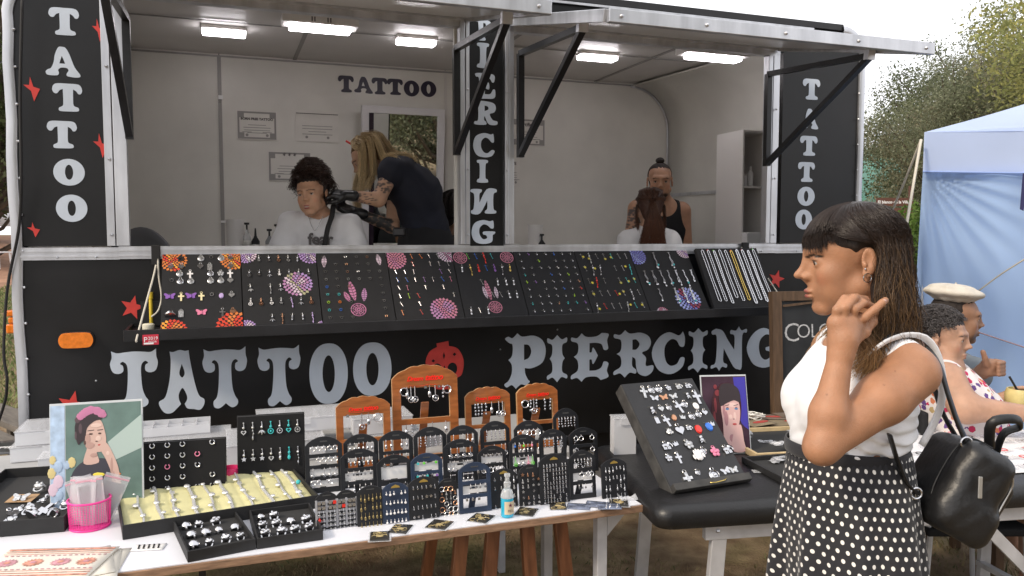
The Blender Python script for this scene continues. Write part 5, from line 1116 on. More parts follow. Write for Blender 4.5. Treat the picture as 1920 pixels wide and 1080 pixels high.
def wood_stand(px, base, wpx, top, label, wins, items_, two=False):
    Y = yat(px, base); s = scale_at(Y); w = wpx * s * 1.03; h = (base - top) * s * 1.02; M = tb(px, base) @ MRo(-R(6), 4, 'X')
    t = thing('wooden_earring_stand', label, 'earring stand', M=M, group='brown wooden stands at the back of the table')
    e = w*.13; A = [(-w/2, 0), (w/2, 0), (w/2, h*.86)] + [(w/2 - w*k/20, h*.86 + h*.14*(1 - abs(2*k/20 - 1)**2.4)*.9 + .004*abs(math.sin(k/20*math.pi*5))) for k in range(1, 20)] + [(-w/2, h*.86)]
    holes = [[(-w/2 + e, h*a), (-w/2 + e, h*b), (w/2 - e, h*b), (w/2 - e, h*a)] for a, b in wins]
    MB().prism([A] + holes, -.007, .007, m=M_STW, side=M_STWE).build('stand_frame', None, t, bevel=.0015)
    fs = w*.155
    a = inst('red_lettering', text_mesh('red_lettering', 'Dream', fs * .62, M_REDP, shear=.35, ext=.0006, spacing=.88, offset=fs * .012), t); a.matrix_local = upright(MTr((-w * .28, -.0082, h * .80 + (0 if not two else .012))))
    a = inst('red_lettering', text_mesh('red_lettering', 'tattoo', fs * .80, M_REDP, shear=.30, ext=.0006, spacing=.88, offset=fs * .018), t); a.matrix_local = upright(MTr((-w * .005, -.0082, h * .80 + (0 if not two else .012))))
    b = MB(); b.tube([(-w * .26, -.0082, h * .785), (-w * .10, -.0082, h * .775), (w * .05, -.0082, h * .785), (w * .18, -.0082, h * .78)], .0014, 4, flat=.3).build('red_swash', M_REDP, t)
    MB().bar((0, .007, h * .6), (0, .09, .01), .03, .008).build('back_leg', M_STW, t)
    rr = random.Random(int(px)); cnt = 0
    for (a, b), (k_list, desc_) in zip(wins, items_):
        for j, (fx, kk) in enumerate(k_list):
            o = MB(); Lw = h*(b - a); earring(o, kk, 0, 0, min(1.9, Lw/.036) if kk != 4 else 1.4, rr, 0)
            if kk in (6, 3): o.tube([(0, 0, 0), (.001, -.002, -Lw*.3)], .0008, 4)
            q = o.build('earring', M_CHROME, None, smooth=40); q.matrix_world = M @ MTr((-w / 2 + e + (w - 2 * e) * fx, -.010, h * b + .006))
            tag(q, f'silver earring hanging {NTH[j]} from left in the {desc_}', 'earring', 'earrings hanging on the wooden stands')
    return t
wood_stand(684, 878, 100, 743, 'brown wooden stand with two windows, leftmost of the four wooden ones', [(.10, .36), (.42, .74)], [([], ''), ([(.1, 4), (.45, 3), (.62, 1), (.85, 2)], 'window of the leftmost wooden stand')])
wood_stand(801, 862, 124, 684, 'tallest brown wooden stand with two open windows and red script', [(.06, .38), (.44, .76)], [([(.08, 1), (.2, 6), (.62, 3), (.9, 1)], 'lower window of the tallest wooden stand'), ([(.06, 2), (.12, 1), (.2, 3), (.28, 3), (.5, 4), (.58, 1), (.7, 3), (.78, 4), (.86, 6), (.95, 2)], 'upper window of the tallest wooden stand')], True)
wood_stand(917, 845, 87, 726, 'brown wooden stand between the tallest and the rightmost ones', [(.10, .36), (.42, .74)], [([], ''), ([(.1, 6), (.2, 6), (.3, 6), (.42, 6), (.6, 1), (.82, 3), (.93, 3)], 'window of the third wooden stand')])
wood_stand(1010, 838, 81, 719, 'rightmost of the brown wooden stands with long tassel earrings', [(.10, .36), (.42, .74)], [([], ''), ([(.08, 2), (.25, 6), (.36, 3), (.45, 6), (.72, 6), (.9, 6)], 'window of the rightmost wooden stand')])
def clearmat(nm, c, a, r=.25):
    return mat(nm, c, r, alpha=a, spec=.6)
M_BOXC = clearmat('milky_plastic', (.76, .77, .80), .62); M_BOXL = clearmat('clear_lid', (.80, .81, .84), .36, .15)
def organiser(M, W, D, H, label, cols=4, rows=1, lid=True, dz=0):
    t = thing('organiser_box', label, 'box', M=M, group='clear plastic organiser boxes')
    b = MB().bx(-W / 2, W / 2, 0, D, 0, .003); b.build('bottom', M_BOXC, t)
    for q in ((-W / 2, W / 2, 0, .003, .003, H), (-W / 2, W / 2, D - .003, D, .003, H), (-W / 2, -W / 2 + .003, .003, D - .003, .003, H), (W / 2 - .003, W / 2, .003, D - .003, .003, H)): MB().bx(*q).build('side', M_BOXC, t)
    for i in range(1, cols): x = -W / 2 + W * i / cols; MB().bx(x - .001, x + .001, .004, D - .004, .004, H - .004).build('divider', M_BOXC, t)
    for j in range(1, rows): y = D * j / rows; MB().bx(-W / 2 + .004, W / 2 - .004, y - .001, y + .001, .004, H - .006).build('divider', M_BOXC, t)
    if lid:
        MB().bx(-W / 2 - .003, W / 2 + .003, -.003, D + .003, H + .001, H + .007).build('lid', M_BOXL, t, bevel=.002)
        MB().bx(-.02, .02, -.008, -.0035, H - .02, H + .004).build('latch', M_BOXC, t)
    rr = random.Random(int(W*999)); bt = MB()
    for _ in range(26): bt.box((rr.uniform(-W / 2 + .02, W / 2 - .02), rr.uniform(.02, D - .02), .008), (.012, .008, .006), MRo(rr.uniform(0, 3), 3, 'Z'))
    tag(bt.build('small_stock', mat('stock_bits', (.30, .28, .30), .5), t), kind='stuff'); return t
BZ = TZ + .0005
organiser(tb(92, 862), .26, .26, .052, 'clear box at the bottom of the left pile behind the portrait', 3)
organiser(tb(98, 862, BZ) @ MTr((.0, .01, .061)), .25, .22, .050, 'clear box on top of the left pile, behind the portrait', 4)
organiser(tb(85, 868, BZ) @ MTr((.07, -.13, 0)), .14, .10, .045, 'small clear box in front of the left pile beside the portrait', 1)
organiser(tb(352, 862), .32, .26, .060, 'long milky box behind the tray of rings', 2)
organiser(tb(335, 862, BZ) @ MTr((-.02, .12, .069)), .27, .15, .035, 'open topped box with square compartments on top of a milky box', 5, 2, False)
organiser(tb(520, 868), .36, .28, .075, 'large milky box behind the belly ring board', 3)
organiser(tb(600, 850, BZ) @ MTr((-.05, .04, .084)), .36, .22, .050, 'flat milky box stacked on the large box behind the left wooden stand', 3)
organiser(tb(735, 845), .26, .22, .060, 'clear box seen through the tallest wooden stand, lower of two', 3)
organiser(tb(735, 845, BZ) @ MTr((-.03, .02, .069)), .24, .18, .060, 'clear box seen through the tallest wooden stand, upper of two', 3)
organiser(tb(1172, 852, MZ + .001) @ MRo(R(-12), 4, 'Z'), .085, .06, .135, 'clear standing box propping the pendant case', 1)
t = lathe_thing('round_tub', 'small red pink round tub behind the belly ring board', 'tub', [(.028, 0), (.034, .004), (.034, .055), (.030, .055), (.026, .01), (0, .01)], 20, mat('pink_plastic', (.78, .05, .20), .3), tb(433, 905))
def shade(L, c, y, T, W, H):
    for k, (x, z, a, b) in enumerate(L): MB().sph(((x - .5) * W, y, z * H), 1, 12, sc_=(a * W, .0004, b * H)).build('print_tone', mat('print_tone_%d_%d_%d' % tuple(int(v * 100) for v in c), c, .6), T)
def fl_(pts, m, y, T, name, n=4): MB().prism([spline(pts, n)], y - .0006, y, m=m).build(name, m, T)
MSK = mat('print_skin', (.58, .40, .34), .6); MHA = mat('print_hair', (.035, .025, .03), .6); MGR = mat('print_green', (.13, .21, .19), .55, var=.25, vscale=12); MPB = mat('print_light_blue', (.42, .55, .72), .55, var=.3, vscale=30)
M_ACR = mat('print_board', (.55, .58, .60), .3)
Y = yat(183, 958); s = scale_at(Y); W, H = 166*s, 208*s
M = tb(183, 958) @ MRo(-R(9), 4, 'X') @ MRo(R(-8), 4, 'Z')
t = thing('portrait_print', 'portrait print of a dark haired woman with pink flower crown, leaning on boxes', 'picture', M=M)
MB().bx(-W / 2, W / 2, 0, .006, 0, H).build('backing_board', M_ACR, t, bevel=.001)
q = lambda L: [((x - .5)*W, z*H) + tuple(r_) for x, z, *r_ in L]
fl_(q([(.17, .02, 1), (.98, .02, 1), (.98, .98, 1), (.17, .98, 1)]), MGR, -.0005, t, 'print_area', 2); fl_(q([(.01, .02, 1), (.16, .02, 1), (.16, .98, 1), (.01, .98, 1)]), MPB, -.0005, t, 'print_area', 2)
fl_(q([(.62, .62, 1), (.99, .86, 1), (.99, .55, 1), (.66, .44, 1)]), mat('print_mist', (.40, .50, .47), .6), -.0012, t, 'print_area', 2)
fl_(q([(.20, .05, 1), (.22, .32), (.36, .46), (.60, .47), (.72, .38), (.74, .06, 1)]), mat('print_dark_top', (.045, .045, .06), .6), -.0013, t, 'print_figure')
fl_(q([(.36, .44), (.40, .60), (.36, .74), (.42, .84), (.54, .83), (.59, .72), (.60, .62), (.55, .54), (.50, .53), (.52, .44)]), MSK, -.0019, t, 'print_figure')
fl_(q([(.30, .62), (.27, .78), (.34, .90), (.48, .91), (.56, .84), (.48, .82), (.40, .76), (.38, .66), (.34, .64)]), MHA, -.0025, t, 'print_figure')
fl_(q([(.64, .08), (.66, .30), (.60, .46), (.53, .58), (.60, .62), (.68, .50), (.74, .34), (.76, .10)]), MSK, -.0026, t, 'print_figure')
for x, z, w_ in ((.44, .735, .035), (.54, .735, .03)): MB().bar(((x - w_ - .5) * W, -.0028, z * H), ((x + w_ - .5) * W, -.0028, (z + .004) * H), .0006, .002, up=(0, 0, 1)).build('print_brow', MHA, t)
MB().sph(((.535 - .5) * W, -.0026, .60 * H), .007, 8, sc_=(1, .05, .4)).build('print_lips', mat('print_lips_red', (.45, .08, .08), .5), t)
shade([(.405, .66, .030, .05), (.43, .60, .05, .03), (.47, .51, .04, .02), (.66, .40, .018, .09), (.68, .25, .02, .12)], (.44, .28, .24), -.0030, t, W, H); shade([(.50, .78, .06, .02), (.52, .66, .03, .025), (.62, .52, .02, .02)], (.68, .50, .43), -.0031, t, W, H)
shade([(.44, .705, .022, .008), (.535, .705, .018, .008), (.50, .635, .014, .005), (.375, .63, .012, .02)], (.10, .06, .05), -.0033, t, W, H); shade([(.27, .20, .05, .10), (.40, .15, .08, .05), (.60, .20, .05, .06)], (.16, .14, .17), -.0022, t, W, H); shade([(.30, .84, .03, .03), (.33, .76, .02, .05), (.28, .70, .012, .04)], (.09, .06, .07), -.0030, t, W, H)
rr = random.Random(5)
for k in range(12): x = .33 + .03 * k * .75; z = .87 + .055 * math.sin(k / 11 * 3.1); MB().sph(((x - .5) * W, -.003, z * H), rr.uniform(.009, .014), 8, sc_=(1, .08, 1)).build('print_flower', mat('print_pink', (.68, .18, .33), .6), t)
for k in range(9): MB().sph(((rr.uniform(.45, .72) - .5) * W, -.0024, rr.uniform(.2, .34) * H), rr.uniform(.006, .012), 7, sc_=(1.5, .08, .6)).build('print_blot', [JC['orange'], MPB, JC['yellow']][k % 3], t)
for k in range(8): MB().sph(((rr.uniform(.02, .24) - .5) * W, -.0024, rr.uniform(.1, .5) * H), rr.uniform(.010, .018), 7, sc_=(1, .08, 1.4)).build('print_blot', [mat('print_sand', (.62, .52, .24), .6), MPB, PK][k % 3], t)
Y = yat(1363, 851, MZ); s = scale_at(Y); W, H = 88*s, 148*s
M = tb(1366, 851, MZ + .001, -14) @ MRo(-R(14), 4, 'X')
t = thing('portrait_print', 'glossy portrait of a fringed dark haired woman on violet ground, beside the pendant case', 'picture', M=M)
MB().bx(-W / 2 - .004, W / 2 + .004, .001, .005, 0, H + .004).build('clear_holder', M_ACR, t, bevel=.001)
MB().bx(-W / 2, W / 2, -.001, .0, .004, H - .002).build('print_area', mat('print_dark_wine', (.06, .03, .05), .25, var=.5, vscale=9, coat=.5), t)
q = lambda L: [((x - .5)*W, z*H) + tuple(r_) for x, z, *r_ in L]
fl_(q([(.72, .98, 1), (.99, .98, 1), (.99, .30, 1), (.80, .45)]), mat('print_violet', (.06, .05, .36), .3), -.0012, t, 'print_area')
fl_(q([(.20, .30), (.22, .70), (.40, .88), (.65, .90), (.82, .80), (.86, .60), (.80, .40), (.6, .2)]), mat('print_wine_hair', (.05, .012, .018), .4), -.0018, t, 'print_figure')
fl_(q([(.44, .16), (.42, .40), (.40, .60), (.46, .70), (.66, .72), (.80, .66), (.82, .50), (.76, .34), (.66, .26), (.68, .10)]), mat('print_pale_skin', (.66, .42, .40), .4), -.0024, t, 'print_figure')
fl_(q([(.38, .62), (.40, .86), (.62, .90), (.82, .82), (.84, .66), (.70, .68), (.55, .65)]), MHA, -.003, t, 'print_figure')
for x in (.54, .74): MB().sph(((x - .5) * W, -.0032, .57 * H), .0075, 8, sc_=(1, .06, .55)).build('print_eye', mat('print_eye_blue', (.10, .22, .42), .3), t); MB().bar(((x - .055 - .5) * W, -.0032, .61 * H), ((x + .05 - .5) * W, -.0032, .625 * H), .0006, .0022, up=(0, 0, 1)).build('print_brow', MHA, t)
shade([(.50, .45, .05, .10), (.46, .56, .03, .08), (.60, .20, .06, .05), (.74, .30, .04, .03)], (.44, .22, .24), -.0029, t, W, H); shade([(.66, .62, .09, .03), (.70, .48, .03, .05), (.60, .47, .04, .03)], (.76, .54, .50), -.0030, t, W, H); shade([(.67, .44, .022, .006), (.54, .58, .035, .014), (.74, .58, .03, .013)], (.14, .07, .09), -.00305, t, W, H); shade([(.28, .62, .03, .10), (.34, .78, .06, .04), (.24, .45, .03, .1), (.30, .86, .04, .03)], (.20, .03, .04), -.0026, t, W, H)
MB().sph(((.68 - .5) * W, -.0032, .375 * H), .009, 8, sc_=(1, .06, .5)).build('print_lips', mat('print_lips_red', (.45, .05, .08), .5), t)
fl_(q([(.62, .03), (.60, .18), (.70, .32), (.82, .36), (.86, .16), (.88, .03)]), MATS['print_pale_skin'], -.0036, t, 'print_figure')
M_BOXB = mat('black_card_box', (.018, .018, .019), .6, var=.3, vscale=20); M_VELV = mat('black_velvet', (.006, .006, .007), .95, sheen=.1); M_FOAM = mat('yellow_foam', (.60, .57, .31), .85, var=.08, vscale=20, bump=.1, bscale=200)
def tray(M, W, D, H, label, name='jewellery_box', floor_m=None, fh=None, group=None, cat='box'):
    t = thing(name, label, cat, M=M, group=group); th = .005; fh = fh or H*.45
    MB().bx(-W / 2, W / 2, 0, th, 0, H).build('side', M_BOXB, t, bevel=.0008); MB().bx(-W / 2, W / 2, D - th, D, 0, H).build('side', M_BOXB, t, bevel=.0008)
    MB().bx(-W / 2, -W / 2 + th, th, D - th, 0, H).build('side', M_BOXB, t, bevel=.0008); MB().bx(W / 2 - th, W / 2, th, D - th, 0, H).build('side', M_BOXB, t, bevel=.0008)
    if floor_m: MB().bx(-W / 2 + th, W / 2 - th, th, D - th, .001, fh).build('padding', floor_m, t)
    return t
def corner_box(fl, fr, bl, z=TZ + .001):
    a, b, c = at_z(*fl, z), at_z(*fr, z), at_z(*bl, z); W = (b - a).length; rz = math.atan2((b - a).y, (b - a).x); D = abs((c - a).dot(Vc((-math.sin(rz), math.cos(rz), 0)))); m = (a + b)/2
    return MTr(m) @ MRo(rz, 4, 'Z'), W, D
for (fl, fr, bl, lb, sh, rows, n_) in [((352, 1055), (480, 1030), (324, 992), 'black open box of chunky silver rings, left of the two at the table edge', 'left ring box', 4, 11), ((482, 1030), (606, 1012), (464, 975), 'black open box of silver rings, right of the two at the table edge', 'right ring box', 3, 10)]:
    M, W, D = corner_box(fl, fr, bl); t = tray(M, W, D, .030, lb, floor_m=M_VELV, group='two boxes of chunky rings'); rr = random.Random(int(fl[0])); k = 0
    for r_ in range(3):
        for c_ in range(4):
            if k >= n_ or rr.random() < .04: continue
            x = -W / 2 + W * (.16 + .225 * c_) + rr.uniform(-.004, .004); y = D * (.22 + .28 * r_) + rr.uniform(-.003, .003); kd = rr.choice(['chunky_ring', 'signet_ring', 'chunky_ring'])
            o = bpy.data.objects.new('ring', JM[kd]); COL.objects.link(o); o.matrix_world = M @ MTr((x, y, .021)) @ MRo(R(rr.uniform(-30, 30)), 4, 'Z') @ MRo(R(-25), 4, 'X') @ Matrix.Scale(rr.uniform(.85, 1.2), 4)
            tag(o, f'chunky silver ring, {["front", "middle", "back"][r_]} row, {NTH[c_]} from left in the {sh}', 'ring', 'chunky rings in the two boxes'); k += 1
            MB().bx(x - .012, x + .012, y - .004, y + .004, .0135, .0155).build('ring_slot', M_BLKMETAL, t)
M, W, D = corner_box((228, 1013), (600, 952), (218, 938)); W = W*.99
t = tray(M, W, D, .042, 'long black box lined with yellow foam holding charm bracelets', 'bracelet_box', cat='box')
mb = MB(); mb.grid(lambda a, b: (-W / 2 + .006 + (W - .012) * a, .008 + (D - .016) * b, .018 + .016 * b + .005 * abs(math.sin(a * math.pi * 8)) ** .5 * (1 if b > .05 else .3)), 96, 10); mb.build('foam_padding', M_FOAM, t, smooth=True)
MB().bx(-W / 2 + .006, W / 2 - .006, .0055, D - .0055, .001, .017).build('foam_base', M_FOAM, t)
rr = random.Random(9)
for k, fx in enumerate([.10, .19, .27, .37, .46, .55, .65, .76, .86, .93]):
    mb = MB(); x = -W/2 + W*fx; f = lambda b: (x + .004*math.sin(b*9 + k), .012 + (D - .02)*b, .026 + .016*b)
    chain_links(mb, [f(b/6) for b in range(7)], .0075, .010 if k % 2 else .007); P_ = [f(.2), f(.45), f(.75)]
    for p in P_: mb.sph((p[0] + rr.uniform(-.010, .010), p[1], p[2] + .006), rr.uniform(.007, .012), 7, sc_=(1, 1.3, .5))
    if k in (2, 6):
        for b in (.25, .45, .65): p = f(b); mb.box((p[0], p[1], p[2] + .004), (.014, .022, .004))
    o = mb.build('bracelet', mat('chain_silver', (.72, .72, .72), .4, .55), None); o.matrix_world = M
    if k == 9: MB().sph((x + .012, D * .4, .045), .008, 8).build('charm', JC['turquoise'], o)
    tag(o, f'silver charm bracelet, {NTH[k]} from the left on the yellow foam', 'bracelet', 'bracelets lying on the yellow foam')
def upright_board(px, base, wpx, hpx, label, lean, rz=0, kind=None):
    Y = yat(px, base); s = scale_at(Y); W, H = wpx * s, hpx * s; M = tb(px, base, TZ + .001, rz) @ MRo(-R(lean), 4, 'X')
    t = thing('ring_board', label, 'display board', M=M); MB().bx(-W / 2, W / 2, 0, .022, 0, H).build('velvet_pad', M_VELV, t, bevel=.002); MB().bx(-W / 2 - .003, W / 2 + .003, .0225, .028, -.0, H + .003).build('box_back', M_BOXB, t); return t, M, W, H
t, M, W, H = upright_board(326, 935, 186, 108, 'black velvet board with rows of horseshoe rings, leaning behind the yellow foam box', 10, -4)
rr = random.Random(77)
for r_ in range(5):
    for c_ in range(6):
        if (r_, c_) in ((0, 0), (0, 4), (1, 5), (2, 5), (3, 4), (4, 0), (4, 3)) : continue
        x = -W / 2 + W * (.15 + .145 * c_); z = H * (.90 - .19 * r_); col = 'pink' if (r_, c_) in ((1, 4), (2, 2)) else rr.choice(['silver', 'silver', 'silver', 'dull silver'] + (['blue'] if r_ == 0 else []))
        hang('horseshoe', col, 'ring', M, x, z, f'{col} horseshoe ring, {ORD[r_]} row, {NTH[c_]} in line, on the black velvet board', 'ring', 'rings on the upright velvet board', .92, y=-.0005, rot=180)
t, M, W, H = upright_board(510, 905, 122, 128, 'square black velvet board hung with two rows of belly rings', 9, -4)
for r_ in range(3):
    for c_ in range(7):
        kd = rr.choice(['dangle_heart', 'dangle_ring', 'dangle_long', 'dangle_leaf', 'dangle_star', 'dangle_drop']); x = -W / 2 + W * (.09 + .135 * c_); col = 'turquoise' if (r_, c_) in ((0, 3), (0, 5), (1, 5)) else rr.choice(['silver', 'silver', 'dull silver'])
        hang(kd if r_ < 2 else 'stud', col, 'belly_ring' if r_ < 2 else 'stud', M, x, H * (.88 - .40 * r_), f'{col} {NM[kd] if r_ < 2 else "ball stud"}, {ORD[r_]} row, {NTH[c_]} in line, on the square velvet board', 'belly ring' if r_ < 2 else 'stud', 'belly rings on the square velvet board', 1.05 if r_ < 2 else .7, y=-.0005)
M, W, D = corner_box((-130, 1018), (121, 997), (-130, 912))
t = tray(M, W, D, .045, 'black open box heaped with charms and card tags at the left edge', 'charm_box', M_VELV, .012)
rr = random.Random(31); its = [('cross', 'silver', .78, .30, 1.9), ('chunky_ring', 'silver', .62, .22, 1.1), ('chunky_ring', 'silver', .90, .24, .9), ('gem_oval', 'orange', .60, .80, .9), ('disc', 'silver', .80, .86, 1.1), ('bell_hat', 'silver', .72, .18, .8), ('flower', 'silver', .52, .30, 1), ('dangle_long', 'silver', .62, .62, 1.2), ('dangle_ring', 'silver', .95, .74, 1.2), ('dangle_leaf', 'silver', .87, .62, 1.3), ('disc', 'silver', .80, .5, 1), ('figure_charm', 'silver', .68, .45, 1.2), ('hand_charm', 'silver', .93, .36, 1.1), ('tag', 'dull silver', .90, .82, .9), ('butterfly', 'dull silver', .42, .5, 1), ('heart', 'silver', .45, .25, 1.2), ('elephant', 'silver', .55, .16, 1.0), ('dangle_ring', 'silver', .70, .88, 1.2), ('dangle_long', 'silver', .93, .55, 1.3), ('chunky_ring', 'dull silver', .50, .62, 1.0), ('signet_ring', 'silver', .86, .12, 1.1), ('dangle_star', 'silver', .76, .66, 1.3), ('hoop', 'silver', .56, .9, 1.3), ('dangle_heart', 'silver', .98, .2, 1.2), ('crown_charm', 'silver', .80, .36, 1.0)]
for k, (kd, c, fx, fy, s) in enumerate(its):
    o = bpy.data.objects.new('charm', JM[kd]); COL.objects.link(o); o.matrix_world = M @ MTr((-W / 2 + W * fx, D * fy, .030 + .002 * (k % 3))) @ MRo(R(rr.uniform(-50, 50)), 4, 'Z') @ MRo(R(-62), 4, 'X') @ Matrix.Scale(s * 1.3, 4)
    if c != 'silver': o.material_slots[0].link = 'OBJECT'; o.material_slots[0].material = JC[c]
    tag(o, f'{c} {NM[kd]} lying {["in front", "in the middle", "at the back"][min(2, int(fy * 3))]} of the charm box, {"left" if fx < .58 else "centre" if fx < .8 else "right"} side', 'charm', 'charms heaped in the left box')
for (x, y, a, m_) in ((.82, .5, 28, mat('brown_card', (.42, .27, .15), .8)), (.42, .5, -10, MATS['brown_card']), (.76, .85, 8, M_BLKMETAL), (.66, .68, 12, M_BLKMETAL)):
    o = tag(MB().bx(-.04, .04, -.03, .03, 0, .0015).build('card_tag', m_, None), {28: 'brown card tag at the right', -10: 'brown card tag at the left', 8: 'black card tag at the back', 12: 'black card tag in the middle'}[a] + ' of the charm box', 'card tag', 'card tags in the left box'); o.matrix_world = M @ MTr((-W / 2 + W * x, D * y, .020 + .003 * x)) @ MRo(R(a), 4, 'Z') @ MRo(R(6), 4, 'X')
def flat(px, py, w, d, rz, name, label, cat, m, z=TZ + .001, th=.0012, group=None, curl=0):
    t = thing(name, label, cat, M=MTr(at_z(px, py, z)) @ MRo(ROT + R(rz), 4, 'Z'), group=group)
    mb = MB(); mb.grid(lambda a, b: ((a - .5) * w, (b - .5) * d, .0006 + curl * ((2 * a - 1) ** 2) * (b) + .0005), 8, 6); mb.build('sheet', m, t, smooth=True, solid=th); return t
M_SHEET = mat('ivory_sheet', (.70, .66, .58), .6, var=.05); M_SALM = mat('print_salmon', (.66, .30, .22), .7, var=.5, vscale=60); M_MAUV = mat('print_dusty', (.55, .28, .32), .7, var=.4, vscale=60)
for k, (px, py, rz) in enumerate([(150, 1062, -6), (140, 1066, 3), (128, 1062, 10)]): flat(px, py, .21, .20, rz, 'pattern_sheet', f'white edged pattern sheet, {["bottom", "middle", "third"][k]} of the fanned stack at the left corner', 'sheet', M_SHEET, TZ + .001 + .003 * k, group='fanned pattern sheets')
t = flat(88, 1056, .29, .20, -16, 'pattern_sheet', 'ivory sheet printed with red rosettes and bands, on top of the fanned stack', 'sheet', M_SHEET, TZ + .0115)
zz = .0034
for y, h_ in ((.086, .008), (.070, .003), (.056, .0018), (-.052, .0018), (-.066, .003), (-.082, .009)): MB().bx(-.138, .138, y - h_ / 2, y + h_ / 2, zz - .0005, zz).build('printed_band', M_SALM, t)
for k, x in enumerate((-.10, -.035, .035, .10)):
    MB().prism([[(math.cos(R(a * 11.25)) * (.026 if a % 2 else .018), math.sin(R(a * 11.25)) * (.026 if a % 2 else .018)) for a in range(32)]], 0, .0005).xf(MTr((x, 0, zz)) @ MRo(R(-90), 4, 'X')).build('printed_rosette', [M_MAUV, M_SALM][k % 2], t)
    MB().prism([star(8, .5)], 0, .0005).xf(MTr((x, 0, zz + .0006)) @ MRo(R(-90), 4, 'X') @ Matrix.Scale(.011, 4)).build('printed_rosette', [M_SALM, M_MAUV][k % 2], t)
for y in (.045, -.042):
    for k in range(18): MB().bx(-.13 + k * .015, -.122 + k * .015, y - .002, y + .002, zz - .0005, zz).build('printed_dash', M_MAUV, t)
t = flat(279, 1027, .085, .045, -12, 'earring_card', 'small white card with three rows of tiny black studs', 'card', M_CARD)
for r_ in range(3):
    for c_ in range(5): MB().sph((-.028 + .013 * c_ + .002 * r_, .012 - .011 * r_, .004), .0036, 5, sc_=(1, .6, .6)).build('stud', M_BLKMETAL, t)
M_CARDD = mat('dark_patterned_card', (.028, .026, .022), .35, coat=.5)
for k, (px, py, rz, w_) in enumerate([(712, 1006, -12, 1), (751, 992, -30, 1), (824, 984, -38, 1.15), (902, 972, -42, 1.15), (987, 960, -36, 1.1), (1046, 949, -20, .95), (1160, 943, -26, 1.1)]):
    t = flat(px, py, .055 * w_, .072, rz - 0, 'patterned_card', f'dark card with gold floral drawing at the front edge, {NTH[k]} from the left', 'card', M_CARDD, group='dark patterned cards along the front edge')
    tr_ = MB().bx(-.033 * w_, .033 * w_, -.041, .044, .0002, .0006); tr_.build('clear_sleeve', M_BOXL, t); rr = random.Random(k)
    for j in range(7):
        cx, cy = rr.uniform(-.018, .018), rr.uniform(-.026, .026); MB().ring((0, 0, 0), rr.uniform(.005, .010), .0010, MRo(R(90), 3, 'X'), n=9, k=3, a0=rr.uniform(0, 180), a1=rr.uniform(250, 420)).xf(MTr((cx, cy, .0026))).build('gold_scroll', mat('print_dull_gold', (.42, .33, .16), .5), t)
    MB().sph((0, .0, .0022), .009, 9, sc_=(1.2, 1, .12)).build('gold_scroll', MATS['print_dull_gold'], t)
for k, (px, py, rz) in enumerate([(1085, 950, -30), (1120, 946, -34), (1142, 950, -20)]): flat(px, py, .075, .055, rz, 'photo_card', f'glossy bluish photo card near the right end of the table, {NTH[k]} from left', 'card', mat('photo_blue_grey', (.20, .23, .32), .15, var=.8, vscale=30, coat=.6), TZ + .001 + .0016 * k, group='glossy photo cards');
flat(1178, 936, .06, .03, -8, 'plastic_sleeve', 'curled empty clear sleeve at the right corner of the white table', 'sleeve', M_BOXL, curl=.012)
t = flat(2, 840, .46, .24, 0, 'brochure', 'dark grey printed brochure with white capitals at the left edge', 'brochure', mat('brochure_dark', (.035, .034, .034), .35, var=.3, vscale=9, coat=.4), TZ + .001)
o = inst('white_lettering', text_mesh('white_lettering', 'TIMEPIECES', .040, M_CARD, ext=.0004, offset=.0012, shear=.15), t); o.matrix_local = MTr((-.092, -.02, .003))
Mc = tb(169, 986)
cup = thing('mesh_cup', 'pink wire mesh cup holding clear bags of cards', 'cup', M=Mc); MPK = mat('hot_pink_wire', (.80, .05, .30), .35)
rr_ = .058; hh_ = .082
for z, r2 in ((.002, rr_ * .94), (hh_, rr_)): MB().ring((0, 0, z), r2, .0035, MRo(R(90), 3, 'X'), n=28, k=6).build('rim', MPK, cup, smooth=True)
mb = MB()
for k in range(44):
    a = k*2*math.pi/44; mb.tube([(math.cos(a)*rr_*.94, math.sin(a)*rr_*.94, .002), (math.cos(a)*rr_, math.sin(a)*rr_, hh_)], .0008, 3, cap=False)
for k in range(16): mb.ring((0, 0, .004 + k * .005), rr_ * (.94 + .06 * k / 16), .0007, MRo(R(90), 3, 'X'), n=28, k=3)
tag(mb.build('wire_mesh', MPK, cup), kind='stuff'); MB().lathe([(0, .001), (rr_ * .93, .001), (rr_ * .93, .003), (0, .003)], 24).build('base', MPK, cup)
for k, (dx, dy, rz, tl_, m_) in enumerate([(-.022, .0, -12, 4, M_CARD), (-.012, .01, -5, 2, mat('bag_grey_card', (.20, .19, .2), .5)), (.012, -.006, 3, -4, M_CARDD), (.004, .014, 8, -14, mat('bag_pink_card', (.62, .20, .30), .5)), (.02, .02, 14, 24, M_CARDD)]):
    t = thing('bagged_card', f'card in clear zip bag, {NTH[k]} from the left in the pink mesh cup', 'bagged card', M=Mc @ MTr((dx, dy, .006)) @ MRo(R(rz), 4, 'Z') @ MRo(R(tl_), 4, 'Y'), group='bagged cards in the pink cup')
    MB().bx(-.030, .030, -.001, .0005, 0, .12).build('card', m_, t); MB().bx(-.036, .036, -.0022, -.0014, 0, .145).build('clear_bag', M_BOXL, t); MB().bx(-.036, .036, -.003, -.0023, .132, .137).build('zip_strip', mat('zip_pink', (.75, .42, .50), .4), t)
Ms = tb(951, 968)
t = thing('spray_bottle', 'small clear spray bottle of turquoise liquid at the table edge', 'bottle', M=Ms)
MB().lathe([(0, 0), (.0185, .001), (.020, .005), (.020, .060), (0, .060)], 20).build('liquid', mat('turquoise_liquid', (.02, .42, .62), .1, coat=.6, alpha=.92), t, smooth=40)
MB().lathe([(.0205, .0605), (.0205, .066), (.016, .082), (.010, .088), (.010, .094), (0, .094)], 20).build('bottle_shoulder', M_CLR, t, smooth=40)
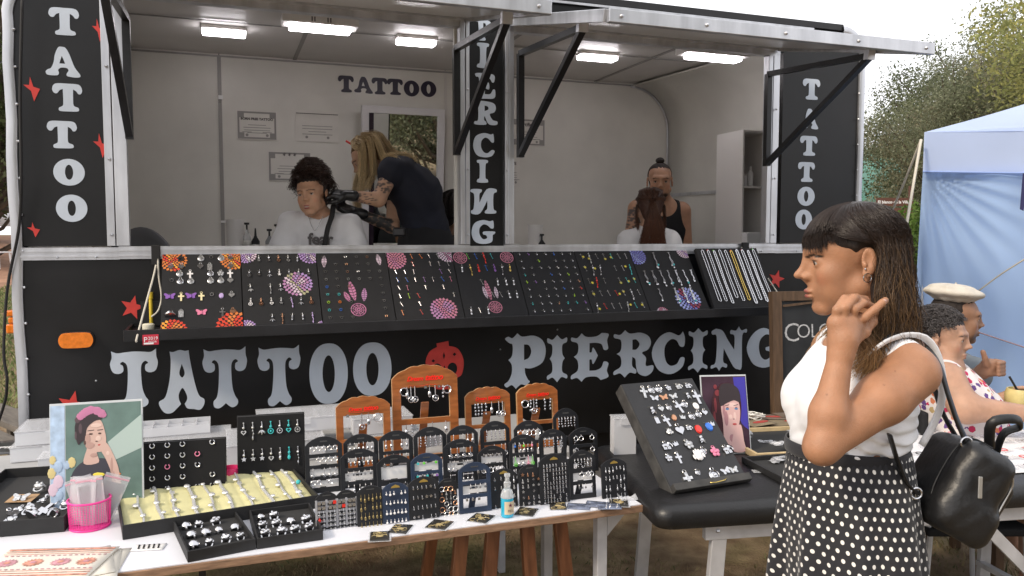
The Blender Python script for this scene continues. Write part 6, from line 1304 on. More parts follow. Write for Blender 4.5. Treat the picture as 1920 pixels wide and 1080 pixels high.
MB().lathe([(.010, .0945), (.011, .096), (.011, .108), (.007, .110), (.007, .125), (.0095, .127), (.0095, .134), (.0, .135)], 16).build('spray_head', M_CLR, t, smooth=40)
mb = MB(); mb.grid(lambda a, b: (math.sin((a - .5) * 1.9 + .2) * .0208, -math.cos((a - .5) * 1.9 + .2) * .0208, .012 + .040 * b), 10, 2); lb = mb.build('label', mat('cream_label', (.62, .52, .36), .5), t, smooth=True)
MB().prism([star(5, .4)], 0, .0004).xf(MTr((.003, -.0222, .041)) @ Matrix.Scale(.007, 4)).build('label_mark', mat('label_wine', (.12, .02, .06), .5), lb)
o = inst('label_text', text_mesh('label_text', 'PIEL', .011, M_INK, ext=.0002), lb); o.matrix_local = upright(MTr((-.006, -.0224, .020)))
Mp = tb(1334, 914, MZ + .001, 4) @ MRo(-R(47), 4, 'X'); W = .31; H = .44
t = thing('pendant_case', 'thick black tilted case covered with silver pendants on the massage couch', 'display case', M=Mp)
M_CASE = mat('black_case_face', (.022, .022, .024), .5, var=.3, vscale=12, bump=.08, bscale=200); M_CASES = mat('worn_case_side', (.05, .048, .045), .6, var=.5, vscale=25)
MB().bx(-W / 2, W / 2, .0, .050, 0, H).build('case_body', M_CASES, t, bevel=.002); MB().bx(-W / 2 + .002, W / 2 - .002, -.003, -.0005, .002, H - .002).build('cloth_face', M_CASE, t)
MB().bx(-W / 2, W / 2, -.026, -.0035, -.004, .022).build('front_ledge', M_CASES, t, bevel=.002)
MB().tube([(-.02, -.030, .003), (.0, -.032, .000), (.04, -.031, .004), (.05, -.029, .010)], .0018, 6).build('brass_catch', JC['gold'], t, smooth=True)
PX = [('cross', 1.9, .22, .03), ('disc', 1.6, .33, .03), ('disc', 1.6, .46, .03), ('flower', 1.3, .60, .03), ('elephant', 1.3, .76, .02), ('elephant', 1.3, .92, .02),
      ('butterfly', 1.2, .33, .12), ('butterfly', 1.2, .47, .12), ('butterfly', 1.2, .62, .12), ('figure_charm', 1.5, .84, .12), ('cross', 2.2, .98, .12),
      ('figure_charm', 1.7, .20, .22), ('heart', 1.4, .34, .22), ('disc', 1.3, .46, .22), ('cross', 2.0, .60, .20), ('disc', 1.5, .73, .20), ('gem_oval', 1.7, .88, .22),
      ('tag', 1.2, .20, .32), ('cross', 1.8, .32, .32), ('gem_oval', 1.5, .47, .31), ('crown_charm', 1.4, .60, .32), ('disc', 1.5, .73, .32), ('disc', 1.4, .86, .31), ('heart', 1.4, .97, .30),
      ('hand_charm', 1.3, .30, .43), ('heart', 2.2, .45, .42), ('elephant', 1.2, .60, .42), ('gem_oval', 2.0, .74, .43), ('gem_oval', 2.0, .90, .42), ('crown_charm', 1.5, 1.0, .41),
      ('elephant', 1.8, .14, .54), ('crown_charm', 1.4, .28, .55), ('flower', 1.9, .46, .56), ('figure_charm', 1.7, .70, .53),
      ('flower', 1.5, .10, .66), ('cross', 1.6, .24, .66), ('hand_charm', 2.3, .52, .64), ('disc', 1.5, .64, .64), ('flower', 2.0, .80, .65), ('elephant', 1.9, .97, .64),
      ('cross', 2.3, .22, .83), ('disc', 1.1, .40, .82), ('disc', 2.3, .62, .84), ('butterfly', 1.3, .80, .84), ('butterfly', 1.3, .93, .84)]
PXC = {27: 'red', 28: 'blue', 7: 'copper', 21: 'silver', 38: 'pink', 36: 'white', 16: 'white', 19: 'copper'}
lp = MB()
for k, (kd, s, fx, fz) in enumerate(PX):
    c = PXC.get(k, 'silver' if k % 4 else 'dull silver'); x = -W / 2 + W * (.06 + .88 * min(fx, .97)); z = H * (1 - fz) - .012; lp.bx(x - .012, x + .012, -.0042, -.003, z, z + .0016)
    rown = sum(1 for q in PX[:k] if abs(q[3] - fz) < .04)
    hang(kd, c, 'pendant', Mp, x, z, f'{c} {NM[kd]} in the {ORD[sum(fz > q for q in (.07, .17, .27, .37, .49, .6, .75))]} row of the tilted case, {NTH[min(rown, 10)]} from left', 'pendant', 'silver pendants on the tilted black case', s * .72, random.Random(k).uniform(-14, 14), y=-.004)
tag(lp.build('elastic_loops', M_ELAS, t), kind='stuff')
M_FRW = mat('pale_wood_frame', (.62, .47, .26), .5, var=.2, vscale=20)
def packets(M, W, D, n, seed, z, m_list, name, lab, grp):
    rr = random.Random(seed)
    for k in range(n):
        fx, fy = rr.uniform(.12, .88), rr.uniform(.12, .88); o = thing(name, lab.format(NTH[k % 11] + (' again' if k > 10 else '')), 'packet', M=M @ MTr((-W / 2 + W * fx, D * fy, z + .0025 * k)) @ MRo(rr.uniform(-1, 1), 4, 'Z') @ MRo(R(rr.uniform(-5, 5)), 4, 'X'), group=grp)
        a, b = rr.uniform(.022, .034), rr.uniform(.016, .024); ph = rr.uniform(0, 6)
        mb = MB(); mb.grid(lambda u, v: ((u - .5) * 2 * a, (v - .5) * 2 * b, .002 + .0035 * math.sin(u * 9 + ph) * math.sin(v * 7 + ph)), 7, 6); mb.build('clear_bag', M_BOXL, o, smooth=True, solid=.0008)
        MB().sph((0, 0, .001), min(a, b) * .55, 8, sc_=(1.5, 1, .18)).build('content', m_list[k % len(m_list)], o)
def frame_tray(corners, z, label, edge_m, fl_m, h=.022):
    M, W, D = corner_box(*corners, z); t = thing('display_tray', label, 'tray', M=M); e = .012
    for q in ((-W / 2, W / 2, 0, e), (-W / 2, W / 2, D - e, D), (-W / 2, -W / 2 + e, e, D - e), (W / 2 - e, W / 2, e, D - e)): MB().bx(*q, 0, h).build('frame_side', edge_m, t, bevel=.001)
    MB().bx(-W / 2 + e, W / 2 - e, e, D - e, .001, .006).build('tray_floor', fl_m, t); return M, W, D
bits = [M_CARDD, M_BLKMETAL, mat('bag_grey_card', (.2, .19, .2), .5), M_CARD, mat('bag_rust', (.35, .07, .05), .5)]
M, W, D = frame_tray(((1418, 862), (1640, 850), (1395, 812)), MZ + .001, 'pale wooden framed tray of plastic packets behind the standing woman', M_FRW, mat('tray_dark', (.03, .03, .03), .8)); packets(M, W, D, 14, 3, .008, bits, 'plastic_packet', 'small shiny plastic packet, {} laid in the pale wooden tray', 'packets in the wooden tray')
M, W, D = frame_tray(((1475, 912), (1660, 896), (1405, 866)), MZ + .001, 'black tray of plastic packets right of the pendant case', M_BOXB, MATS['tray_dark']); packets(M, W, D, 12, 4, .008, bits, 'plastic_packet', 'small shiny plastic packet, {} laid in the black tray', 'packets in the black tray')
flat(1424, 884, .05, .035, -20, 'plastic_sleeve', 'tiny clear bag lying loose between the case and the black tray', 'sleeve', M_BOXL, MZ + .001)
flat(1462, 889, .03, .02, 10, 'plastic_sleeve', 'tiny clear flake of plastic by the front of the black tray', 'sleeve', M_BOXL, MZ + .001)
M_KRAFT = mat('dark_kraft', (.16, .12, .09), .8, var=.3, vscale=15); M_KR2 = mat('kraft_olive', (.24, .19, .12), .8, var=.3, vscale=15)
for k, (px, py, w_, d_, rz, m_) in enumerate([(1440, 803, .20, .12, -6, M_KRAFT), (1480, 790, .26, .14, 4, M_KR2), (1445, 782, .22, .10, -12, M_KRAFT), (1500, 776, .24, .08, 3, M_KRAFT), (1420, 793, .14, .1, 20, M_KR2)]):
    t = flat(px, py, w_, d_, rz - 10, 'paper_bag', f'dark kraft paper bag with red print, {NTH[k]} of the pile behind the wooden tray', 'paper bag', m_, MZ + .003 + .004 * k, group='kraft paper bags on the couch')
    MB().sph((0.02, 0, .003), .02, 8, sc_=(2.4, .8, .04)).build('red_print', mat('print_brick_red', (.42, .05, .04), .6), t)
pts = []; rr = random.Random(8); c = at_z(1412, 780, MZ + .03)
for k in range(60): a = k*.9 + rr.uniform(-.3, .3); pts.append(c + Vc((math.cos(a)*rr.uniform(.03, .055), math.sin(a)*rr.uniform(.02, .045), rr.uniform(-.008, .014))))
tag(cord(pts, .002, 'cord_coil', None, mat('white_cord_m', (.72, .70, .66), .8), 4, 3), 'tangled coil of white cord on the kraft bags', 'cord')
M = MTr(at_z(1828, 842, MZ + .002)) @ MRo(R(9.5), 4, 'Z')
cl_ = MB(); cl_.grid(lambda a, b: ((a - .5) * .86, (b - .5) * .62, .003 + .004 * _nz.noise(Vc((a * 7, b * 6, 3)))), 34, 26); o = cl_.build('white_cloth', mat('white_cotton', (.72, .72, .74), .8, var=.05), None, smooth=True, solid=.002); o.matrix_world = M; tag(o, 'white cloth spread over the right end of the massage couch', 'cloth')
rr = random.Random(21); mm = [mat('bag_blueish', (.40, .46, .60), .4), M_CARD, mat('bag_redline', (.50, .20, .20), .5), mat('bag_grey', (.34, .34, .36), .4), mat('bag_green', (.20, .36, .33), .4)]
for k in range(54):
    x, y = (k % 9 - 4)*.092 + rr.uniform(-.02, .02), (k // 9 - 2.5)*.096 + rr.uniform(-.015, .015)
    o = thing('plastic_packet', f'clear packet of small jewellery, {ORD[5 - k // 9] if k // 9 < 5 else "top"} row, {NTH[k % 9]} in line, on the white cloth', 'packet', M=M @ MTr((x, y, .008)) @ MRo(rr.uniform(-.6, .6), 4, 'Z'), group='packets laid on the white cloth')
    MB().bx(-.036, .036, -.026, .026, 0, .0014).build('clear_bag', M_BOXL, o); ww = rr.uniform(.010, .018)
    if k % 3: MB().ring((0, 0, .002), ww, .0016, MRo(R(90), 3, 'X'), n=10, k=4).build('chain', rr.choice([M_BLKMETAL, M_SILVER, JC['red'], M_SILVER]), o)
    else: MB().bx(-ww, ww, -ww * .8, ww * .8, .0015, .0025).build('card', rr.choice(mm), o)
pk = tag(MB().bx(-.32, .45, -.03, .03, 0, .02).build('wooden_plank', mat('honey_plank', (.52, .33, .12), .5, var=.25, vscale=14, stretch=(1, 8, 8)), None, bevel=.002), 'honey coloured wooden plank behind the white cloth, under the older woman\'s arm', 'plank'); pk.matrix_world = MTr(at_z(1825, 790, MZ + .001)) @ MRo(R(7), 4, 'Z')
a = at_y(1443, 548, 4.05); cb = thing('chalkboard', 'wooden framed chalkboard with handwritten capitals, standing at the trailer corner', 'chalkboard', M=MTr((a.x + .055, 4.05, 0)) @ MRo(R(14), 4, 'Z') @ MRo(R(-4), 4, 'X'))
HH = a.z; WW = .72; M_OLDW = mat('old_brown_wood', (.13, .078, .045), .7, var=.4, vscale=9, stretch=(5, 5, .8), bump=.1)
MB().bx(0, .055, -.02, .02, 0, HH).build('frame_side', M_OLDW, cb, bevel=.002); MB().bx(WW - .055, WW, -.02, .02, 0, HH).build('frame_side', M_OLDW, cb, bevel=.002)
MB().bx(.056, WW - .056, -.018, .018, HH - .05, HH).build('frame_rail', M_OLDW, cb, bevel=.002); MB().bx(.056, WW - .056, -.018, .018, .12, .18).build('frame_rail', M_OLDW, cb, bevel=.002)
MB().bx(.056, WW - .056, -.004, .006, .181, HH - .051).build('slate', mat('slate_black', (.030, .032, .034), .7, var=.4, vscale=7), cb); M_CHALK = mat('chalk', (.60, .60, .60), .95, var=.4, vscale=120)
lc = MB().bar((.06, -.0195, HH - .075), (.30, -.0195, HH - .055), .004, .012); lc.build('wood_splinter', M_OLDW, cb)
for txt, x, z, sz in [('C', .068, HH - .262, .14), ('OLOCA', .145, HH - .245, .105), ('CION', .45, HH - .25, .10), ('DE', .25, HH - .40, .10), ('PIERCING', .10, HH - .56, .125), ('?', .09, HH - .75, .13)]:
    o = inst('chalk_lettering', text_mesh('chalk_lettering', txt, sz, M_CHALK, ext=.0006, spacing=.92, offset=-.0012), cb); o.matrix_local = upright(MTr((x, -.0055, z)))
MB().bar((WW * .5, .02, HH - .1), (WW * .5, .35, .05), .04, .02).build('back_leg', M_OLDW, cb)
# ================================================================= BODY SURFACES grown from joints (smooth union of tapered limbs, one closed skin)
def _v(p): return np.array(tuple(p), dtype=np.float32)
class Body:
    def __init__(s): s.P = []
    def cone(s, a, b, ra, rb, k=.02, op='u', M=None):
        if M is not None: a, b = M @ Vc(a), M @ Vc(b)
        s.P.append(('c', _v(a), _v(b), ra, rb, k, op)); return s
    def ell(s, c, r, k=.02, op='u', M=None):
        """ellipsoid with radii r in the axes of M (or the world)"""
        Q = np.eye(3, dtype=np.float32);
        if M is not None: c = M @ Vc(c); Q = np.array(M.to_3x3().normalized(), dtype=np.float32)
        s.P.append(('e', _v(c), Q, np.array(r, dtype=np.float32), k, op)); return s
    def box(s, c, h, rr, k=.01, op='u', M=None):
        Q = np.eye(3, dtype=np.float32)
        if M is not None: c = M @ Vc(c); Q = np.array(M.to_3x3().normalized(), dtype=np.float32)
        s.P.append(('b', _v(c), Q, np.array(h, dtype=np.float32), rr, k, op)); return s
    def plane(s, p, n, k=.004):
        s.P.append(('p', _v(p), _v(Vc(n).normalized()), k, 'i')); return s
    def noise(s, amp, freq, seed=0): s.P.append(('n', amp, freq, seed, 0, 'n')); return s
    def mesh(s, h, grow=0.0, name='body', disp=None):
        lo = np.full(3, 1e9); hi = -lo; B = []
        for p in s.P:
            if p[0] == 'c': l = np.minimum(p[1] - p[3], p[2] - p[4]); u = np.maximum(p[1] + p[3], p[2] + p[4])
            elif p[0] == 'e': e = np.abs(p[2]) @ p[3]; l, u = p[1] - e, p[1] + e
            elif p[0] == 'b': e = np.abs(p[2]) @ (p[3] + p[4]); l, u = p[1] - e, p[1] + e
            else: B.append(None); continue
            B.append((l, u))
            if p[-1] == 'u': lo = np.minimum(lo, l); hi = np.maximum(hi, u)
        lo = lo - .012 - grow - 3*h; hi = hi + .012 + grow + 3*h; n = np.ceil((hi - lo)/h).astype(int) + 1
        ax = [(lo[i] + np.arange(n[i])*h).astype(np.float32) for i in range(3)]
        D = np.full(tuple(n), .05, dtype=np.float32)
        for p, b in zip(s.P, B):
            k = p[-2]; op = p[-1]; m = max(k, 3*h) + grow + .004
            if op == 'n': continue
            if b is None: sl = (slice(0, n[0]), slice(0, n[1]), slice(0, n[2]))
            else:
                i0 = np.clip(((b[0] - m - lo)/h).astype(int), 0, n - 1); i1 = np.clip(((b[1] + m - lo)/h).astype(int) + 2, 1, n)
                if (i1 <= i0).any(): continue
                sl = tuple(slice(i0[j], i1[j]) for j in range(3))
            X = ax[0][sl[0]][:, None, None]; Y = ax[1][sl[1]][None, :, None]; Z = ax[2][sl[2]][None, None, :]
            if p[0] == 'c':
                a, bb, ra, rb = p[1:5]; d = bb - a; L2 = float(d @ d) + 1e-12
                t = np.clip(((X - a[0])*d[0] + (Y - a[1])*d[1] + (Z - a[2])*d[2])/L2, 0, 1)
                v = np.sqrt((X - a[0] - t*d[0])**2 + (Y - a[1] - t*d[1])**2 + (Z - a[2] - t*d[2])**2) - (ra + (rb - ra)*t)
            elif p[0] == 'e':
                c, Q, r = p[1], p[2], p[3]; x, y, z = X - c[0], Y - c[1], Z - c[2]
                q = [Q[0, j]*x + Q[1, j]*y + Q[2, j]*z for j in range(3)]
                k0 = np.sqrt(sum((q[j]/r[j])**2 for j in range(3))) + 1e-6; k1 = np.sqrt(sum((q[j]/r[j]**2)**2 for j in range(3))) + 1e-6
                v = k0*(k0 - 1)/k1
            elif p[0] == 'b':
                c, Q, hh, rr = p[1], p[2], p[3], p[4]; x, y, z = X - c[0], Y - c[1], Z - c[2]
                q = [np.abs(Q[0, j]*x + Q[1, j]*y + Q[2, j]*z) - hh[j] for j in range(3)]
                v = np.sqrt(sum(np.maximum(w, 0)**2 for w in q)) + np.minimum(np.maximum(np.maximum(q[0], q[1]), q[2]), 0) - rr
            else:
                v = (X - p[1][0])*p[2][0] + (Y - p[1][1])*p[2][1] + (Z - p[1][2])*p[2][2]
            v = v.astype(np.float32)
            if op == 'u' and grow: v = v - grow
            A = D[sl]
            if op == 'u': e = np.maximum(k - np.abs(A - v), 0) / k; D[sl] = np.minimum(A, v) - e * e * k * .25
            else:
                w = -v if op == 's' else v; e = np.maximum(k - np.abs(A - w), 0) / k; D[sl] = np.maximum(A, w) + e * e * k * .25
        if disp is not None: D = D + disp(ax[0][:, None, None], ax[1][None, :, None], ax[2][None, None, :]).astype(np.float32)
        G = openvdb.FloatGrid(background=.05); G.copyFromArray(np.ascontiguousarray(D), tolerance=0)
        P, Qd = G.convertToQuads(isovalue=0.0); P = P*h + lo
        me = bpy.data.meshes.new(name); nf = len(Qd); me.vertices.add(len(P)); me.vertices.foreach_set('co', P.astype(np.float32).ravel())
        Qd = Qd[:, ::-1]
        me.loops.add(nf * 4); me.loops.foreach_set('vertex_index', Qd.astype(np.int32).ravel()); me.polygons.add(nf); me.polygons.foreach_set('loop_start', np.arange(nf, dtype=np.int32) * 4)
        me.update(calc_edges=True); me.polygons.foreach_set('use_smooth', [True] * nf)
        a, b_, c = P[Qd[:, 0]], P[Qd[:, 1]], P[Qd[:, 2]]
        if np.einsum('ij,ij->i', a, np.cross(b_, c)).sum() < 0: me.flip_normals()
        me['_P'] = 0; return me, P
def paint(me, P, base, spots):
    """albedo of the skin itself: lips, brows, tattoos. spots: (centre, radii, M or None, colour, softness)"""
    C = np.tile(np.array(base, dtype=np.float32), (len(P), 1))
    for c, r, M, col, soft in spots:
        if M is not None:
            c = M @ Vc(c); Q = np.array(M.to_3x3().normalized())
        else: Q = np.eye(3)
        q = (P - np.array(tuple(c))) @ Q/np.array(r); d = np.sqrt((q**2).sum(1)); w = np.clip((1.0 - d)/soft, 0, 1)[:, None]
        C = C*(1 - w) + np.array(col)*w
    at = me.color_attributes.new('Col', 'FLOAT_COLOR', 'POINT'); at.data.foreach_set('color', np.hstack([C, np.ones((len(C), 1))]).astype(np.float32).ravel())
def skin_mat(nm):
    m = mat(nm, (.5, .3, .2), .48, attr='Col', var=.16, vscale=26, bump=.16, bscale=380, sss=.12, spec=.45); return m
M_SKIN = skin_mat('skin')
M_EYE = mat('eye_white', (.42, .38, .35), .15, coat=.6); M_IRIS = mat('iris_brown', (.045, .02, .01), .1, coat=.8)
def hmat(H, fdir, up=(0, 0, 1), roll=0, sc_=1):
    """head frame: x forward, y to the person's left, z up"""
    f = Vc(fdir).normalized(); u = Vc(up); s = u.cross(f).normalized(); u = f.cross(s)
    M = Matrix((f, s, u)).transposed().to_4x4(); M = M @ MRo(R(roll), 4, 'X'); return MTr(H) @ M @ Matrix.Scale(sc_, 4)
def head_shape(b, M, sf=1.0, ss=1.0, su=1.0, nose=1.0, detail=True, jaw=1.0, male=False, back=0):
    q = lambda f, s, u: (f*sf, s*ss, u*su)
    sc_ = M.to_scale().x
    def E(c, r, k=.02, op='u'): b.ell(q(*c), (r[0] * sf * sc_, r[1] * ss * sc_, r[2] * su * sc_), k * sc_, op, M)
    def C(a, c, ra, rb, k=.02, op='u'): b.cone(q(*a), q(*c), ra * sc_, rb * sc_, k * sc_, op, M)
    E((-.012 + back, 0, .042), (.094 - back, .074, .076), .02)
    E((.038, 0, .028), (.048, .060, .052), .03)                     # forehead
    E((.040, 0, -.030), (.048, .052, .066), .03)                     # mid face
    for s in (-1, 1):
        C((.002, s*.052*jaw, -.048), (.066, s*.016, -.094), .016, .014, .022)     # jaw line
        E((.058, s*.038, -.022), (.024, .022, .022), .022)          # cheek bones
        E((.052, s*.034, -.055), (.024, .020, .024), .025)          # cheeks
        C((.080, s*.040, .030), (.092, s*.012, .026), .008 + .002*male, .010 + .002*male, .016)   # brow ridge
    E((.073, 0, -.094), (.017, .020, .014 + .002*male), .014)
    E((.076, 0, -.055), (.020, .026, .026), .018)                     # muzzle
    E((.084, 0, -.006), (.020, .017, .030), .012); E((.090, 0, -.024), (.014, .015, .012), .010)
    C((.0925, 0, .030), (.096, 0, .006), .0090, .0082, .010); C((.095, 0, .008), (.108*nose, 0, -.014), .0076, .0072, .008); E((.113*nose, 0, -.0225), (.0100, .0088, .0080), .008)
    for s in (-1, 1): E((.101, s*.0108, -.0265), (.0095, .0062, .0068), .006)
    C((.104, 0, -.030), (.097, 0, -.040), .0045, .004, .008)
    if detail:
        for s in (-1, 1):
            E((.098, s * .036, .006), (.014, .0170, .0105), .012, 's')      # sockets
            E((.0765, s*.033, .005), (.0150, .0150, .0150), .004)        # lids over the ball
            E((.0905, s * .0335, .0022), (.0075, .0135, .0034), .0022, 's') # opening
            C((.0885, s*.019, .012), (.086, s*.041, .013), .0030, .0028, .006)
            E((.110, s * .0055, -.0315), (.0035, .0025, .003), .003, 's')
        E((.0965, 0, -.0575), (.0090, .0215, .0050), .006)                 # upper lip
        E((.0955, 0, -.0685), (.0088, .0175, .0056), .006)                 # lower lip
        E((.106, 0, -.0630), (.012, .023, .0012), .0022, 's')             # mouth line
        E((.098, 0, -.0815), (.008, .018, .005), .008, 's')
        for s in (-1, 1):                                                 # ears
            E((-.008, s * .079, .003), (.0150, .0060, .0290), .006); E((-.004, s * .0868, .006), (.0090, .0075, .0185), .003, 's'); E((.001, s * .083, -.004), (.004, .004, .006), .003); E((-.002, s * .080, -.022), (.009, .0055, .010), .005)
    else:
        E((.098, 0, -.062), (.009, .020, .009), .006);
        for s in (-1, 1): E((.095, s * .033, .006), (.010, .017, .011), .012, 's'); E((-.008, s * .078, .0), (.014, .007, .028), .006)
    return q
def eyes(M, q, parent, gaze=(1, 0, -.1), r=.0125, ss=1):
    for s in (-1, 1):
        c = M @ Vc(q(.0775, s*.033, .005)); g = (M.to_3x3() @ Vc(gaze)).normalized(); k = M.to_scale().x
        e = MB().sph(c, r * 1.02 * k, 16).build('eyeball', M_EYE, parent, smooth=True)
        mb = MB(); Z = g.to_track_quat('Z', 'Y').to_matrix(); mb.lathe([(0, .0134 * k), (.003 * k, .0132 * k), (.0058 * k, .0121 * k), (.0060 * k, .011 * k)], 14, c, Z); mb.build('iris', M_IRIS, e, smooth=True)
def head_spots(M, q, skin, lip, brow=(.03, .018, .012), bz=0):
    k = M.to_scale().x; S = []
    S.append((q(.101, 0, -.0575), (.013*k, .0235*k, .0052*k), M, lip, .4)); S.append((q(.100, 0, -.0685), (.013*k, .0195*k, .0062*k), M, lip, .4))
    for s in (-1, 1):
        for t, dz in ((.014, .0225), (.024, .0255), (.034, .0262), (.044, .0235)): S.append((q(.090 - (t - .014)*.35, s*t, dz + bz), (.02*k, .0085*k, .0042*k), M, brow, .45))
        S.append((q(.088, s*.0335, .0078), (.012*k, .0150*k, .0026*k), M, brow, .5))
        S.append((q(.07, s*.045, -.03), (.03*k, .02*k, .02*k), M, tuple(np.array(skin)*np.array((1.08, .86, .84))), .9))
    return S
def strands(paths, cols, r=.0007, name='hair', m=None, parent=None, taper=.35):
    """paths (n,k,3) -> three sided hair tubes in one mesh"""
    P = np.asarray(paths, dtype=np.float32); n, k, _ = P.shape
    T = np.gradient(P, axis=1); T /= np.linalg.norm(T, axis=2, keepdims=True) + 1e-9
    A = np.cross(T, np.array([.3, .2, .93], dtype=np.float32)); A /= np.linalg.norm(A, axis=2, keepdims=True) + 1e-9; Bn = np.cross(T, A)
    tt = np.linspace(0, 1, k)[None, :, None]; rad = r*(1 - (1 - taper)*tt**2)
    V = np.stack([P + rad*(A*math.cos(a) + Bn*math.sin(a)) for a in (0, 2.094, 4.189)], 2).reshape(-1, 3)
    i = np.arange(n)[:, None, None]*k*3; j = np.arange(k - 1)[None, :, None]*3; c = np.arange(3)[None, None, :]; c2 = (c + 1) % 3
    F = np.stack(np.broadcast_arrays(i + j + c, i + j + c2, i + j + 3 + c2, i + j + 3 + c), -1).reshape(-1, 4)
    me = bpy.data.meshes.new(name); me.vertices.add(len(V)); me.vertices.foreach_set('co', V.ravel()); nf = len(F)
    me.loops.add(nf * 4); me.loops.foreach_set('vertex_index', F.astype(np.int32).ravel()); me.polygons.add(nf); me.polygons.foreach_set('loop_start', np.arange(nf, dtype=np.int32) * 4)
    me.update(calc_edges=True); me.polygons.foreach_set('use_smooth', [True] * nf)
    C = np.repeat(np.asarray(cols, dtype=np.float32).reshape(n, k, 1, 3), 3, axis=2).reshape(-1, 3)
    at = me.color_attributes.new('Col', 'FLOAT_COLOR', 'POINT'); at.data.foreach_set('color', np.hstack([C, np.ones((len(C), 1), dtype=np.float32)]).ravel())
    o = bpy.data.objects.new(name, me); COL.objects.link(o); me.materials.append(m or M_HAIR)
    if parent: o.parent = parent
    return o
M_HAIR = mat('hair_strands', (.03, .02, .015), .38, attr='Col', spec=.5, sheen=.0)
def smooth_path(K, n):
    """K (m,3) key points -> n points"""
    K = [Vc(p) for p in K]; out = []
    for i in range(n):
        x = i/(n - 1)*(len(K) - 1); a = min(int(x), len(K) - 2); t = x - a; p0 = K[max(a - 1, 0)]; p3 = K[min(a + 2, len(K) - 1)]; p1, p2 = K[a], K[a + 1]
        out.append(tuple(.5*(2*p1 + (p2 - p0)*t + (2*p0 - 5*p1 + 4*p2 - p3)*t*t + (3*p1 - p0 - 3*p2 + p3)*t**3)))
    return np.array(out, dtype=np.float32)
def hand(b, W, dirv, nrm, L=.175, curl=(.5, .55, .6, .65), thumb=.3, side=1, r=1.0, spread=1.0):
    """palm from wrist W along dirv; nrm = direction the palm faces; fingers curl towards nrm; side=+1 thumb at dirv x nrm side"""
    d = Vc(dirv).normalized(); n = Vc(nrm); n = (n - d*n.dot(d)).normalized(); t = d.cross(n).normalized()*side; W = Vc(W)
    pl = L*.50
    M = Matrix((d, t, n)).transposed().to_4x4(); M.translation = W
    b.box((pl * .52, 0, 0), (pl * .36, .021 * r, .003), .0105 * r, .014, 'u', M); b.cone((pl * .2, .020 * r, .004), (pl * .55, .026 * r, .010), .014 * r, .011 * r, .012, 'u', M)
    FL = (.43, .48, .45, .35)
    for i in range(4):
        o = (.0265 - .0178*i)*r; p = Vc((pl*(.94 - .05*abs(i - 1)), o, .0)); c = curl[i]; a = 0; seg = [FL[i]*L*x for x in (.46, .30, .24)]; rad = [.0092, .0082, .0072, .0062]
        yaw = (1.5 - i) * .09 * spread; b.cone((pl * .5, o * .8, 0), p, .009 * r, .0095 * r, .007, 'u', M)
        for j in range(3):
            a += c*(1.0 if j == 0 else 1.15 if j == 1 else .7); e = p + Vc((math.cos(a)*math.cos(yaw), math.sin(yaw)*math.cos(a), math.sin(a)))*seg[j]
            b.cone(p, e, rad[j] * r, rad[j + 1] * r, .003, 'u', M); p = e
    p = Vc((pl * .22, .024 * r, .006)); e = p + Vc((.55, .62 - thumb * .3, .15 + thumb * .5)).normalized() * L * .22; b.cone(p, e, .0125 * r, .0105 * r, .010, 'u', M)
    f = e + Vc((.85, .30 - thumb * .5, .10 + thumb * .5)).normalized() * L * .17; b.cone(e, f, .0100 * r, .0088 * r, .004, 'u', M)
    g = f + Vc((.95, -.05 - thumb * .3, .10 + thumb * .4)).normalized() * L * .14; b.cone(f, g, .0088 * r, .0070 * r, .004, 'u', M)
def body_obj(name, me, P, m, parent, base=None, spots=()):
    me.materials.append(m)
    if base is not None: paint(me, P, base, spots)
    o = bpy.data.objects.new(name, me); COL.objects.link(o); o.parent = parent; return o
def person_root(label, loc): return thing('person', label, 'person', M=MTr(loc))
def fixp(o, root):   # children modelled in world coordinates
    o.matrix_parent_inverse = root.matrix_world.inverted(); return o
# ================================================================= THE STANDING WOMAN IN FRONT
YW = 1.66
SK = (.40, .200, .112)
wr = person_root('standing young woman in white tank top and dotted skirt, hand raised to her neck', (.66, YW, 0)); bpy.context.view_layer.update()
H0 = Vc((.7215, 1.68, 1.5635))
MH = hmat(H0, (-math.cos(R(10)), math.sin(R(10)), -.06))
b = Body(); q = head_shape(b, MH, 1.0, .98, .99, nose=1.02, back=.016, jaw=.88)
NK = at_y(1656, 640, 1.70)
b.cone(MH @ Vc((-.020, 0, -.045)), NK + Vc((0, 0, .0)), .052, .054, .03)
CH = Vc((.70, 1.70, 1.30))
SHn = at_y(1716, 700, 1.545); SHf = Vc((SHn.x - .03, 1.87, SHn.z + .0))
b.cone(NK + Vc((.02, 0, -.02)), SHn + Vc((-.012, .03, .020)), .046, .042, .05); b.cone(NK + Vc((.02, 0, -.02)), SHf + Vc((0, -.03, .02)), .046, .042, .05)
def E_(c, r, k=.05, rx=0): b.ell(c, r, k, 'u', MRo(rx, 4, 'Y')) if False else b.ell(c, r, k)
tors = [((.735, 1.705, 1.300), (.090, .135, .115)), ((.765, 1.705, 1.235), (.082, .120, .100)), ((.700, 1.705, 1.265), (.078, .125, .085)), ((.718, 1.705, 1.19), (.096, .130, .09)), ((.722, 1.705, 1.10), (.104, .125, .09)), ((.712, 1.705, 1.0), (.11, .15, .11))]
for c, r_ in tors: b.ell(c, r_, .05)
for s in (-1, 1): b.ell((.664, 1.705 + s*.062, 1.262), (.048, .052, .050), .03)
EL = at_y(1541, 838, 1.47); WRn = at_y(1577, 662, 1.50)
b.cone(SHn, SHn.lerp(EL, .35) , .047, .048, .030); b.cone(SHn.lerp(EL, .35), EL, .047, .031, .02); b.cone(EL, EL.lerp(WRn, .35), .030, .0325, .02); b.cone(EL.lerp(WRn, .35), WRn, .0315, .0215, .02)
hd = (at_y(1594, 590, 1.535) - WRn)
b_h = b
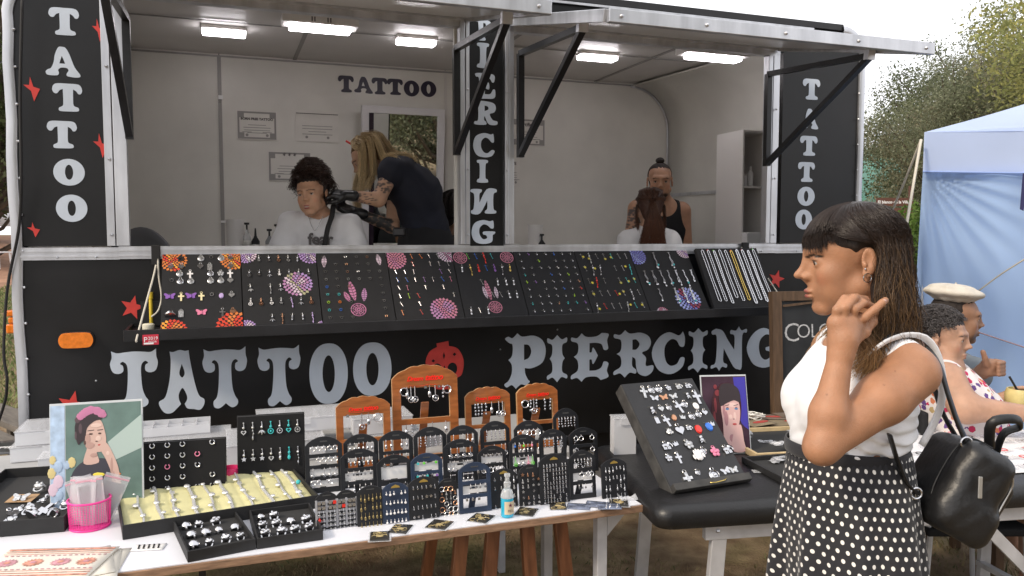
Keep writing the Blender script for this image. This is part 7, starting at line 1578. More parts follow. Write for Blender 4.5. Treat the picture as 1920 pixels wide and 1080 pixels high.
def fing(pts, r0, r1, k=.004):
    P = [at_y(*p) for p in pts]
    for i in range(len(P) - 1): t0, t1 = i/(len(P) - 1), (i + 1)/(len(P) - 1); b.cone(P[i], P[i + 1], r0 + (r1 - r0)*t0, r0 + (r1 - r0)*t1, k)
fing([(1577, 660, 1.50), (1580, 640, 1.505), (1584, 612, 1.515)], .024, .024, .012)
b.cone(at_y(1570, 606, 1.505), at_y(1606, 600, 1.54), .019, .017, .016); b.cone(at_y(1582, 635, 1.50), at_y(1604, 612, 1.53), .022, .018, .016)
fing([(1568, 606, 1.505), (1570, 582, 1.500), (1584, 561, 1.515), (1606, 558, 1.560), (1622, 572, 1.60)], .0105, .0070, .002)
fing([(1580, 602, 1.505), (1584, 577, 1.498), (1601, 559, 1.512), (1622, 562, 1.555), (1634, 578, 1.59)], .0103, .0068, .002)
fing([(1594, 602, 1.515), (1601, 580, 1.505), (1618, 568, 1.520), (1638, 576, 1.555), (1646, 592, 1.58)], .0098, .0064, .002)
fing([(1604, 612, 1.530), (1620, 596, 1.512), (1638, 582, 1.510), (1654, 568, 1.515), (1660, 563, 1.53)], .0098, .0064, .002)
fing([(1598, 640, 1.51), (1620, 622, 1.53), (1634, 604, 1.56), (1640, 590, 1.585)], .0120, .0085, .008)
EF = Vc((.76, 1.93, 1.10)); WF = Vc((.72, 1.93, .87)); b.cone(SHf, EF, .048, .038, .03); b.cone(EF, WF, .038, .025, .02); hand(b, WF, (0, 0, -1), (-.3, -1, 0), side=-1, curl=(.3, .35, .4, .45))
for s in (-1, 1):
    hp_ = Vc((.70, 1.705 + s*.09, .95)); kn_ = Vc((.68, 1.705 + s*.09, .50)); an_ = Vc((.71, 1.705 + s*.09, .08)); b.cone(hp_, kn_, .085, .052, .03); b.cone(kn_, an_, .052, .034, .02); b.cone(an_ + Vc((.02, 0, -.03)), an_ + Vc((-.13, 0, -.052)), .034, .024, .02)
me, P = b.mesh(.0026, name='woman_body')
lip = (.30, .095, .075)
spots = head_spots(MH, q, SK, lip, bz=-.0065)
for x, y, Y in ((1615, 744, 1.42), (1632, 768, 1.41), (1668, 726, 1.46), (1690, 700, 1.48), (1560, 745, 1.44), (1546, 520, 1.60), (1566, 536, 1.59)): spots.append((at_y(x, y, Y), (.0022, .05, .0022), None, (.13, .055, .035), .7))
body = fixp(body_obj('body', me, P, M_SKIN, wr, SK, spots), wr); eyes_par = body
eyes(MH, q, body, (1, .05, -.18));
tk = Body(); tk.P = [p for p in b.P[:0]]
tk.cone(NK + Vc((.02, 0, -.03)), SHn + Vc((-.012, .03, .018)), .046, .042, .05); tk.cone(NK + Vc((.02, 0, -.03)), SHf + Vc((0, -.03, .018)), .046, .042, .05)
for c, r_ in tors[:5]: tk.ell(c, r_, .05)
for s in (-1, 1): tk.ell((.661, 1.705 + s*.062, 1.260), (.050, .054, .052), .03)
n0 = len(tk.P)
tk.ell(SHn + Vc((-.004, -.02, -.022)), (.060, .075, .082), .006, 's'); tk.ell(SHf + Vc((0, .03, -.02)), (.064, .075, .085), .006, 's')
tk.ell(NK + Vc((-.050, -.0, .035)), (.085, .072, .095), .006, 's'); tk.ell(NK + Vc((.06, 0, .045)), (.07, .072, .060), .006, 's')
tk.plane((0, 0, 1.150), (0, 0, -1))
def wrinkle(X, Y, Z):
    t = np.clip((1.30 - Z)/.14, 0, 1); r1 = np.clip((X - .60)/.08, .15, 1)
    return t*r1*(.0042*np.sin(Z*230 + X*70 + 5*np.sin(Y*22)) + .0032*np.sin(Z*140 - X*95 + Y*40)) + .0006*np.sin(Y*1500 + X*0)*0
me, P = tk.mesh(.0028, grow=.0055, name='tank_top', disp=wrinkle)
M_TANK = mat('white_ribbed_cotton', (.78, .78, .80), .85, var=.03, vscale=30, bump=.15, bscale=700, stretch=(1, 1, .05), sheen=.2)
fixp(body_obj('tank_top', me, P, M_TANK, wr), wr)
def ptube(pts, r, nm, m, flat, par=wr, n=8, k=24): return fixp(MB().tube([Vc(tuple(p)) for p in smooth_path(pts, k)], r, n, flat=flat).build(nm, m, par, smooth=True), wr)
ptube([at_y(1600, 690, 1.570), at_y(1630, 664, 1.545), at_y(1662, 640, 1.545), at_y(1700, 628, 1.565), at_y(1735, 634, 1.585), at_y(1757, 664, 1.60), at_y(1767, 710, 1.61), at_y(1764, 760, 1.615), at_y(1748, 800, 1.62), at_y(1728, 835, 1.62)], [.0075] * 24, 'shoulder_strap', M_TANK, .5)
ptube([at_y(1622, 700, 1.57), at_y(1640, 664, 1.545), at_y(1665, 634, 1.555), at_y(1700, 622, 1.58)], .006, 'dark_strap', M_STRAP, .4)
def sk_mat():
    m = mat('dotted_skirt_cloth', (.012, .012, .015), .75, bump=.1, bscale=600, sheen=.15); nt = m.node_tree; N = nt.nodes; L = nt.links; b_ = N['Principled BSDF']
    uv = N.new('ShaderNodeAttribute'); uv.attribute_name = 'UVd'
    sp = N.new('ShaderNodeSeparateXYZ'); L.new(uv.outputs['Vector'], sp.inputs[0])
    def mth(op, a, b2=None, c=None):
        n = N.new('ShaderNodeMath'); n.operation = op
        for i, x in enumerate((a, b2, c)):
            if x is None: continue
            if isinstance(x, (int, float)): n.inputs[i].default_value = x
            else: L.new(x, n.inputs[i])
        return n.outputs[0]
    S = .0215; row = mth('DIVIDE', sp.outputs['Y'], S * .80); fr = mth('FLOOR', row); odd = mth('MODULO', fr, 2.0); odd = mth('ABSOLUTE', odd)
    u = mth('ADD', mth('DIVIDE', sp.outputs['X'], S), mth('MULTIPLY', odd, .5)); fu = mth('SUBTRACT', mth('FRACT', u), .5); fv = mth('MULTIPLY', mth('SUBTRACT', mth('FRACT', row), .5), .80)
    d = mth('SQRT', mth('ADD', mth('MULTIPLY', fu, fu), mth('MULTIPLY', fv, fv))); k = mth('LESS_THAN', d, .195)
    mx = N.new('ShaderNodeMix'); mx.data_type = 'RGBA'; L.new(k, mx.inputs['Factor']); mx.inputs['A'].default_value = (.012, .012, .016, 1); mx.inputs['B'].default_value = (.72, .70, .66, 1); L.new(mx.outputs['Result'], b_.inputs['Base Color']); return m
zt, zb_ = 1.165, .30; nu, nv = 220, 90; rs = np.random.default_rng(4); V = []; UV = []
for j in range(nv + 1):
    v = j/nv; z = zt - (zt - zb_)*v; fl__ = min(1, v*3)
    rx = .118 + .012*min(1, v*5)**.8 + .040*v; ry = .142 + .045*min(1, v*4)**.8 + .10*v; cx = .728 + .004*min(1, v*3); cy = 1.705
    for i in range(nu):
        a = 2*math.pi*i/nu; w = .014*fl__*(.4 + v)*(math.sin(a*9 + .6*math.sin(v*4)) + .5*math.sin(a*17 + 2 + v*2) + .5*math.sin(a*5 + 1))
        if v < .05: w += .0015*math.sin(a*60)
        V.append((cx + math.cos(a)*(rx + w), cy + math.sin(a)*(ry + w), z - .008*math.sin(a + .5)*(1 - v))); UV.append((a*.17*(1 + .6*0), z, 0))
F = [(j*nu + i, j*nu + (i + 1) % nu, (j + 1)*nu + (i + 1) % nu, (j + 1)*nu + i) for j in range(nv) for i in range(nu)]
mb = MB(); mb.v = V; mb.f = F; mb.m = [0] * len(F); me = mb.mesh('skirt', sk_mat(), True)
at = me.attributes.new('UVd', 'FLOAT_VECTOR', 'POINT'); at.data.foreach_set('vector', np.array(UV, dtype=np.float32).ravel())
sk_o = bpy.data.objects.new('skirt', me); COL.objects.link(sk_o); sk_o.parent = wr; fixp(sk_o, wr); md = sk_o.modifiers.new('s', 'SOLIDIFY'); md.thickness = .003; md.offset = -1
mb = MB(); mb.grid(lambda a, c: (.722 + math.cos(a*6.2832)*(.1200 + .002*math.sin(c*3.14)), 1.705 + math.sin(a*6.2832)*(.1435 + .002*math.sin(c*3.14)), 1.145 + .028*c - .008*math.sin(a*6.2832 + .5)), 80, 5, closeu=True)
o = mb.build('waistband', MATS['dotted_skirt_cloth'], sk_o, smooth=True, solid=.003)
for s in (-1, 1): fixp(MB().box((.65, 1.705 + s * .09, .008), (.25, .09, .016)).build('sandal', M_STRAP, wr, bevel=.006), wr)
DB = np.array((.020, .012, .009)); MB_BR = np.array((.055, .028, .015)); LB = np.array((.34, .20, .085))
cap = Body(); cap.ell((0, 0, .038), (.0875, .0800, .0745), .01, 'u', MH); cap.ell((-.048, 0, -.020), (.040, .062, .075), .03, 'u', MH)
cap.box((.100, 0, -.034), (.070, .12, .052), .01, .012, 's', MH); cap.box((.040, 0, -.062), (.050, .12, .062), .01, .012, 's', MH); cap.ell((-.005, .09, -.006), (.030, .03, .046), .01, 's', MH); cap.ell((-.005, -.09, -.006), (.030, .03, .046), .01, 's', MH)
cap.cone(at_y(1655, 500, 1.67), at_y(1674, 600, 1.665), .044, .040, .03); cap.cone(at_y(1674, 600, 1.665), at_y(1684, 650, 1.66), .040, .026, .02); cap.cone(at_y(1650, 540, 1.61), at_y(1652, 600, 1.60), .018, .016, .02)
me, P = cap.mesh(.004, name='hair_cap'); M_CAP = mat('hair_under', (.016, .010, .008), .6, bump=.3, bscale=200, stretch=(1, 1, .1)); hc = fixp(body_obj('hair', me, P, M_CAP, wr), wr)
rng = np.random.default_rng(12)
def elp(ph, th, off=0):   # point on the scalp: ph azimuth from the face (+ = her left), th from the crown
    x = math.cos(ph)*math.sin(th); y = math.sin(ph)*math.sin(th); z = math.cos(th); return Vc((x*((.094 if x > 0 else .086) + off), y*(.0815 + off), .038 + z*(.077 + off)))
PA = []; CO = []; NS = 16
def wob(A, amp, rng):
    n = len(A); t = np.linspace(0, 1, n)[:, None]; f = rng.uniform(1.5, 3.2, 3); p = rng.uniform(0, 6.28, 3); return A + amp*(t**1.3)*np.sin(f*t*6.28 + p)
for i in range(11500):
    ph = rng.uniform(-math.pi, math.pi); aph = abs(ph); lay = rng.uniform(0, .007); K = []
    if aph < 1.25:      # fringe combed forward
        th1 = rng.uniform(1.0, 1.30) if aph < .7 else rng.uniform(.95, 1.22); n_ = 4; ph2 = ph*1.0
        K = [elp(ph*(1.6 if j == 0 else 1), .12 + (th1 - .12)*j/n_, lay + .004) for j in range(n_ + 1)]; e = K[-1]; L = rng.uniform(.024, .043)*(1.0 if aph < .8 else .7)
        K += [e + Vc((.004, 0, -L*.5)), e + Vc((.0035, math.copysign(.003, ph), -L))]
        col = DB*rng.uniform(.7, 1.5); PA.append(smooth_path([MH @ k for k in K], NS)); CO.append(np.tile(col, (NS, 1))); continue
    ph2 = math.copysign(max(aph, 1.72 + (aph - 1.0)*.66), ph)     # swept back above the ear
    K = [elp(ph + (ph2 - ph)*max(0, (t - .5)/.5)**1.0, .12 + t*1.50, lay + .004 + .004*math.sin(t*3)) for t in (0, .2, .4, .6, .8, 1)]
    e = MH @ K[-1]; K = [MH @ k for k in K]; near = ph > 0
    bk = (aph - 1.1)/2.04     # 0 = side .. 1 = back
    sp = rng.normal(0, .008); Lh = rng.uniform(.14, .235) + .02*bk
    dx = .006 - .006*bk + rng.normal(0, .007);
    y_in = (-.012 if near else .012)*(1 - bk)
    m1 = e + Vc((dx*.6, y_in + sp*.3, -Lh*.35)); m2 = e + Vc((dx*1.2 + sp*.6, y_in*1.5 + sp, -Lh*.7)); m3 = e + Vc((dx*(1.5 + rng.uniform(-.6, 1.0)) + sp, y_in*1.2 + sp*1.4, -Lh))
    K += [m1, m2, m3]; A = wob(smooth_path(K, NS), .018, rng); t = np.linspace(0, 1, NS)[:, None]
    tip = MB_BR*(1 - min(1, rng.uniform(0, 1)**2 + .1)) + LB*rng.uniform(.1, .8) if rng.random() < .7 else DB*1.6
    col = DB*rng.uniform(.7, 1.7)*(1 - np.clip((t - .55)/.45, 0, 1)) + tip*np.clip((t - .55)/.45, 0, 1); PA.append(A); CO.append(col)
for i in range(3600):      # side hair drawn back over the temple and behind the ear
    sg = 1 if i % 2 else -1; a0 = rng.uniform(.85, 1.75); t0 = rng.uniform(.25, 1.25); lay = rng.uniform(.002, .008); a1 = rng.uniform(1.78, 2.1); t1 = rng.uniform(1.42, 1.62)
    K = [elp(sg*(a0 + (a1 - a0)*f**1.3), t0 + (t1 - t0)*f**.75, lay + .004*math.sin(f*3.1)) for f in (0, .25, .5, .75, 1)]; PA.append(smooth_path([MH @ k for k in K], NS)); CO.append(np.tile(DB*rng.uniform(.7, 1.6), (NS, 1)))
def lock(keys, n, spread, c0, c1, seed):
    r = np.random.default_rng(seed)
    for _ in range(n*2):
        d = r.normal(0, 1, 3)*spread; K = [at_y(*k) + Vc(tuple(d*(.35 + .65*j/(len(keys) - 1)))) for j, k in enumerate(keys)]; A = wob(smooth_path(K, NS), .005, r)
        t = np.linspace(0, 1, NS)[:, None]**1.4; PA.append(A); CO.append((np.array(c0)*(1 - t) + np.array(c1)*t)*r.uniform(.7, 1.35))
lock([(1650, 500, 1.60), (1655, 560, 1.585), (1648, 610, 1.58), (1640, 650, 1.575), (1655, 690, 1.57)], 260, .012, DB*1.5, LB, 1)
lock([(1660, 480, 1.61), (1682, 550, 1.60), (1690, 610, 1.60), (1680, 660, 1.595), (1690, 700, 1.60)], 300, .014, DB*1.3, MB_BR*1.3, 2)
lock([(1662, 450, 1.65), (1686, 530, 1.65), (1696, 590, 1.65), (1712, 640, 1.66), (1700, 690, 1.66)], 260, .012, DB, MB_BR*1.5, 3)
lock([(1610, 560, 1.74), (1590, 595, 1.76), (1562, 630, 1.76), (1552, 662, 1.76)], 320, .012, MB_BR*2, LB*1.2, 4)
lock([(1640, 590, 1.60), (1612, 625, 1.56), (1628, 660, 1.55), (1610, 690, 1.56)], 260, .012, MB_BR*2, LB*1.5, 5)
hs = strands(PA, CO, .0006, 'hair_strands', parent=wr); fixp(hs, wr); tag(hs, kind='stuff')
for (x, y, r_, a0, a1) in ((-.002, -.030, .0085, 0, 360),):
    o = MB().ring(MH @ Vc((x, .084, y)), .009, .0011, MH.to_3x3() @ MRo(R(20), 3, 'Z'), n=14, k=5).build('hoop_earring', M_CHROME, wr); fixp(o, wr)
o = MB().sph(MH @ Vc((.002, .0855, -.012)), .0022, 8).build('ear_stud', M_CHROME, wr); fixp(o, wr)
bp = thing('backpack', 'black leatherette backpack with silver zip hanging on the standing woman\'s back', 'backpack', M=MTr((.93, 1.62, 1.12))); bpy.context.view_layer.update()
ax = Vc((.50, .06, .86)).normalized(); wd = Vc((.86, -.10, -.50)).normalized(); dp = ax.cross(wd).normalized()
MBk = Matrix((ax, wd, dp)).transposed().to_4x4(); MBk.translation = at_y(1795, 905, 1.64)
M_LB = mat('black_soft_leather', (.010, .010, .011), .42, var=.3, vscale=15, bump=.12, bscale=90, spec=.6)
k_ = Body(); k_.box((0, -.004, 0), (.056, .024, .062), .034, .02, 'u', MBk); k_.box((-.060, .010, 0), (.018, .034, .070), .026, .02, 'u', MBk); k_.box((-.014, .048, 0), (.044, .008, .050), .020, .008, 'u', MBk)
def crease(X, Y, Z): return .0007*np.sin(X*90 + Z*60 + 2*np.sin(Y*30)) + .0004*np.sin(Z*170 - X*110)
me, P = k_.mesh(.004, name='backpack', disp=crease); fixp(body_obj('bag_body', me, P, M_LB, bp), bp)
W3 = lambda a, w, d: MBk @ Vc((a, w, d))
zp = [W3(.060, .022, -.088), W3(.060, .040, -.082), W3(.046, .056, -.072), W3(.02, .060, -.068), W3(-.03, .060, -.068), W3(-.050, .050, -.072), W3(-.060, .035, -.088)]
def bag_cord(pts, r, nm, m, flat=1, n=8):
    A = [Vc(tuple(p)) for p in smooth_path(pts, 22)]; return fixp(MB().tube(A, r, n, flat=flat).build(nm, m, bp, smooth=True), bp)
bag_cord(zp, .0035, 'zip', mat('zip_silver', (.55, .54, .52), .35, .8), .6)
bag_cord([W3(-.088, -.050, -.060), W3(-.03, -.066, -.055), W3(.05, -.066, -.055), W3(.088, -.045, -.050), W3(.092, 0, -.050)], .0022, 'piping', M_LB)
bag_cord([W3(-.088, -.040, -.072), W3(-.085, .0, -.092), W3(-.075, .035, -.092)], .0020, 'piping', M_LB)
fixp(MB().sph(at_y(1658, 565, 1.512), .0052, 8, sc_=(1, .5, .8)).build('fingernail', mat('nail', (.55, .33, .27), .25), wr, smooth=True), wr)
zpp = at_y(1838, 905, 1.53); o = MB().bar(zpp + Vc((0, 0, .012)), zpp + Vc((-.002, -.004, -.030)), .008, .003, up=(0, 1, 0)).build('zip_pull', MATS['zip_silver'], bp, bevel=.001); fixp(o, bp)
bag_cord([W3(.095, .01, -.02), at_y(1860, 793, 1.60), at_y(1905, 786, 1.60), at_y(1912, 800, 1.62), at_y(1880, 815, 1.63), W3(.075, .055, .02)], .010, 'grab_handle', M_LB, .5)
bag_cord([at_y(1738, 648, 1.600), at_y(1762, 688, 1.585), at_y(1778, 740, 1.58), at_y(1795, 790, 1.59), at_y(1812, 828, 1.60)], .014, 'shoulder_strap', M_LB, .28)
bag_cord([at_y(1744, 700, 1.73), at_y(1766, 770, 1.74), at_y(1792, 818, 1.72)], .012, 'shoulder_strap', M_LB, .3)
bag_cord([at_y(1668, 815, 1.545), at_y(1682, 862, 1.55), at_y(1700, 905, 1.56), at_y(1722, 925, 1.58)], .011, 'lower_strap', M_LB, .3)
bag_cord([at_y(1690, 640, 1.60), at_y(1662, 650, 1.595), at_y(1640, 672, 1.59), at_y(1626, 705, 1.585)], .0075, 'shoulder_strap', M_LB, .5)
for p in (at_y(1812, 830, 1.585), at_y(1718, 925, 1.565)): o = MB().ring(p, .011, .0022, n=14, k=6).build('buckle_ring', M_CHROME, bp); fixp(o, bp)
# ================================================================= THE OTHER PEOPLE
def shirt_body(parts, cuts, h, grow, name, m, root, disp=None):
    t = Body()
    for p in parts: (t.cone if p[0] == 'c' else t.ell)(*p[1:])
    for c in cuts:
        if c[0] == 'p': t.plane(c[1], c[2])
        else: t.ell(c[1], c[2], .006, 's')
    me, P = t.mesh(h, grow=grow, name=name, disp=disp); o = fixp(body_obj(name, me, P, m, root), root); return o
def add(b, parts):
    for p in parts: (b.cone if p[0] == 'c' else b.ell)(*p[1:])
def hair_cap(M, root, sf=1, front=.060, low=-.02, thick=.008, back=True, name='hair', m=None, h=.005, ear=True, top=.0):
    c = Body(); k = M.to_scale().x; c.ell((-.014 * sf, 0, .042 + top), ((.094 + thick) * sf * k, (.074 + thick) * k, (.078 + thick) * k), .01, 'u', M)
    if back: c.ell((-.060, 0, -.020), (.045 * k, .060 * k, .07 * k), .03, 'u', M)
    c.box((.094, 0, front - .115), (.072 * k, .12 * k, .10 * k), .01 * k, .012, 's', M)
    if ear: c.box((.03, 0, low - .10), (.040 * k, .12 * k, .095 * k), .01 * k, .012, 's', M)
    me, P = c.mesh(h, name=name, disp=lambda X, Y, Z: .0015*np.sin(X*300 + Y*200 + 3*np.sin(Z*80))); return fixp(body_obj(name, me, P, m or M_CAP, root), root)
def scalp(sf, a, th, off): x, y, z = math.cos(a)*math.sin(th), math.sin(a)*math.sin(th), math.cos(th); return Vc((-.014*sf + x*(.096*sf + off), y*(.076 + off), .042 + z*(.080 + off)))
def curly(M, root, n, c0, c1, length, curl, seed, az=(-3.14, 3.14), th=(0, 1.9), face=.9, sf=1.0, rr=.0009, centre=None, NSg=14):
    r = np.random.default_rng(seed); PA_, CO_ = [], []
    while len(PA_) < n:
        a = r.uniform(*az); t = r.uniform(*th)
        if abs(a) < face and t > .95 + .2*r.random(): continue
        if abs(a) < 1.5 and t > 1.45: continue
        p = scalp(sf, a, t, 0); nrm = (p - Vc((0, 0, .03))).normalized();
        if centre is not None: nrm = (Vc(centre) - p).normalized()*.7 + nrm*.6
        L = length*r.uniform(.6, 1.2); ph = r.uniform(0, 6.28); w = r.uniform(.6, 1.3)*curl; f = r.uniform(1.2, 2.4); u = nrm.orthogonal().normalized(); v = nrm.cross(u); K = []
        for j in range(NSg):
            s = j/(NSg - 1); q_ = p + nrm*(L*s*(1 - .35*s)) + Vc((0, 0, -L*.35*s*s)) + (u*math.cos(ph + f*s*6.28) + v*math.sin(ph + f*s*6.28))*w*min(1, s*3); K.append(tuple(M @ q_))
        PA_.append(K); tt = np.linspace(0, 1, NSg)[:, None]; CO_.append((np.array(c0)*(1 - tt) + np.array(c1)*tt)*r.uniform(.7, 1.4))
    o = strands(PA_, CO_, rr, 'hair_curls', parent=root); fixp(o, root); tag(o, kind='stuff'); return o
def falling(keys_list, root, c0, c1, seed, rr=.0012, wave=.006, name='hair_strands'):
    r = np.random.default_rng(seed); PA_, CO_ = [], []
    for keys, n, spread in keys_list:
        for _ in range(n):
            d = r.normal(0, 1, 3)*spread; K = [Vc(k) + Vc(tuple(d*(.5 + .5*j/(len(keys) - 1)))) for j, k in enumerate(keys)]
            PA_.append(wob(smooth_path(K, 14), wave, r)); t = np.linspace(0, 1, 14)[:, None]; CO_.append((np.array(c0)*(1 - t) + np.array(c1)*t)*r.uniform(.65, 1.4))
    o = strands(PA_, CO_, rr, name, parent=root); fixp(o, root); tag(o, kind='stuff'); return o
def root_at(label, p): r_ = person_root(label, (p[0], p[1], p[2])); bpy.context.view_layer.update(); return r_
def sitlegs(b, hip, f, z0, sep=.09, r=.075, thigh=.42):
    f = Vc(f).normalized(); s = Vc((-f.y, f.x, 0))
    for k in (-1, 1):
        h_ = Vc(hip) + s*sep*k; kn = h_ + f*thigh + Vc((0, 0, .02)); an = Vc((kn.x, kn.y, z0 + .07)); b.cone(h_, kn, r, r*.72, .03); b.cone(kn, an, r*.70, r*.48, .02); b.cone(an + Vc((0, 0, -.03)), an + f*.15 + Vc((0, 0, -.045)), .036, .026, .02)
M_TEE = mat('white_tee_cotton', (.70, .69, .70), .85, var=.06, vscale=12, bump=.1, bscale=120); M_NAVY = mat('navy_tee_cotton', (.011, .013, .024), .85, var=.2, vscale=12); M_BLKC = mat('black_cotton', (.010, .010, .012), .85, var=.2)
M_DENIM = mat('dark_trousers', (.02, .022, .03), .85, var=.3); M_GLOVE = mat('black_nitrile_glove', (.012, .012, .013), .35)
wrk = lambda a=.003, f=120: (lambda X, Y, Z: a*(np.sin(Z*f + 4*np.sin(X*18 + Y*9))*.5 + .5*np.sin(X*f*.8 - Z*f*.5)))
def stool(x, y, z0, z1, label):
    t = thing('stool', label, 'stool', (x, y, z0)); MB().lathe([(0, z1 - z0 - .06), (.16, z1 - z0 - .06), (.17, z1 - z0 - .03), (.15, z1 - z0), (0, z1 - z0)], 20).build('seat', M_LEATH, t, smooth=40)
    MB().tube([(0, 0, .03), (0, 0, z1 - z0 - .06)], .022, 8).build('pedestal', M_BLKMETAL, t); MB().lathe([(.0, .0), (.20, .0), (.18, .02), (.03, .035), (0, .035)], 20).build('base', M_BLKMETAL, t, smooth=40)
SKC = (.54, .31, .20); Hc = at_y(586, 366, 4.36); root = root_at('seated young woman in white tee with curly hair piled up, smiling, in the left window', (Hc.x, 4.40, FLOOR))
M = hmat(Hc, (-.16, -1, -.04), roll=6); b = Body(); q = head_shape(b, M, 1.0, .98, 1.0)
Nk = at_y(600, 402, 4.42); sL = at_y(656, 425, 4.42); sR = at_y(545, 420, 4.40); b.cone(M @ Vc((-.02, 0, -.05)), Nk, .050, .054, .03)
torso = [('c', Nk + Vc((0, .01, -.03)), sL, .045, .05, .05), ('c', Nk + Vc((0, .01, -.03)), sR, .045, .05, .05), ('e', Nk + Vc((0, .02, -.17)), (.155, .105, .16), .06), ('e', Nk + Vc((0, .03, -.36)), (.145, .105, .15), .06)]
add(b, torso); hip = Nk + Vc((0, .04, -.52)); b.ell(hip, (.17, .13, .10), .06); sitlegs(b, hip, (-.1, -1, 0), FLOOR, .09, .075, .34)
for s, sh in ((-1, sR), (1, sL)):
    e = sh + Vc((s*.035, -.02, -.27)); w = Vc((Nk.x + s*.07, Nk.y - .20, e.z - .08)); b.cone(sh, e, .044, .036, .03); b.cone(e, w, .036, .024, .02); hand(b, w, (-.3*s, -1, -.1), (0, 0, -1), side=-s, curl=(.35, .4, .45, .5), L=.16)
me, P = b.mesh(.0045, name='client_body'); body = fixp(body_obj('body', me, P, M_SKIN, root, SKC, head_spots(M, q, SKC, (.36, .10, .09)) + [(q(.101, 0, -.0625), (.012, .016, .0032), M, (.62, .60, .56), .4)]), root); eyes(M, q, body, (1, .0, .02))
sl = [('c', sL, sL + Vc((.030, -.02, -.12)), .058, .070, .03), ('c', sR, sR + Vc((-.030, -.02, -.12)), .058, .070, .03)]
shirt_body(torso + sl, [('e', Nk + Vc((0, -.03, .030)), (.075, .085, .062)), ('p', (0, 0, hip.z), (0, 0, -1)), ('p', sL + Vc((.05, 0, -.15)), (.25, 0, -1)), ('p', sR + Vc((-.05, 0, -.15)), (-.25, 0, -1))][:2], .0055, .010, 'white_tee', M_TEE, root, wrk(.0035, 70))
shirt_body([('e', hip, (.165, .125, .095), .06), ('c', hip + Vc((.09, 0, 0)), hip + Vc((.10, -.33, 0)), .08, .06, .03), ('c', hip + Vc((-.09, 0, 0)), hip + Vc((-.14, -.33, 0)), .08, .06, .03)], [], .007, .010, 'trousers', M_DENIM, root)
o = text_mesh('tee_lettering', 'fear', .085, M_INK, ext=.0008, offset=.003); o = inst('tee_lettering', o, root); p = at_y(577, 458, 4.30); o.matrix_parent_inverse = root.matrix_world.inverted(); o.matrix_basis = upright(MTr((p.x, Nk.y - .112, p.z)) @ MRo(R(3), 4, 'Z'))
def thetube(pts, r, nm, m, root, flat=1, k=24): return fixp(MB().tube([Vc(tuple(p)) for p in smooth_path(pts, k)], r, 8, flat=flat).build(nm, m, root, smooth=True), root)
thetube([at_y(625, 385, 4.38), at_y(622, 405, 4.34), at_y(614, 430, 4.31), at_y(608, 465, 4.30)], .014, 'bag_strap', M_STRAP, root, .4); thetube([at_y(578, 405, 4.34), at_y(590, 432, 4.31), at_y(606, 405, 4.34)], .0018, 'neck_chain', M_CHROME, root)
hair_cap(M, root, 1, .072, .0, .010); curly(M, root, 1100, (.016, .009, .007), (.035, .016, .010), .085, .013, 5, th=(0, 1.75), rr=.0016); curly(M, root, 1700, (.016, .009, .007), (.055, .025, .014), .135, .020, 6, th=(0, 1.25), rr=.0016, centre=(-.02, .01, .25))
stool(hip.x, hip.y, FLOOR, hip.z - .085, 'round black stool under the seated curly haired woman')
SKT = (.50, .30, .20); Ht = at_y(694, 296, 4.62); root = root_at('woman with long blonde hair bending over in navy tee, black gloves at the client\'s ear', (Ht.x + .3, 4.65, FLOOR))
M = hmat(Ht, (-1, -.12, -.62), roll=0); b = Body(); q = head_shape(b, M, 1.0, .96, 1.0)
Nk = at_y(728, 312, 4.66); sN = at_y(735, 318, 4.50); sF = at_y(742, 322, 4.84); pel = at_y(800, 440, 4.68); mid = at_y(782, 362, 4.67)
b.cone(M @ Vc((-.03, 0, -.05)), Nk, .050, .052, .03)
torso = [('c', Nk + Vc((.03, 0, -.02)), sN, .055, .050, .05), ('c', Nk + Vc((.03, 0, -.02)), sF, .055, .050, .05), ('c', at_y(752, 332, 4.67), mid, .112, .120, .06), ('c', at_y(752, 332, 4.58), at_y(780, 362, 4.60), .095, .10, .06), ('c', mid, pel, .120, .125, .06), ('c', pel, pel + Vc((0, 0, -.05)), .122, .125, .04)]
add(b, torso); b.ell(pel + Vc((0, 0, -.08)), (.14, .17, .13), .06)
for s in (-1, 1): h_ = pel + Vc((.0, s*.09, -.12)); kn = Vc((h_.x - .04, h_.y, FLOOR + .46)); an = Vc((h_.x + .02, h_.y, FLOOR + .08)); b.cone(h_, kn, .085, .055, .03); b.cone(kn, an, .055, .036, .02); b.cone(an + Vc((.02, 0, -.04)), an + Vc((-.15, 0, -.055)), .036, .024, .02)
eN = at_y(710, 374, 4.42); wN = at_y(650, 366, 4.36); eF = at_y(735, 425, 4.62); wF = at_y(668, 398, 4.48)
b.cone(sN, eN, .050, .038, .03); b.cone(eN, wN, .040, .026, .02); b.cone(sF, eF, .046, .036, .03); b.cone(eF, wF, .038, .026, .02)
hand(b, wN, (-1, .05, .10), (.1, .5, -.9), side=1, curl=(.45, .55, .6, .7), L=.155); hand(b, wF, (-1, -.25, .30), (.1, -.6, .8), side=-1, curl=(.35, .5, .6, .7), L=.155)
me, P = b.mesh(.0045, name='tattooist_body'); ink = (.10, .075, .065); rr = random.Random(2); sp = []
for k in range(60): t = rr.uniform(.15, .8); c = sN.lerp(eN, t) + Vc((rr.uniform(-.05, .05), -.045, rr.uniform(-.01, .01))); sp.append((c, (rr.uniform(.006, .016), .05, rr.uniform(.004, .010)), None, ink, .5))
for k in range(26): c = eN.lerp(wN, rr.uniform(.05, .8)) + Vc((0, -.03, rr.uniform(-.03, .02))); sp.append((c, (rr.uniform(.006, .018), .04, .004), None, ink, .5))
for k in range(90): c = eF.lerp(wF, rr.uniform(-.1, .9)) + Vc((0, -.03, rr.uniform(-.035, .035))); sp.append((c, (rr.uniform(.01, .022), .05, rr.uniform(.006, .014)), None, (.05, .05, .05), .5))
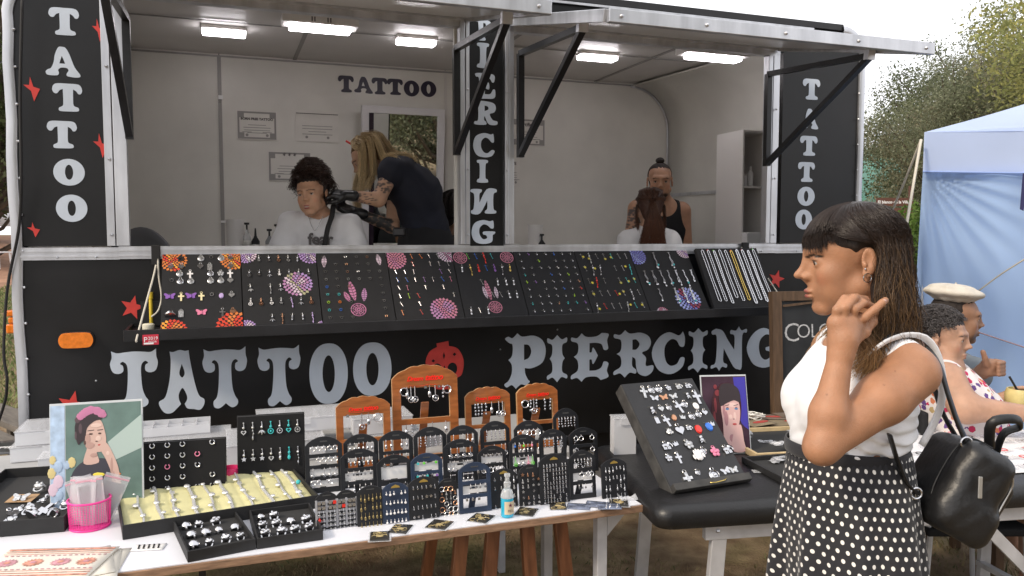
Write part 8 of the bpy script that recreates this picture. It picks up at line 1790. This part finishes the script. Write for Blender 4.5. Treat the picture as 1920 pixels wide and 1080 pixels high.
body = fixp(body_obj('body', me, P, M_SKIN, root, SKT, head_spots(M, q, SKT, (.40, .12, .10)) + sp), root); eyes(M, q, body, (1, 0, -.2))
sl = [('c', sN, sN.lerp(eN, .18), .056, .060, .03), ('c', sF, sF.lerp(eF, .42), .056, .060, .03)]
shirt_body(torso + sl, [('e', Nk + Vc((-.05, 0, .01)), (.08, .07, .06))], .0055, .009, 'navy_tee', M_NAVY, root, wrk(.004, 60))
shirt_body([('e', pel + Vc((0, 0, -.075)), (.145, .175, .125), .06), ('c', pel + Vc((-.01, 0, -.03)), pel + Vc((0, 0, -.12)), .135, .15, .05), ('c', pel + Vc((0, -.09, -.12)), pel + Vc((-.03, -.09, -.5)), .09, .065, .04), ('c', pel + Vc((0, .09, -.12)), pel + Vc((-.03, .09, -.5)), .09, .065, .04)], [], .007, .012, 'black_trousers', M_BLKC, root)
for w_, d, n_, sd, cl in ((wN, (-1, .05, .10), (.1, .5, -.9), 1, (.45, .55, .6, .7)), (wF, (-1, -.25, .30), (.1, -.6, .8), -1, (.35, .5, .6, .7))):
    g = Body(); hand(g, w_, d, n_, side=sd, curl=cl, L=.155); dv = Vc(d).normalized(); g.cone(Vc(w_) - dv * .04, Vc(w_) + dv * .01, .027, .024, .01); me, P = g.mesh(.004, grow=.0035, name='glove'); fixp(body_obj('black_glove', me, P, M_GLOVE, root), root)
hair_cap(M, root, 1, .075, .0, .008, m=mat('hair_under_fair', (.16, .095, .045), .6))
BL0, BL1 = (.34, .24, .12), (.70, .55, .32); hp_ = lambda a, t, o=.012: M @ scalp(1, a, t, o)
falling([([hp_(.5, .1), hp_(1.2, .7), hp_(1.5, 1.25, .016), at_y(684, 318, 4.50), at_y(678, 345, 4.49), at_y(676, 372, 4.49)], 260, .010), ([hp_(.9, .2), hp_(1.7, .8), hp_(1.9, 1.3, .016), at_y(700, 322, 4.50), at_y(690, 345, 4.48), at_y(688, 352, 4.48)], 220, .010),
         ([hp_(2.6, .2), hp_(2.2, .8), hp_(2.3, 1.3, .016), at_y(722, 300, 4.52), at_y(732, 292, 4.50), at_y(742, 300, 4.50)], 260, .011), ([hp_(-2.6, .4), hp_(3.1, 1.0), hp_(3.0, 1.5), at_y(738, 288, 4.62), at_y(760, 292, 4.62), at_y(778, 300, 4.62)], 160, .012),
         ([hp_(-.5, .1), hp_(-1.2, .7), hp_(-1.5, 1.25, .016), at_y(672, 330, 4.72), at_y(668, 360, 4.72), at_y(672, 392, 4.72)], 200, .010), ([hp_(.1, .1), hp_(.3, .5), hp_(.9, 1.0), hp_(1.2, 1.5), at_y(676, 330, 4.51)], 200, .008)], root, BL0, BL1, 7)
thetube([M @ Vc((.05, .01, .12)), M @ Vc((.065, .0, .15))], .006, 'red_hair_clip', mat('red_vinyl', (.6, .05, .04), .5), root, k=5)
pk_ = at_y(749, 435, 4.40); fixp(MB().box(pk_, (.07, .05, .05)).build('belt_pouch', M_BLKMETAL, root, bevel=.01), root)
SKD = (.42, .24, .15); Hd = at_y(862, 398, 4.95); root = root_at('person with black bobbed hair half hidden by the left side of the pillar', (Hd.x, 4.97, FLOOR))
M = hmat(Hd, (.9, .35, -.05)); b = Body(); q = head_shape(b, M, detail=False); Nk = Hd + Vc((-.01, 0, -.17)); b.cone(M @ Vc((-.02, 0, -.05)), Nk, .05, .052, .03)
torso = [('c', Nk, Nk + Vc((.05, -.16, -.05)), .045, .05, .05), ('c', Nk, Nk + Vc((-.05, .16, -.05)), .045, .05, .05), ('e', Nk + Vc((0, 0, -.18)), (.13, .16, .17), .06), ('e', Nk + Vc((0, 0, -.36)), (.13, .15, .16), .06)]
add(b, torso); hip = Nk + Vc((0, 0, -.50)); b.ell(hip, (.14, .16, .1), .05); sitlegs(b, hip, (1, .2, 0), FLOOR, .09, .07, .3)
for s, sh in ((-1, Nk + Vc((.05, -.16, -.06))), (1, Nk + Vc((-.05, .16, -.06)))): e = sh + Vc((.03, s*.02, -.27)); w = e + Vc((.2, 0, .02)); b.cone(sh, e, .045, .036, .03); b.cone(e, w, .036, .024, .02); hand(b, w, (1, 0, 0), (0, 0, -1), L=.16)
me, P = b.mesh(.006, name='hidden_body'); body = fixp(body_obj('body', me, P, M_SKIN, root, SKD, ()), root); eyes(M, q, body)
shirt_body(torso, [('e', Nk + Vc((0, 0, .05)), (.07, .07, .06))], .007, .010, 'dark_tee', mat('charcoal_cotton', (.05, .055, .06), .9, var=.2), root)
hair_cap(M, root, 1, .07, -.05, .014); falling([([M @ scalp(1, a, .1, .014), M @ scalp(1, a, .7, .018), M @ scalp(1, a, 1.3, .02), M @ (scalp(1, a, 1.6, .02) + Vc((0, 0, -.07)))], 110, .006) for a in (1.3, 1.7, 2.1, 2.5, 2.9, 3.3, -1.3, -1.7, -2.1, -2.5, .5, -.5)][:10], root, (.012, .008, .007), (.02, .013, .01), 9, .0014, .002)
stool(hip.x, hip.y, FLOOR, hip.z - .08, 'round black stool under the half hidden person')
SKM = (.45, .25, .16); Hm = at_y(1237, 341, 5.42); root = root_at('bearded man with topknot in black vest, seated in the right window', (Hm.x, 5.45, FLOOR))
M = hmat(Hm, (-.12, -1, -.10), sc_=1.04); b = Body(); q = head_shape(b, M, 1.0, 1.0, 1.02, jaw=1.15, male=True); Nk = at_y(1243, 386, 5.50); sL = at_y(1277, 396, 5.50); sR = at_y(1195, 392, 5.50)
b.cone(M @ Vc((-.02, 0, -.05)), Nk, .060, .066, .03)
torso = [('c', Nk + Vc((0, .01, -.01)), sL, .055, .058, .05), ('c', Nk + Vc((0, .01, -.01)), sR, .055, .058, .05), ('e', Nk + Vc((0, .02, -.16)), (.18, .12, .18), .06), ('e', Nk + Vc((0, .03, -.36)), (.165, .12, .16), .06)]
add(b, torso); hip = Nk + Vc((0, .04, -.52)); b.ell(hip, (.17, .14, .10), .06); sitlegs(b, hip, (0, -1, 0), FLOOR, .10, .08, .36)
eL = sL + Vc((.035, -.01, -.26)); wL = Vc((Nk.x + .09, Nk.y - .22, Nk.z - .36)); eR = sR + Vc((-.06, -.06, -.24)); wR = Vc((Nk.x - .11, Nk.y - .24, Nk.z - .26))
for sh, e, w, sd in ((sL, eL, wL, -1), (sR, eR, wR, 1)): b.cone(sh, e, .060, .045, .03); b.cone(e, w, .045, .030, .02); hand(b, w, (-.2*sd*-1, -1, .1), (0, 0, -1), side=sd, L=.18)
me, P = b.mesh(.005, name='man_body'); sp = []; rr = random.Random(4)
for k in range(120): c = sR.lerp(eR, rr.uniform(.0, 1.0)) + Vc((rr.uniform(-.06, .06), -.05, rr.uniform(-.01, .01))); sp.append((c, (rr.uniform(.008, .018), .06, rr.uniform(.006, .012)), None, (.10, .08, .075), .5))
beard = [(q(.060, s*.030, -.085), (.05, .030, .030), M, (.045, .028, .02), .5) for s in (-1, 0, 1)] + [(q(.098, 0, -.048), (.02, .028, .005), M, (.05, .03, .02), .6)]
body = fixp(body_obj('body', me, P, M_SKIN, root, SKM, beard + head_spots(M, q, SKM, (.25, .10, .08)) + sp), root); eyes(M, q, body)
shirt_body(torso, [('e', sL + Vc((.035, -.0, -.01)), (.062, .12, .13)), ('e', sR + Vc((-.035, 0, -.01)), (.062, .12, .13)), ('e', Nk + Vc((0, -.06, .01)), (.085, .10, .09))], .006, .009, 'black_vest', M_BLKC, root)
shirt_body([('e', hip, (.17, .14, .10), .06), ('c', hip + Vc((.1, 0, 0)), hip + Vc((.1, -.36, 0)), .085, .065, .03), ('c', hip + Vc((-.1, 0, 0)), hip + Vc((-.1, -.36, 0)), .085, .065, .03)], [], .007, .010, 'trousers', M_DENIM, root)
hair_cap(M, root, 1, .085, .02, .004, m=mat('hair_dark_short', (.02, .014, .012), .7, bump=.3, bscale=300)); kb = M @ Vc((-.01, 0, .135)); fixp(MB().sph(kb, .028, 14, sc_=(1.1, 1, .8)).build('topknot', MATS['hair_dark_short'], root, smooth=True), root)
stool(hip.x, hip.y, FLOOR, hip.z - .09, 'round black stool under the man with the topknot')
Hb = at_y(1219, 392, 4.98); root = root_at('woman seen from behind with long reddish brown ponytail and white top', (Hb.x, 4.96, FLOOR))
M = hmat(Hb, (.05, 1, -.10)); b = Body(); q = head_shape(b, M, 1.0, 1.0, 1.0, detail=False); Nk = at_y(1220, 432, 4.95); b.cone(M @ Vc((-.02, 0, -.05)), Nk, .05, .052, .03); sL, sR = at_y(1178, 452, 4.95), at_y(1256, 452, 4.95)
torso = [('c', Nk, sL, .045, .05, .05), ('c', Nk, sR, .045, .05, .05), ('e', Nk + Vc((0, 0, -.20)), (.16, .10, .17), .06), ('e', Nk + Vc((0, 0, -.38)), (.15, .10, .15), .06)]
add(b, torso); hip = Nk + Vc((0, 0, -.52)); b.ell(hip, (.17, .13, .1), .05); sitlegs(b, hip, (0, 1, 0), FLOOR, .09, .075, .12)
for s, sh in ((-1, sL), (1, sR)): e = sh + Vc((s*.03, .02, -.26)); w = e + Vc((-s*.08, .16, .02)); b.cone(sh, e, .045, .036, .03); b.cone(e, w, .036, .024, .02); hand(b, w, (-s*.3, 1, 0), (0, 0, -1), L=.16)
me, P = b.mesh(.006, name='back_body'); body = fixp(body_obj('body', me, P, M_SKIN, root, (.46, .27, .18), ()), root); eyes(M, q, body)
shirt_body(torso + [('c', sL, sL + Vc((-.02, 0, -.12)), .055, .06, .03), ('c', sR, sR + Vc((.02, 0, -.12)), .055, .06, .03)], [('e', Nk + Vc((0, 0, .05)), (.07, .08, .06))], .006, .010, 'white_top', M_TEE, root, wrk(.003, 70))
RB0, RB1 = (.055, .022, .012), (.12, .045, .022); hair_cap(M, root, 1, .075, .0, .008, m=mat('hair_under_red', (.05, .02, .012), .6)); tie = M @ Vc((-.112, 0, .035))
KL = [([M @ scalp(1, a, t0, .010), M @ scalp(1, a + (math.pi*(1 if a > 0 else -1) - a)*.5, t0 + .55, .014), tie + Vc((0, .01, 0)), tie + Vc((0, -.01, -.02))], 60, .005) for a in (.3, .8, 1.3, 1.8, 2.3, 2.8, -.3, -.8, -1.3, -1.8, -2.3, -2.8) for t0 in (.35, .9)]
KL += [([tie, tie + Vc((dx*.6, -.035, -.05)), tie + Vc((dx*1.6, -.04, -.16)), tie + Vc((dx*2.4, -.02, -.29))], 110, .009) for dx in (-.030, -.018, -.006, .006, .018, .030)]
KL += [([M @ Vc((-.03, s*.083, .02)), M @ Vc((-.03, s*.086, -.04)), M @ Vc((-.05, s*.080, -.11)), M @ Vc((-.07, s*.075, -.17))], 60, .006) for s in (-1, 1)]
falling(KL, root, RB0, RB1, 11, .0012, .004); fixp(MB().ring(tie, .016, .005, n=14, k=6).build('hair_tie', M_BLKC, root), root)
stool(hip.x, hip.y, FLOOR, hip.z - .08, 'round black stool under the woman with the ponytail')
SKO = (.46, .27, .185); Ho = at_y(1762, 634, 3.42); root = root_at('older seated woman with short grey dark hair and flowery sleeveless blouse', (Ho.x + .05, 3.46, 0))
M = hmat(Ho, (.82, -.57, -.06), sc_=1.03); b = Body(); q = head_shape(b, M, 1.0, 1.03, 1.0, jaw=1.25); Nk = at_y(1757, 688, 3.44); sN = at_y(1775, 712, 3.28); sF = at_y(1790, 705, 3.66)
b.cone(M @ Vc((-.015, 0, -.05)), Nk, .062, .070, .03); b.ell(q(.045, 0, -.100), (.04, .04, .025), .03, 'u', M)
belly = at_y(1835, 745, 3.46)
torso = [('c', Nk + Vc((.02, 0, -.02)), sN, .062, .062, .05), ('c', Nk + Vc((.02, 0, -.02)), sF, .062, .062, .05), ('e', Nk + Vc((.06, .02, -.14)), (.13, .17, .14), .06), ('e', Nk + Vc((.15, .02, -.17)), (.11, .16, .095), .06), ('e', Nk + Vc((.13, .02, -.34)), (.19, .19, .17), .08)]
add(b, torso); hip = Nk + Vc((.10, .02, -.52)); b.ell(hip, (.20, .20, .12), .06); sitlegs(b, hip, (1, -.1, 0), 0, .11, .10, .40)
eN = at_y(1812, 766, 3.20); wN = at_y(1925, 776, 3.16); eF = Nk + Vc((.20, .24, -.26)); wF = at_y(1880, 748, 3.50)
b.cone(sN, eN, .068, .058, .03); b.cone(eN, wN, .056, .034, .03); b.cone(sF, eF, .06, .046, .03); b.cone(eF, wF, .046, .030, .02); hand(b, wN, (1, 0, -.03), (0, .1, -1), side=-1, L=.17, curl=(.2, .25, .3, .3)); hand(b, wF, (.9, -.35, .05), (.1, -.95, .1), side=-1, L=.17, curl=(.6, .7, .7, .8))
me, P = b.mesh(.005, name='older_body'); body = fixp(body_obj('body', me, P, M_SKIN, root, SKO, head_spots(M, q, SKO, (.36, .15, .12), brow=(.10, .07, .06))), root); eyes(M, q, body, (1, 0, -.05))
def floral():
    m = mat('floral_blouse', (.7, .68, .66), .85); nt = m.node_tree; N = nt.nodes; L = nt.links; tc = N.new('ShaderNodeTexCoord'); v = N.new('ShaderNodeTexVoronoi'); v.inputs['Scale'].default_value = 34; L.new(tc.outputs['Object'], v.inputs['Vector'])
    w = N.new('ShaderNodeTexNoise'); w.inputs['Scale'].default_value = 90; L.new(tc.outputs['Object'], w.inputs['Vector'])
    ad = N.new('ShaderNodeMath'); ad.operation = 'MULTIPLY_ADD'; L.new(w.outputs['Fac'], ad.inputs[0]); ad.inputs[1].default_value = .62; L.new(v.outputs['Distance'], ad.inputs[2])
    k = N.new('ShaderNodeMath'); k.operation = 'LESS_THAN'; L.new(ad.outputs[0], k.inputs[0]); k.inputs[1].default_value = .76
    sp = N.new('ShaderNodeSeparateColor'); L.new(v.outputs['Color'], sp.inputs[0]); cr_ = N.new('ShaderNodeValToRGB'); cr_.color_ramp.interpolation = 'CONSTANT'; e = cr_.color_ramp.elements; e[0].color = (.50, .03, .10, 1); e[1].position = .3; e[1].color = (.12, .06, .22, 1)
    for p_, c in ((.5, (.60, .20, .10, 1)), (.68, (.75, .72, .7, 1)), (.85, (.45, .33, .16, 1))): x = e.new(p_); x.color = c
    L.new(sp.outputs[0], cr_.inputs['Fac']); mx = N.new('ShaderNodeMix'); mx.data_type = 'RGBA'; L.new(k.outputs[0], mx.inputs['Factor']); mx.inputs['A'].default_value = (.72, .68, .68, 1); L.new(cr_.outputs['Color'], mx.inputs['B']); L.new(mx.outputs['Result'], N['Principled BSDF'].inputs['Base Color']); return m
shirt_body(torso, [('e', sN + Vc((-.01, -.05, -.02)), (.085, .075, .11)), ('e', sF + Vc((0, .05, -.02)), (.085, .075, .11)), ('e', Nk + Vc((.04, 0, .03)), (.09, .08, .07)), ('p', (0, 0, hip.z - .05), (0, 0, -1))], .006, .010, 'floral_blouse', floral(), root, wrk(.004, 45))
shirt_body([('e', hip, (.20, .20, .12), .06), ('c', hip + Vc((0, .11, 0)), hip + Vc((.42, .06, 0)), .10, .08, .03), ('c', hip + Vc((0, -.11, 0)), hip + Vc((.42, -.15, 0)), .10, .08, .03)], [], .008, .010, 'trousers', M_DENIM, root)
hair_cap(M, root, 1.0, .062, -.0, .008, m=mat('hair_under_grey', (.035, .03, .03), .7)); curly(M, root, 1700, (.02, .017, .017), (.10, .09, .09), .050, .007, 15, th=(0, 1.9), rr=.0015, face=.8)
cup_ = thing('mate_cup', 'pale yellow drinking gourd with dark straw held at the right edge of the picture', 'cup', M=MTr(at_y(1912, 762, 3.42))); MB().lathe([(0, 0), (.045, .0), (.058, .02), (.060, .055), (.052, .078), (.046, .078), (.050, .055), (.04, .02), (0, .018)], 22).build('gourd', mat('gourd_yellow', (.62, .52, .22), .4, var=.2, vscale=20), cup_, smooth=40)
MB().lathe([(0, .06), (.046, .062)], 20).build('herb', mat('herb_green', (.06, .08, .03), .9), cup_); MB().tube([(.0, 0, .05), (-.05, 0, .13)], .005, 8).build('straw', M_BLKMETAL, cup_)
ch = thing('folding_chair', 'folding chair carrying the older woman behind the couch', 'chair', (hip.x, hip.y, 0)); MB().bx(-.22, .22, -.22, .22, hip.z - .16, hip.z - .125).build('seat', M_BLKC, ch, bevel=.01)
for sx in (-.2, .2):
    for sy in (-.2, .2): MB().tube([(sx, sy, hip.z - .16), (sx * 1.1, sy, 0.012)], .012, 8).build('leg', M_LEGW, ch)
MB().bx(-.25, -.22, -.2, .2, hip.z + .1, hip.z + .36).build('backrest', M_BLKC, ch, bevel=.01)
for sy in (-.19, .19): MB().tube([(-.2, sy, hip.z - .15), (-.235, sy, hip.z + .34)], .010, 8).build('upright', M_LEGW, ch)
SKB = (.30, .165, .105); Hb_ = at_y(1792, 598, 3.86); root = root_at('man in a pale beret sitting behind the older woman with his thumb raised', (Hb_.x, 3.92, 0))
M = hmat(Hb_, (.95, -.28, -.04), sc_=1.04); b = Body(); q = head_shape(b, M, 1.0, 1.0, 1.0, jaw=1.1, male=True); Nk = Hb_ + Vc((-.03, .02, -.19)); sN = Nk + Vc((.03, -.19, -.05)); sF = Nk + Vc((-.02, .19, -.05)); b.cone(M @ Vc((-.02, 0, -.05)), Nk, .058, .064, .03)
torso = [('c', Nk, sN, .055, .058, .05), ('c', Nk, sF, .055, .058, .05), ('e', Nk + Vc((.01, 0, -.18)), (.14, .19, .18), .06), ('e', Nk + Vc((.02, 0, -.38)), (.15, .18, .16), .06)]
add(b, torso); hip = Nk + Vc((0, 0, -.54)); b.ell(hip, (.16, .18, .11), .05); sitlegs(b, hip, (1, 0, 0), 0, .11, .085, .42)
eN = at_y(1815, 715, 3.66); wN = at_y(1842, 697, 3.50); hnd = at_y(1862, 688, 3.48); b.cone(sN, eN, .055, .042, .03); b.cone(eN, wN, .042, .030, .02); eF = sF + Vc((.06, .03, -.28)); wF = eF + Vc((.24, -.05, -.02)); b.cone(sF, eF, .055, .042, .03); b.cone(eF, wF, .042, .03, .02); hand(b, wF, (1, 0, 0), (0, 0, -1), L=.18)
b.cone(wN, at_y(1856, 686, 3.48), .030, .033, .015); b.box(at_y(1862, 690, 3.485), (.028, .018, .022), .012, .012)
for k in range(4):
    a_ = at_y(1866, 677 + k*7.5, 3.462); c_ = at_y(1881, 680 + k*7.0, 3.452); d_ = at_y(1872, 682 + k*6.8, 3.430); b.cone(a_, c_, .0115, .0105, .003); b.cone(c_, d_, .0105, .0095, .003)
b.cone(at_y(1851, 684, 3.46), at_y(1847, 672, 3.45), .015, .012, .006); b.cone(at_y(1847, 672, 3.45), at_y(1843, 660, 3.45), .012, .0105, .004); b.cone(at_y(1843, 660, 3.45), at_y(1846, 668, 3.45), .009, .009, .003)
me, P = b.mesh(.005, name='beret_body'); stub = [(q(.070, s * .030, -.080), (.05, .035, .035), M, (.10, .06, .045), .8) for s in (-1, 0, 1)]
body = fixp(body_obj('body', me, P, M_SKIN, root, SKB, stub + head_spots(M, q, SKB, (.22, .09, .07))), root); eyes(M, q, body, (1, 0, -.05))
shirt_body(torso + [('c', sN, sN.lerp(eN, .5), .062, .060, .03), ('c', sF, sF.lerp(eF, .5), .062, .060, .03)], [('e', Nk + Vc((.02, 0, .06)), (.07, .07, .06))], .006, .010, 'grey_tee', mat('grey_cotton', (.16, .19, .22), .9, var=.2), root, wrk(.003, 60))
shirt_body([('e', hip, (.17, .19, .11), .06), ('c', hip + Vc((0, .11, 0)), hip + Vc((.42, .11, 0)), .09, .07, .03), ('c', hip + Vc((0, -.11, 0)), hip + Vc((.42, -.11, 0)), .09, .07, .03)], [], .008, .010, 'trousers', M_DENIM, root)
hair_cap(M, root, 1, .08, .02, .004, m=MATS['hair_dark_short']); bt_ = Body(); cB = at_y(1789, 549, 3.86); MBt = MTr(cB) @ MRo(R(5), 4, 'Y'); bt_.ell((0, 0, .0), (.134, .125, .034), .02, 'u', MBt); bt_.ell((.0, 0, -.024), (.092, .085, .026), .02, 'u', MBt); bt_.ell((-.02, 0, .020), (.085, .085, .018), .03, 'u', MBt)
me, P = bt_.mesh(.0045, name='beret', disp=lambda X, Y, Z: .0016 * np.sin(np.arctan2(Y - cB.y, X - cB.x) * 9 + Z * 60)); fixp(body_obj('beret', me, P, mat('cream_felt', (.58, .54, .47), .95, var=.12, vscale=20, bump=.2, bscale=200), root), root); fixp(MB().tube([MBt @ Vc((0, 0, .033)), MBt @ Vc((.004, 0, .050))], .004, 6).build('beret_stem', MATS['cream_felt'], root), root)
t = thing('crate_seat', 'low crate carrying the man with the beret', 'crate', (hip.x, hip.y, 0)); MB().bx(-.2, .2, -.2, .2, hip.z - .15, hip.z - .12).build('top_board', M_OLDW, t)
for sx in (-.18, .18):
    for sy in (-.18, .18): MB().bx(sx - .02, sx + .02, sy - .02, sy + .02, 0, hip.z - .15).build('post', M_OLDW, t)
